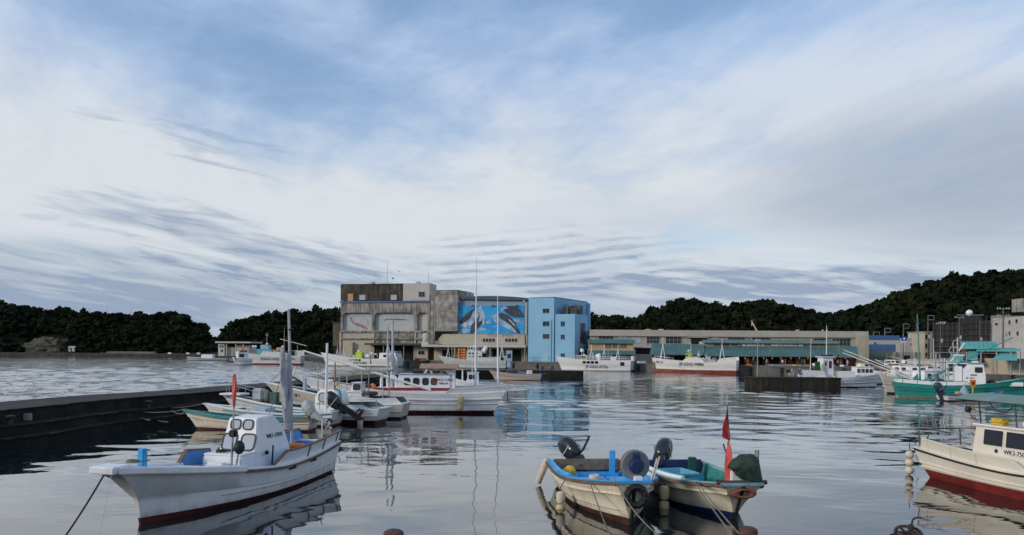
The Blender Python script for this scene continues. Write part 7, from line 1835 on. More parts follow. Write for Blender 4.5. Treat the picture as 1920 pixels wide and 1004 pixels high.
def s_gn0486():
    b, s = W(1229, 699), W(1387, 702); off = Vector((0, 2.0, 0))
    H = ship('white ship riding high with broad faded red bottom, before the teal market roofs', b + off, s + off, 4.6, 3.3, 2.9, 2.4, RUSTWHITE, RUSTRED, 0.75, 0.35, bootb=0.15, tip=0.5, wl=0.95, knuckle=0.3)
    x0 = -H.L / 2
    H.bulwark(0.0, 0.22, 0.75, RUSTWHITE, RUSTWHITE, 0.005, 0.03, din=0.06); H.bulwark(0.36, 0.62, 0.95, RUSTWHITE, RUSTWHITE, 0.05, 0.06, din=0.06)
    MB().box((x0 + 9.6, -1.0, 2.4), (x0 + 11.0, 1.0, 4.4)).build('wheelhouse', mat('olive_lime', (0.38, 0.42, 0.05), 0.6), H.root, bevel=0.05); window(H.root, (x0 + 10.7, 1.004, 3.9), (-1, 0, 0), (0, 0, 1), 0.35, 0.3, r=0.04)
    MB().box((x0 + 4.4, -1.2, 2.2), (x0 + 6.2, 1.4, 3.1)).build('deck_box', GREYPAINT, H.root, bevel=0.05); MB().box((x0 + 4.3, -0.9, 3.1), (x0 + 5.2, 1.0, 3.5)).build('red_gear', mat('faded_red_gear', (0.4, 0.12, 0.1)), H.root, bevel=0.08)
    tripod(H, x0 + 16.3, 3.1, 3.4); tripod(H, x0 + 3.2, 3.2, 3.0)
    mast(H, x0 + 10.0, 0, 4.4, 2.4, 0.06, CLEAN, name='antenna'); MB().lathe([(0.05, 0), (0.05, 0.3), (0.3, 0.4), (0.34, 0.6), (0.04, 0.8)], 10, Matrix.Translation((x0 + 10.5, 0, 4.4))).build('radar_dome', CLEAN, H.root, smooth=True)
    MB().tube([(x0 + 8.2, 0, 3.0), (x0 + 8.2, 0, 4.9)], 0.18, 8).build('funnel', GREYPAINT, H.root)
    roofkit(H, (x0 + 6, x0 + 9), 3.0, 4, 5); H.rail(0.78, 0.97, 0.5, CLEAN, 6, (1, -1), 0.03)
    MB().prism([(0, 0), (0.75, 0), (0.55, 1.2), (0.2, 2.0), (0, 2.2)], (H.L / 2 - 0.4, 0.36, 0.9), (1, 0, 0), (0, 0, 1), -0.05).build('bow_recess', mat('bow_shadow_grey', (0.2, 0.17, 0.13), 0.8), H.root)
    hull_text(H, 'JP-GN2-0486', 1.0, INK, x0 + 9.4, 2.0)
    hull_text(H, '第三丸', 0.6, INK, x0 + 16.6, 2.35)
s_gn0486()
# ================================================================== BREAKWATER, PIERS
def breakwater():
    inn = [Vector((-33, 8, 0)), W(0, 771, 1.5), W(180, 752, 1.5), W(400, 735, 1.5), W(640, 714.5, 1.5), Vector((-12.5, 100, 0)), Vector((-8.5, 122.5, 0)), Vector((-2, 124.2, 0)), Vector((11.5, 123.6, 0))]
    inn = [Vector((p.x, p.y, 0)) for p in inn]
    # resample
    P = []
    for a, b in zip(inn[:-1], inn[1:]):
        n = max(2, int((b - a).length / 3))
        P += [a.lerp(b, i / n) for i in range(n)]
    P.append(inn[-1])
    prof = [(1.9, -1.5), (1.9, 0.40), (1.15, 0.46), (1.10, 0.86), (0.06, 0.92), (0.0, 1.5), (-3.6, 1.56), (-3.9, 1.3), (-4.4, -1.5)]
    mb = MB(); k = len(prof); r = random.Random(3)
    for i, p in enumerate(P):
        t = (P[min(i + 1, len(P) - 1)] - P[max(i - 1, 0)]).normalized(); nrm = Vector((t.y, -t.x, 0))
        far = min(1, max(0, (p.y - 105) / 15))
        for j, (o, z) in enumerate(prof):
            oo = o * (1 - 0.85 * far) if o > 0 else o * (1 - 0.2 * far)
            q = p + nrm * (oo + r.uniform(-0.05, 0.05)); mb.v.append((q.x, q.y, z + (r.uniform(-0.03, 0.03) if z > 0 else 0) - 0.12 * far * (z > 1)))
    for i in range(len(P) - 1):
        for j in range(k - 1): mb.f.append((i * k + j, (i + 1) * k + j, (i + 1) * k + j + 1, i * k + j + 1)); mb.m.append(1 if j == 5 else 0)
    e = (len(P) - 1) * k
    mb.f.append(tuple(e + j for j in range(k))); mb.m.append(0)
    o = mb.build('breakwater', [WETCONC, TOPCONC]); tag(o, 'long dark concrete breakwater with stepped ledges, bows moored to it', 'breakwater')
    # worn pale arrises along the ledges
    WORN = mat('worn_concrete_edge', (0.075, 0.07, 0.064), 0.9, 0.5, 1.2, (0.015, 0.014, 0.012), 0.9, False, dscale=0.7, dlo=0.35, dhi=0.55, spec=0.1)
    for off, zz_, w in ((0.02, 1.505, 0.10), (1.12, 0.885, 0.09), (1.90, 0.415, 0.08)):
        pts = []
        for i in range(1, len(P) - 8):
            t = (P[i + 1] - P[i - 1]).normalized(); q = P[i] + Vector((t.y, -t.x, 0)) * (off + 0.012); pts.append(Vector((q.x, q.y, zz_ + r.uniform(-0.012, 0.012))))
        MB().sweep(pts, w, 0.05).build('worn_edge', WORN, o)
    # cast blocks: vertical joints on the ledge face, iron rings and bollards
    nb = []
    for i in range(3, 26, 3):
        p = P[i]; t = (P[i + 1] - P[i - 1]).normalized(); n_ = Vector((t.y, -t.x, 0)); q = p + n_ * 0.03
        MB().box((-0.03, -0.05, 0.93), (0.03, 0.02, 1.48)).build('joint', SHADE, o, loc=(q.x, q.y, 0), rz=math.atan2(t.y, t.x))
        q = p + n_ * 0.55
        m = MB().lathe([(0.13, 0), (0.12, 0.25), (0.2, 0.32), (0.2, 0.4), (0.05, 0.43)], 10).build('mooring_bollard', mat('black_iron', (0.03, 0.025, 0.022), 0.7, 0.3), smooth=True, loc=(q.x, q.y, 0.9))
        nb.append(m); tag(m, 'small black iron bollard on the breakwater ledge, %s counted from the viewer' % ORD[len(nb) - 1], 'bollard', 'bollards along the breakwater ledge')
    for a, b, lb in ((W(245, 760, 0.95), W(282, 788, 0.5), 'pale rope hanging in a loop down the breakwater face'), (W(252, 759, 0.95), W(315, 792, 0.3), 'second pale rope trailing beside it on the breakwater face'), (W(310, 757, 0.95), W(345, 775, 0.8), 'rope from the breakwater towards the teal gunwale boat'), (W(108, 775, 0.95), W(128, 783, 0.9), 'short pale rope lying on the breakwater ledge')):
        rope(a, b, 0.25, 0.03, lb, ROPE)
    c = W(52, 789, 0.93); tag(MB().box((-0.16, -0.12, 0), (0.16, 0.12, 0.34)).build('bucket', mat('pale_grey_plastic', (0.22, 0.23, 0.22), 0.6), loc=c, bevel=0.03), 'small pale grey tub on the breakwater ledge', 'tub')
    c = W(300, 752, 0.93); b = MB()
    for q in range(40):
        a = rng.uniform(0, 6.28); l = rng.uniform(0.15, 0.5); b.add([(0, 0, 0), (math.cos(a) * l * 0.5 + 0.04, math.sin(a) * l * 0.5, l), (math.cos(a) * l, math.sin(a) * l, l * 1.1)], [(0, 1, 2)])
    tag(b.build('weed', mat('yellow_weed', (0.10, 0.09, 0.012), 0.8), loc=c, norm=False), 'tuft of yellow green weed growing on the breakwater ledge', 'weed')
breakwater()
def pier_block():
    a, b = D(1411, 700, 99), D(1577, 700, 99)
    c = (a + b) / 2; L = (b - a).length
    t = thing('pier_block', 'free standing dark concrete pier block beside the white wheelhouse boat', 'pier', (c.x, c.y, 0), math.atan2(b.y - a.y, b.x - a.x))
    PB = mat('brown_pier_concrete', (0.052, 0.045, 0.034), 0.85, 0.3, 0.5, (0.014, 0.013, 0.010), 0.85, True, bump=0.5, bscale=5.0, dscale=0.9, dlo=0.42, dhi=0.6, spec=0.2)
    MB().box((-L / 2, 0, -1.5), (L / 2, 3.4, 1.20)).build('pier_body', PB, t, bevel=0.04)
    MB().box((-L / 2 - 0.08, -0.08, 1.203), (L / 2 + 0.08, 3.5, 1.40)).build('pier_cap', PB, t, bevel=0.03)
    for k in range(1, 4): MB().box((-L / 2 + L * k / 4 - 0.6, -0.05, -0.5), (-L / 2 + L * k / 4 + 0.5, -0.002, 1.0 + 0.1 * k)).build('dark_seepage', mat('damp_black', (0.012, 0.012, 0.01), 0.6, 0.3), t)
    return t
pier_block()

# ================================================================== PEOPLE
def person(label, loc, rz, coat, trousers, sit=False, hair=(0.02, 0.015, 0.012)):
    J = dict(pelvis=(0, 0, .92), waist=(0, .01, 1.08), chest=(0, 0, 1.30), neck=(0, 0, 1.46), chin=(0, .01, 1.53), head=(0, .02, 1.63), crown=(0, .0, 1.72))
    Rr = dict(pelvis=.15, waist=.135, chest=.165, neck=.055, chin=.075, head=.095, crown=.06)
    Ed = [('pelvis', 'waist'), ('waist', 'chest'), ('chest', 'neck'), ('neck', 'chin'), ('chin', 'head'), ('head', 'crown')]
    for sd, n in ((1, 'l'), (-1, 'r')):
        if sit: leg = dict(hip=(.10 * sd, .05, .88), knee=(.12 * sd, .46, .90), ank=(.12 * sd, .50, .48), toe=(.13 * sd, .64, .44))
        else: leg = dict(hip=(.10 * sd, 0, .84), knee=(.11 * sd, .03 * sd, .48), ank=(.11 * sd, -.02, .09), toe=(.13 * sd, .13, .04))
        arm = dict(sho=(.19 * sd, 0, 1.40), elb=(.25 * sd, -.03 + (.1 if sit else 0), 1.14), wri=(.24 * sd, .12 + (.15 if sit else 0), .93), han=(.23 * sd, .18 + (.16 if sit else 0), .86))
        rr = dict(hip=.095, knee=.065, ank=.045, toe=.04, sho=.07, elb=.048, wri=.036, han=.04)
        for d in (leg, arm):
            ks = list(d)
            for k in ks: J[k + n] = d[k]; Rr[k + n] = rr[k]
            for a, b in zip(ks[:-1], ks[1:]): Ed.append((a + n, b + n))
        Ed += [('pelvis', 'hip' + n), ('chest', 'sho' + n)]
    names = list(J); me = bpy.data.meshes.new('person'); me.from_pydata([J[k] for k in names], [(names.index(a), names.index(b)) for a, b in Ed], [])
    o = bpy.data.objects.new('person', me); COL.objects.link(o)
    md = o.modifiers.new('skin', 'SKIN')
    sv = me.skin_vertices[0].data
    for k, v in zip(names, sv): v.radius = (Rr[k], Rr[k] * (0.72 if k in ('pelvis', 'waist', 'chest') else 1)); v.use_root = k == 'pelvis'
    o.modifiers.new('sub', 'SUBSURF').levels = 1
    dg = bpy.context.evaluated_depsgraph_get(); m2 = bpy.data.meshes.new_from_object(o.evaluated_get(dg)); o.modifiers.clear(); o.data = m2; m2.name = 'person'
    for m in (mat('coat_%s' % coat[0], coat[1], 0.85), mat('trousers_%s' % trousers[0], trousers[1], 0.85), mat('skin', (0.45, 0.28, 0.2), 0.6), mat('dark_hair', hair, 0.8), mat('rubber_boots', (0.03, 0.03, 0.035), 0.5)): m2.materials.append(m)
    zs = 0.48 if sit else 0.0
    for p in m2.polygons:
        c = p.center
        if c.z > 1.47: i = 3 if (c.z > 1.66 or c.y < -0.02) else 2
        elif abs(c.x) > 0.2 and c.z < 0.90 and c.y > .1: i = 2
        elif c.z > 0.93 or (abs(c.x) > 0.19 and c.z > .7): i = 0
        elif c.z < (0.52 if sit else 0.14): i = 4
        else: i = 1
        p.material_index = i; p.use_smooth = True
    if sit:
        for v in m2.vertices: v.co.z -= 0.43
    o.location = loc; o.rotation_euler.z = rz
    return tag(o, label, 'person')
def on(px, d, g=1.6): p = D(px, 670, d); return Vector((p.x, p.y, g))
PI2 = math.pi
person('person in a dark blue coat standing on the market quay beside a post', on(1412, 170), PI2, ('navy', (0.02, 0.04, 0.09)), ('navy', (0.02, 0.03, 0.06)))
person('person in white top and blue trousers standing at the market counter', on(1467, 174), 2.6, ('white', (0.6, 0.6, 0.58)), ('blue', (0.08, 0.13, 0.24)))
person('person in a pale blue shirt bending near the market stalls', on(1438, 172), 3.6, ('paleblue', (0.25, 0.36, 0.55)), ('grey', (0.12, 0.12, 0.13)))
person('person in a dark red jacket under the market roof by the ship stern', on(1399, 176), 3.3, ('red', (0.25, 0.02, 0.02)), ('black', (0.02, 0.02, 0.02)))
person('person in black sitting on the pier block, looking over the water', Vector((D(1478, 700, 100.5).x, 100.6, 1.40)), PI2 + 0.2, ('black', (0.02, 0.02, 0.022)), ('pale', (0.4, 0.4, 0.42)), True)
person('person in a pale top sitting on the pier block beside the one in black', Vector((D(1486, 700, 100.5).x, 100.7, 1.40)), PI2 - 0.3, ('grey', (0.3, 0.31, 0.33)), ('pale', (0.4, 0.4, 0.42)), True)
person('person in a blue coat sitting on the pier block apart from the other two', Vector((D(1500, 700, 100.5).x, 100.6, 1.40)), PI2, ('blue', (0.05, 0.12, 0.24)), ('navy', (0.02, 0.03, 0.06)), True)

# ================================================================== TOWN BEHIND THE RIGHT QUAY
def bld(name, label, cat, x0, x1, ytop, d, m, depth=10, wins=(), cap=None, capm=None, dr=None):
    f = Fac(name, label, cat, x0, d, x1, dr or d)
    f.part('wall', m, x0, ytop, x1, 690, depth, 0, z0=0)
    if cap: f.part('roof_cap', capm or m, x0 - 0.4, ytop - cap, x1 + 0.4, ytop, depth + 0.2, -0.2)
    for w in wins: f.win(*w[:4], *(w[4:6] if len(w) > 4 else (2, 1)), fm=GREYPAINT)
    return f
BW = mat('white_cladding', (0.46, 0.47, 0.48), 0.8, 0.06, 0.4, (0.25, 0.24, 0.22), 0.4, True)
f = bld('blue_white_shop', 'white flat building with two blue bands behind the market end wall', 'building', 1629, 1686, 636, 225, BW, 12, ((1639, 642, 1642, 646.5, 1, 1),))
BB_ = mat('cobalt_band', (0.06, 0.13, 0.34), 0.7, 0.1, 0.5)
f.part('roof_band', BB_, 1628.5, 629.5, 1686.5, 636.2, 12.2, -0.3); f.part('blue_band', BB_, 1629, 646.4, 1686.3, 657, -0.001, -0.15)
f.part('ground_floor', mat('green_grey_front', (0.13, 0.17, 0.16), 0.7, 0.15), 1629.4, 657.4, 1686, 690, -0.002, -0.10, z0=0.02)
for px, y0 in ((1638, 623), (1659, 616)):
    x, z = f.loc(px, 629.5, 4); zt = f.loc(px, y0, 4)[1]; w = 11 / F * 229
    MB().tube([(x, 4, z), (x, 4, zt), (x + w * 1.0, 4, zt), (x + w, 4, zt - 1.2), (x, 4, zt - 1.2)], 0.07, 5).build('roof_frame', GREYPAINT, f.root)
lean_roof(f, 'awning', 1622, 1662, 671, 676.5, -2.5, -6.0, DKGREEN, ribs=False)
for px in (1625, 1657): f.part('awning_post', GREYPAINT, px, 676, px + 1, 690, -5.6, -5.75, z0=0, depth=-5.6)
C_GW = mat('grey_white_render', (0.43, 0.43, 0.42), 0.85, 0.06, 0.4, (0.2, 0.19, 0.17), 0.5, True)
f = bld('white_house', 'white stepped house with small windows behind the blue sign pole', 'house', 1696, 1722.5, 635.5, 222, C_GW, 10, ((1707, 644, 1711, 648, 1, 1), (1713.5, 641, 1716.5, 646, 1, 1)), 1.0)
f.part('side_wing', C_GW, 1687, 645, 1695.8, 690, 9, 0.4, z0=0, depth=0.4); f.part('garage', C_STORE, 1688, 661, 1729, 690, -0.3, -5, z0=0, depth=-5); f.part('garage_door', SHADE, 1694, 667, 1706, 690, -5.002, -5.05, z0=0.05, depth=-5)
f = bld('narrow_block', 'narrow cream three storey block with three windows one above another', 'building', 1733, 1741.5, 622.5, 215, C_CREAM, 9, ((1734.6, 628, 1739.6, 636, 1, 1), (1734.6, 644.5, 1739.6, 653, 1, 1), (1734.6, 661.5, 1739.6, 669, 1, 1)), 0.8)
f.part('side_wing', C_PALE, 1741.7, 622, 1749.5, 690, 9, 0.2, z0=0, depth=0.2)
NET = mat('black_scaffold_sheet', (0.030, 0.030, 0.033), 0.9, 0.2, 0.4, (0.06, 0.06, 0.065), 0.5, True)
f = Fac('netted_building', 'dark building wrapped in black scaffold netting with a white radar dome on top', 'building', 1748, 212, 1858, 205)
f.part('wall', NET, 1748, 606, 1812, 690, 12, 0, z0=0); f.part('wall', NET, 1812.2, 592.5, 1838, 690, 13, -0.4, z0=0); f.part('wall', NET, 1838.2, 601, 1857, 690, 12, 0, z0=0)
f.part('top_slab', C_STORE, 1759, 603.5, 1773, 606, 6, 1.0); f.part('penthouse', NET, 1800, 594, 1811.8, 606, 8, 1.5, depth=1.5)
sc = MB()
for px in range(1750, 1858, 9):
    x, z = f.loc(px, 600, -0.7); zt = f.loc(px, 604 if px < 1812 else 591, -0.7)[1]; sc.tube([(x, -0.7, 0), (x, -0.7, zt)], 0.05, 4)
sc.build('scaffold', mat('scaffold_tube', (0.09, 0.09, 0.09), 0.5), f.root)
for k, py in enumerate(range(606, 676, 11)):
    f.part('scaffold_deck', mat('scaffold_tube', (0.09, 0.09, 0.09)), 1749, py, 1857, py + 0.6, -0.5, -0.85)
x, z = f.loc(1817.5, 587, 2.0); MB().ball((x, 2.0, z), 0.85, 16).lathe([(0.3, -1.6), (0.3, -0.6)], 8, Matrix.Translation((x, 2.0, z))).build('radar_dome', CLEAN, f.root, smooth=True)
MB().tube([(f.loc(1794, 592)[0], -0.9, f.loc(1794, 591.5)[1]), (f.loc(1845, 592)[0], -0.9, f.loc(1845, 591.5)[1])], 0.06, 4).build('top_rail', GREYPAINT, f.root)
f = bld('white_block', 'tall white stained concrete block with narrow windows cut by the picture edge', 'building', 1860, 1960, 590, 168, mat('white_stained_concrete', (0.46, 0.45, 0.42), 0.85, 0.08, 0.5, (0.13, 0.12, 0.10), 0.7, True, dscale=0.6, dlo=0.45, dhi=0.7), 12,
        ((1866, 606, 1871.5, 610, 1, 1), (1891.5, 601, 1895, 608, 1, 1), (1904.5, 599, 1908.5, 606, 1, 1), (1906.5, 622, 1910.5, 629, 1, 1), (1892, 622, 1895, 629, 1, 1)), None, None, 150)
f.part('roof_box', C_STORE, 1897, 560, 1914, 586, 6, 2.0, depth=2.0); f.part('side_face', C_STORE, 1857, 592, 1859.6, 690, 11, 0.5, z0=0, depth=0.5)
f.part('lower_wall', C_PALE, 1866, 644, 1930, 690, -0.3, -4, z0=0, depth=-4)

# utility poles
def pole(label, px, ytop, d, arms=2, frame=False, hgt=None):
    base = D(px, 670, d); top = D(px, ytop, d).z
    o = thing('utility_pole', label, 'pole', (base.x, base.y, 1.6), 0, 'utility poles of the town')
    h = top - 1.6
    MB().tube([(0, 0, 0), (0, 0, h)], 0.17, 8, 0.11).build('pole', mat('pole_concrete', (0.14, 0.125, 0.105), 0.8, 0.15), o, smooth=True)
    for k in range(arms):
        z = h - 0.3 - k * 1.3; MB().box((-1.2, -0.06, z), (1.2, 0.06, z + 0.12)).build('crossarm', STEEL, o)
        for x in (-1.05, -0.6, 0.6, 1.05): MB().lathe([(0.05, 0), (0.07, 0.12), (0.03, 0.2)], 6, Matrix.Translation((x, 0, z + 0.12))).build('insulator', CLEAN, o)
    if frame: MB().tube([(0, 0, h), (1.5, 0, h), (1.5, 0, h - 1.1), (0, 0, h - 1.1)], 0.06, 5).build('pole_frame', GREYPAINT, o)
    MB().lathe([(0.3, 0), (0.32, 0.1), (0.32, 0.8), (0.1, 0.95)], 10, Matrix.Translation((0.35, 0, h * 0.55))).build('transformer', GREYPAINT, o, smooth=True)
    return o, Vector((base.x, base.y, top))
pl = []
for args in (('slim pole with a square frame in front of the white house', 1693.5, 608, 205, 0, True), ('pole with a square frame before the narrow cream block', 1739.5, 592, 195, 0, True), ('pole rising before the black netting, low cross arm', 1798, 594, 190, 1), ('pole with three cross arms before the white concrete block', 1880.5, 577, 140, 2), ('thin bare pole behind the white house', 1718, 606, 230, 0), ('pole at the netted building with transformers', 1763, 606, 200, 1), ('thin pole right of the netted building', 1837, 600, 196, 0)):
    o, t = pole(*args); pl.append(t)
for i, (a, b) in enumerate(((0, 1), (1, 5), (5, 2), (2, 3), (0, 5), (2, 6))):
    for k in range(2):
        p, q = pl[a] - Vector((0, 0, 0.6 + 1.1 * k)), pl[b] - Vector((0, 0, 0.6 + 1.1 * k)); o = MB().tube([v - p for v in sag(p, q, 0.8 + 0.2 * k)], 0.025, 4).build('power_line', BLACK, loc=p)
        tag(o, '%s black power line strung %s' % (('upper', 'lower')[k], ('from the white house pole to the cream block pole', 'from the cream block pole to the transformer pole', 'across the black netting to its low arm pole', 'from the netting pole to the white concrete block pole', 'from the white house pole straight to the transformer pole', 'from the netting pole to the thin pole beside it')[i]), 'cable', 'power lines of the town')
def lot_sign():
    c = D(1691, 640, 200); o = thing('street_sign', 'square blue street sign with white symbol on the slim pole', 'sign', (c.x - 0.2, c.y - 0.3, 1.6), 0)
    w = 1.25; z = D(1695.5, 636, 200).z - 1.6
    MB().tube([(0.4, 0.1, 0), (0.4, 0.1, z + w)], 0.05, 6).build('post', GREYPAINT, o)
    b = MB().box((0.0, -0.05, z - w * 0.75), (w * 1.0, 0.05, z + w * 0.5)).build('sign_face', mat('sign_royal_blue', (0.02, 0.08, 0.42), 0.4), o)
    MB().box((0.02, -0.06, z - w * 0.72), (w - 0.02, -0.055, z - w * 0.42)).build('sign_strip', CLEAN, b); MB().ball((w * 0.5, -0.06, z + 0.05), (0.26, 0.02, 0.3), 10).build('sign_symbol', CLEAN, b)
lot_sign()
# fish dock with teal roofs, right edge
f = Fac('fish_dock', 'open fish dock shed with bright teal roofs over brown boards', 'shed', 1770, 122, 1925, 110)
TQ = mat('bright_teal_roof', (0.09, 0.36, 0.34), 0.55, 0.08, 0.4, (0.16, 0.36, 0.33), 0.3, True)
BOARD = mat('brown_boards', (0.11, 0.07, 0.03), 0.8, 0.2, 1.5)
lean_roof(f, 'upper_roof', 1801, 1872, 641, 653, 6.0, 2.6, TQ, hipr=4)
lean_roof(f, 'lower_roof', 1831, 1914, 653.8, 657.5, 3.4, 2.0, TQ)
f.part('board_wall', BOARD, 1803, 653, 1900, 672, 5.5, 5.0, depth=5)
lean_roof(f, 'side_roof', 1776, 1806, 664.5, 675, 3.0, 0.0, TQ, hipl=12, ribs=False); lean_roof(f, 'middle_roof', 1812, 1833, 656, 674, 4.0, 1.0, TQ, hipl=5, ribs=False); lean_roof(f, 'front_roof', 1860, 1907, 661, 674, 3.0, -0.5, TQ, hipl=16, ribs=False)
f.part('wall', C_CREAM, 1845, 673, 1925, 690, 6, 4, z0=0, depth=4)
for px in (1783, 1812, 1839, 1868, 1895, 1912): f.part('post', GREYPAINT, px, 660, px + 1.4, 690, 1.0, 0.8, z0=0, depth=0.9)
# yard wall and vehicles on the right quay
w0, w1 = D(1700, 670, 150), D(1800, 670, 146)
o = MB().box((0, 0, 0), ((w1 - w0).length, 0.3, 1.9)).box((0, -0.1, 1.92), ((w1 - w0).length, 0.4, 2.05)).build('yard_wall', C_PALE, loc=(w0.x, w0.y, 1.6), rz=math.atan2(w1.y - w0.y, w1.x - w0.x)); tag(o, 'low pale yard wall behind the teal boat mast', 'wall')
def van(label, c, rz, colm, kind='van'):
    o = thing('parked_' + ('truck' if kind == 'truck' else 'van'), label, 'truck' if kind == 'truck' else 'van', c, rz, 'vehicles parked on the quay')
    if kind == 'truck':
        prof = [(-1.6, .45), (1.65, .45), (1.65, 1.0), (1.5, 1.75), (.75, 1.78), (.72, .95), (-1.6, .95)]
    else: prof = [(-1.65, .35), (1.65, .35), (1.68, .85), (1.35, 1.05), (0.95, 1.78), (-1.55, 1.82), (-1.68, 1.2)]
    MB().prism([(x, z) for x, z in prof], (0, 0.72, 0), (1, 0, 0), (0, 0, 1), 1.44).build('body', colm, o, bevel=0.06)
    for sd in (1, -1):
        U = (-sd, 0, 0)
        for x, w in (((1.05, .42),) if kind == 'truck' else ((0.55, .7), (-0.45, .9), (-1.2, .5))): window(o, (x, sd * 0.722, 1.40), U, (0, 0, 1), w, .42, r=.06, fr=.02, name='side_window')
        for x in (1.05, -1.05):
            wh = MB().lathe([(.29, -.09), (.31, -.05), (.31, .09), (.2, .1)], 14, Matrix.Translation((x, sd * .66, .31)) @ Matrix.Rotation(PI / 2 * -sd, 4, 'X')).build('wheel', BLACK, o, smooth=True)
            MB().lathe([(.17, .101), (.05, .12)], 10, Matrix.Translation((x, sd * .66, .31)) @ Matrix.Rotation(PI / 2 * -sd, 4, 'X')).build('rim', STEEL, wh)
    s = (Vector((1.5, 0, 1.75)) - Vector((1.65, 0, 1.0))) if kind == 'truck' else (Vector((.95, 0, 1.78)) - Vector((1.35, 0, 1.05)))
    p = Vector((1.575, 0, 1.40)) if kind == 'truck' else Vector((1.15, 0, 1.42))
    window(o, p + Vector((.012, 0, .005)), (0, 1, 0), s, 1.2, .55, r=.08, fr=.02, name='windscreen')
    for y in (.52, -.52): MB().box((1.645, y - .12, .72), (1.70, y + .12, .86)).build('headlight', CLEAN, o, bevel=.02)
    MB().box((1.6, -.7, .38), (1.74, .7, .52)).build('bumper', GREYPAINT, o)
    return o
for lb, px, d, rz, m, k in (('white van with its windscreen towards the water in the gap between the sheds', 1206, 232, -1.6, CLEAN, 'van'), ('white truck parked broadside behind the low net heaps', 1686, 152, 0.1, CLEAN, 'truck'), ('pale blue van parked beside the white truck', 1700, 154, -1.3, mat('pale_blue_car', (0.3, 0.38, 0.45), 0.3), 'van'), ('white van parked left of the pale blue van', 1675, 156, -1.2, CLEAN, 'van'), ('small white truck before the yard wall', 1765, 141, 0.3, CLEAN, 'truck'), ('silver van parked deep in the gap beside the market', 1199, 238, -1.5, mat('silver_car', (0.33, 0.34, 0.35), 0.3), 'van')):
    van(lb, on(px, d), rz, m, k)
for i, (px, d, r_, m) in enumerate(((1672, 146, 1.3, 'grey'), (1690, 144, 1.5, 'brown'), (1712, 143, 1.2, 'grey'), (1730, 141, 1.4, 'dark'), (1750, 139, 1.1, 'dark'))):
    c = on(px, d); bm = bmesh.new(); bmesh.ops.create_icosphere(bm, subdivisions=3, radius=1)
    from mathutils import noise as N
    for v in bm.verts: f_ = 1 + .35 * N.noise(v.co * 2.3 + Vector((i * 3, 0, 0))); v.co = Vector((v.co.x * r_ * 1.7 * f_, v.co.y * r_ * f_, max(v.co.z, -.05) * r_ * .8 * f_))
    me = bpy.data.meshes.new('net_heap'); bm.to_mesh(me); bm.free(); me.materials.append(mat('net_' + m, dict(grey=(.16, .16, .15), brown=(.12, .09, .06), dark=(.05, .055, .06))[m], .95, .3, 4))
    o = bpy.data.objects.new('net_heap', me); COL.objects.link(o); o.location = c
    tag(o, ('grey net heap nearest the market end', 'brown net heap left of the dark ones', 'grey net heap right of the brown one', 'dark net heap behind the cream bow', 'low dark net heap behind the green mast')[i], 'net heap')
# quay clutter: lamp mast, crane jib, crates, tyre
c = W(1421, 706, 1.5); z = D(1421, 640, 101).z
o = thing('mast_light', 'slim tall grey mast with a lamp head standing at the pier block end', 'mast', (D(1420, 700, 100.8).x, 100.8, 1.40)); MB().tube([(0, 0, 0), (0, 0, z - 1.5)], .07, 8, .05).build('mast', STEEL, o, smooth=True); MB().box((-.3, -.2, z - 1.5), (.35, .2, z - 1.15)).build('lamp_head', GREYPAINT, o, bevel=.04)
c = D(1424, 622, 245); o = thing('crane', 'pale crane jib with red tip leaning above the market roof', 'crane', (c.x, c.y, 1.6)); zt = D(1410, 604, 245)
MB().tube([(0.9, 0, 0), (0.9, 0, 7.0)], .35, 8).build('crane_column', CREAMHULL, o); MB().tube([(0.9, 0, 7.0), (zt.x - c.x, 0, zt.z - 1.6)], .22, 7, .14).build('jib', CREAMHULL, o); MB().ball((zt.x - c.x, 0, zt.z - 1.5), .35, 8).build('jib_head', ORANGE, o); MB().tube([(zt.x - c.x, 0, zt.z - 1.7), (zt.x - c.x, 0, zt.z - 2.8)], .12, 6).build('hook', CREAMHULL, o)
c = D(935, 686, 205.2); o = MB().torus((0, 0, 0), .75, .28, Matrix.Rotation(PI / 2, 4, 'X'), 18, 8).build('tyre', BLACK, smooth=True, loc=(c.x, c.y, 2.65)); tag(o, 'big black tyre standing on the far quay beside the mural hall', 'tyre')
for i, (px, m, lb) in enumerate(((785, BROWN, 'brown crates stacked on the quay under the canopy'), (793, WOOD, 'wooden pallet pile under the small office window'), (1203, CLEAN, 'white fish tub on the quay edge between the ships'), (1532, CLEAN, 'white fish tub on the market quay edge'), (1551, PFOAM, 'cream foam boxes on the market quay'))):
    d = 212 if px < 900 else (187 if px < 1300 else 171); c = on(px, d)
    q = thing('fish_box', lb, 'box', c, 0.1 * i)
    MB().box((-.9, -.5, 0), (.9, .5, .7), tx=-.05, ty=-.05).build('tub', m, q, bevel=.05); MB().box((-.95, -.55, .7), (.95, .55, .8)).build('lid', m, q, bevel=.03)
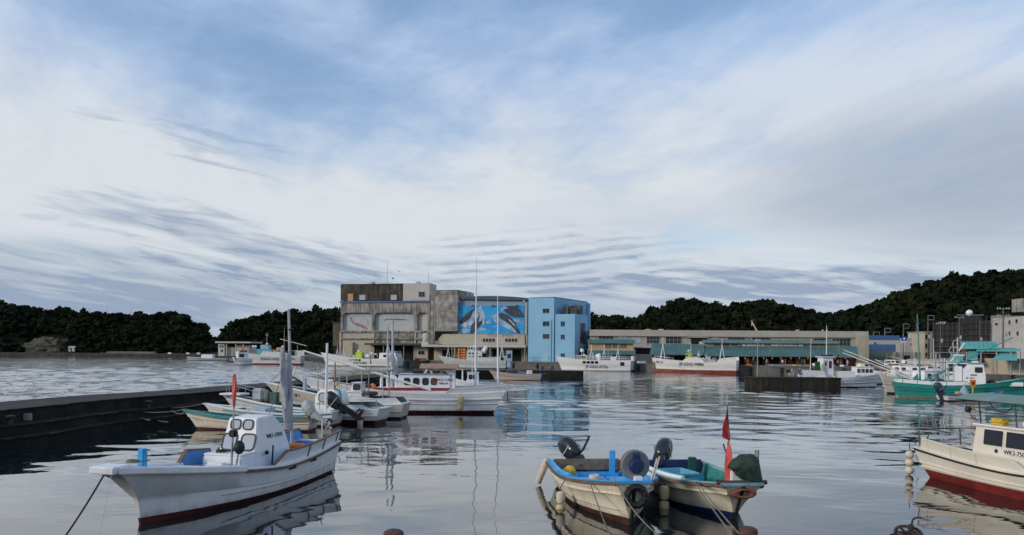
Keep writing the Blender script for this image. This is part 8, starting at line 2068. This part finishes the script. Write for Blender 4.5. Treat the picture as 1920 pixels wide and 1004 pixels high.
# ================================================================== FAR LEFT SHORE
f = Fac('shore_house', 'cream two storey flat roofed house on the far shore before the dark hill', 'house', 405, 300, 470, 298, g=1.8)
f.part('wall', C_PALE, 409, 645, 421, 672, 8, 0, z0=0); f.part('wall', C_PALE, 421.2, 648, 466, 672, 8, 1.5, z0=0); f.part('roof_slab', C_PALE, 403, 641, 470, 643.4, 9, -1); f.part('balcony', SHADE, 425, 645.5, 441, 651, 1.49, 1.3)
for x0 in (412, 416.5): f.win(x0, 648, x0 + 2.5, 651.5, 1, 1)
f.win(414, 656, 418, 660, 1, 1)
for px in (424, 441, 455): f.part('post', C_PALE, px, 643.6, px + 1.5, 672, 0.2, -.2, z0=0)
for i, (px, d, m, lb) in enumerate(((1404, 173, ORANGE, 'orange crate by the post under the market roof'), (1452, 171, mat('pale_blue_crate', (0.12, 0.40, 0.55)), 'blue crate before the market counter'), (1492, 172, YELLOW, 'yellow crate on the market floor'), (1519, 171, WOOD, 'wooden crate right of the yellow one in the market'), (1562, 172, mat('pale_blue_crate', (0.12, 0.40, 0.55)), 'blue crate at the right end of the market'), (1580, 171, CLEAN, 'white crate beside the last market post'))):
    q = thing('crate', lb, 'crate', on(px, d), 0.15 * i); b = MB().box((-.5, -.35, 0), (.5, .35, .05))
    for lo, hi in (((-.53, -.38, 0), (-.5, .38, .5)), ((.5, -.38, 0), (.53, .38, .5)), ((-.5, -.38, 0), (.5, -.35, .5)), ((-.5, .35, 0), (.5, .38, .5))): b.box(lo, hi)
    b.build('crate_body', m, q); MB().box((-.48, -.33, .06), (.48, .33, .42)).build('catch', mat('fish_grey', (.25, .27, .3), .4), q, bevel=.04)
for lb, px, d, rz, co, tr in (('person in a green jacket standing right of the yellow crate in the market', 1505, 174, 3.0, ('green', (.03, .10, .06)), ('black', (.02, .02, .02))), ('person in an orange vest walking at the right end of the market', 1571, 173, 2.4, ('orange', (.5, .15, .03)), ('navy', (.02, .03, .06))), ('person in white rubber apron near the last market post', 1589, 175, 3.4, ('white', (.6, .6, .58)), ('white', (.6, .6, .58)))):
    person(lb, on(px, d), rz, co, tr)
def on2(px, d, z): p = D(px, 660, d); return Vector((p.x, p.y, z))
o = thing('hut', 'tiny white hut on the far shore beside the tan cliff', 'hut', on2(136, 446, 2.4)); MB().box((-1.7, -1.3, 0), (1.7, 1.3, 2.3)).build('wall', C_PALE, o); MB().prism([(-1.5, 2.31), (1.5, 2.31), (0, 3.1)], (2.0, 0, 0), (0, 1, 0), (0, 0, 1), -4.0).build('roof', GREYPAINT, o); MB().box((-.4, -1.32, .05), (.4, -1.302, 1.8)).build('door', SHADE, o)
for i, (px, L, lb) in enumerate(((318, 6, 'tiny white boat on the far shore beside the seawall'), (352, 6, 'tiny white cabin boat, middle of the far shore row'), (390, 15, 'pale blue boat moored by the shore house'), (300, 4, 'tiny dark launch at the seawall end'), (372, 6, 'tiny grey launch left of the pale blue boat'))):
    c = on2(px, 425 if px < 380 else 296, 0)
    H = Hull('moored_boat', lb, 'boat', c + Vector((L / 2, 0, 0)), c - Vector((L / 2, 0, 0)), L * .25, 1.5, 1.0, .9, over=.5, top=(WHITE, WHITE, mat('pale_blue_hull', (.38, .48, .56), .5), NAVY, GREYPAINT)[i], bot=MAROON, inner=GREYPAINT, cap=WHITE, nst=10, group='small boats along the far shore')
    if i != 3: cabin(H, 'wheelhouse', -L * .15, L * .15, .6, 2.4, L * .18, L * .15, CLEAN)
o = MB().box((-28, -1.5, -1), (28, 1.5, .55)).build('jetty', WETCONC, loc=on2(355, 432, 0)); tag(o, 'low dark jetty with small boats under the far wooded cape', 'jetty')
for px, h in ((201, 4.5), (246, 3.6)):
    p = D(px, 590, 500); o = MB().tube([(0, 0, -4), (0, 0, h)], .18, 6, .08).build('radio_mast', GREYPAINT, loc=(p.x, p.y, p.z)); tag(o, 'thin mast rising from the wooded ridge ' + ('with the taller tip' if h > 4 else 'with the shorter tip'), 'mast')
# ridge trees that stand clear of the wood
for px, py, d, r_, lb in ((381, 607, 492, 4.0, 'round dark tree standing alone at the right end of the cape ridge'), (326, 592, 497, 3.4, 'domed dark tree on the cape ridge crest'), (1297, 565, 515, 4.6, 'dark tree on the peak of the double hill'), (1440, 570, 515, 4.4, 'dark tree topping the second hill crest'), (1800, 523, 468, 4.2, 'dark tree standing proud on the high hillside ridge'), (235, 594, 498, 3.2, 'low dark tree by the ridge mast on the cape')):
    p = D(px, py, d); t = thing('ridge_tree', lb, 'tree', (p.x, p.y, p.z - 8), 0, 'trees standing clear on the ridges')
    MB().tube([(0, 0, -3), (.2, 0, 3), (0, .1, 7.5)], .35, 7, .15).tube([(.1, 0, 4), (1.6, .3, 6.6)], .15, 5, .06).tube([(.1, 0, 4.6), (-1.5, -.3, 7)], .14, 5, .06).build('trunk', WOOD, t)
    o = tree_mesh('crown', [np.array((0, 0, 8 - r_ * .5)), np.array((r_ * .5, 0, 6.6 - r_ * .4)), np.array((-r_ * .5, .5, 6.8 - r_ * .4))], [r_, r_ * .7, r_ * .75]); o.parent = t
# birds over the storehouse
for i, (px, py) in enumerate(((732, 511), (748, 509.5), (737, 523))):
    p = D(px, py, 235); s = .75; o = MB()
    for sd in (1, -1): o.add([(0, .2, 0), (0, -.2, 0), (sd * .45, -.05, .22 + .05 * i), (sd * .5, .22, .24 + .05 * i), (sd * .95, .0, .08)], [(0, 1, 2, 3), (3, 2, 4)])
    o.ball((0, 0, 0), (.11, .34, .1), 8); o = o.build('bird', BLACK, loc=p, rz=.6 * i); tag(o, ('dark kite gliding left of the roof antenna gap', 'dark kite gliding highest and rightmost over the storehouse', 'dark kite gliding lowest above the storehouse roof')[i], 'bird', 'birds over the storehouse')
# near quay edge: rusty mooring bollards and rope heap just at the bottom edge
def rusty_bollard(label, px, py, d, r_):
    p = D(px, py, d); o = thing('mooring_bollard', label, 'bollard', (p.x, p.y, 1.84), 0, 'rusty bollards on the near quay')
    h0 = p.z - .42 - 1.84
    MB().lathe([(r_ * .8, 0), (r_ * .52, .1), (r_ * .52, .24 + h0), (r_ * .62, .28 + h0), (r_ * .98, .31 + h0), (r_, .35 + h0), (r_ * .95, .39 + h0), (r_ * .6, .415 + h0), (r_ * .24, .42 + h0), (r_ * .2, .40 + h0), (.02, .40 + h0)], 22).build('head', mat('rusty_iron', (.10, .045, .032), .75, .35, 9, (.035, .025, .025), .7, False, dscale=3), o, smooth=True)
    return o
rusty_bollard('rusty bollard head with a hole, right of the green dinghy bow', 1403, 988, 9.4, .115)
rusty_bollard('dark rusty bollard head peeping up at the bottom edge', 738, 993, 9.3, .125)
p = D(1703, 991, 9.2)
o = thing('rope_heap', 'rusty ring with a tangled rope and bent hook at the bottom edge', 'rope', (p.x, p.y, p.z - .30))
MB().torus((0, 0, .22), .11, .025, None, 18, 6).torus((.02, .02, .25), .14, .018, Matrix.Rotation(.3, 4, 'X'), 18, 6).torus((-.05, 0, .20), .17, .018, Matrix.Rotation(-.25, 4, 'Y'), 18, 6).build('rope_coil', mat('brown_rope', (.08, .05, .04), .9, .3), o, smooth=True)
MB().tube([(.02, 0, .24), (.04, 0, .34), (.05, 0, .40), (.08, 0, .425), (.13, 0, .43), (.15, 0, .42)], .011, 6).build('hook', BLACK, o, smooth=True); MB().ball((.03, 0, .31), .045, 8).build('knot', DROPE, o, smooth=True); MB().tube([(-.05, 0, .27), (-.1, 0, .31), (-.15, 0, .30), (-.17, 0, .22)], .014, 6).build('rope_end', DROPE, o, smooth=True); MB().tube([(.03, 0, .3), (.10, 0, .30), (.13, 0, .22)], .014, 6).build('rope_end', DROPE, o, smooth=True)


# the near quay the bollards stand on; its edge lies just below the frame
structure(MB().box((-40, -8, -1.5), (40, 9.70, 1.84)).build('near_quay', CONC))
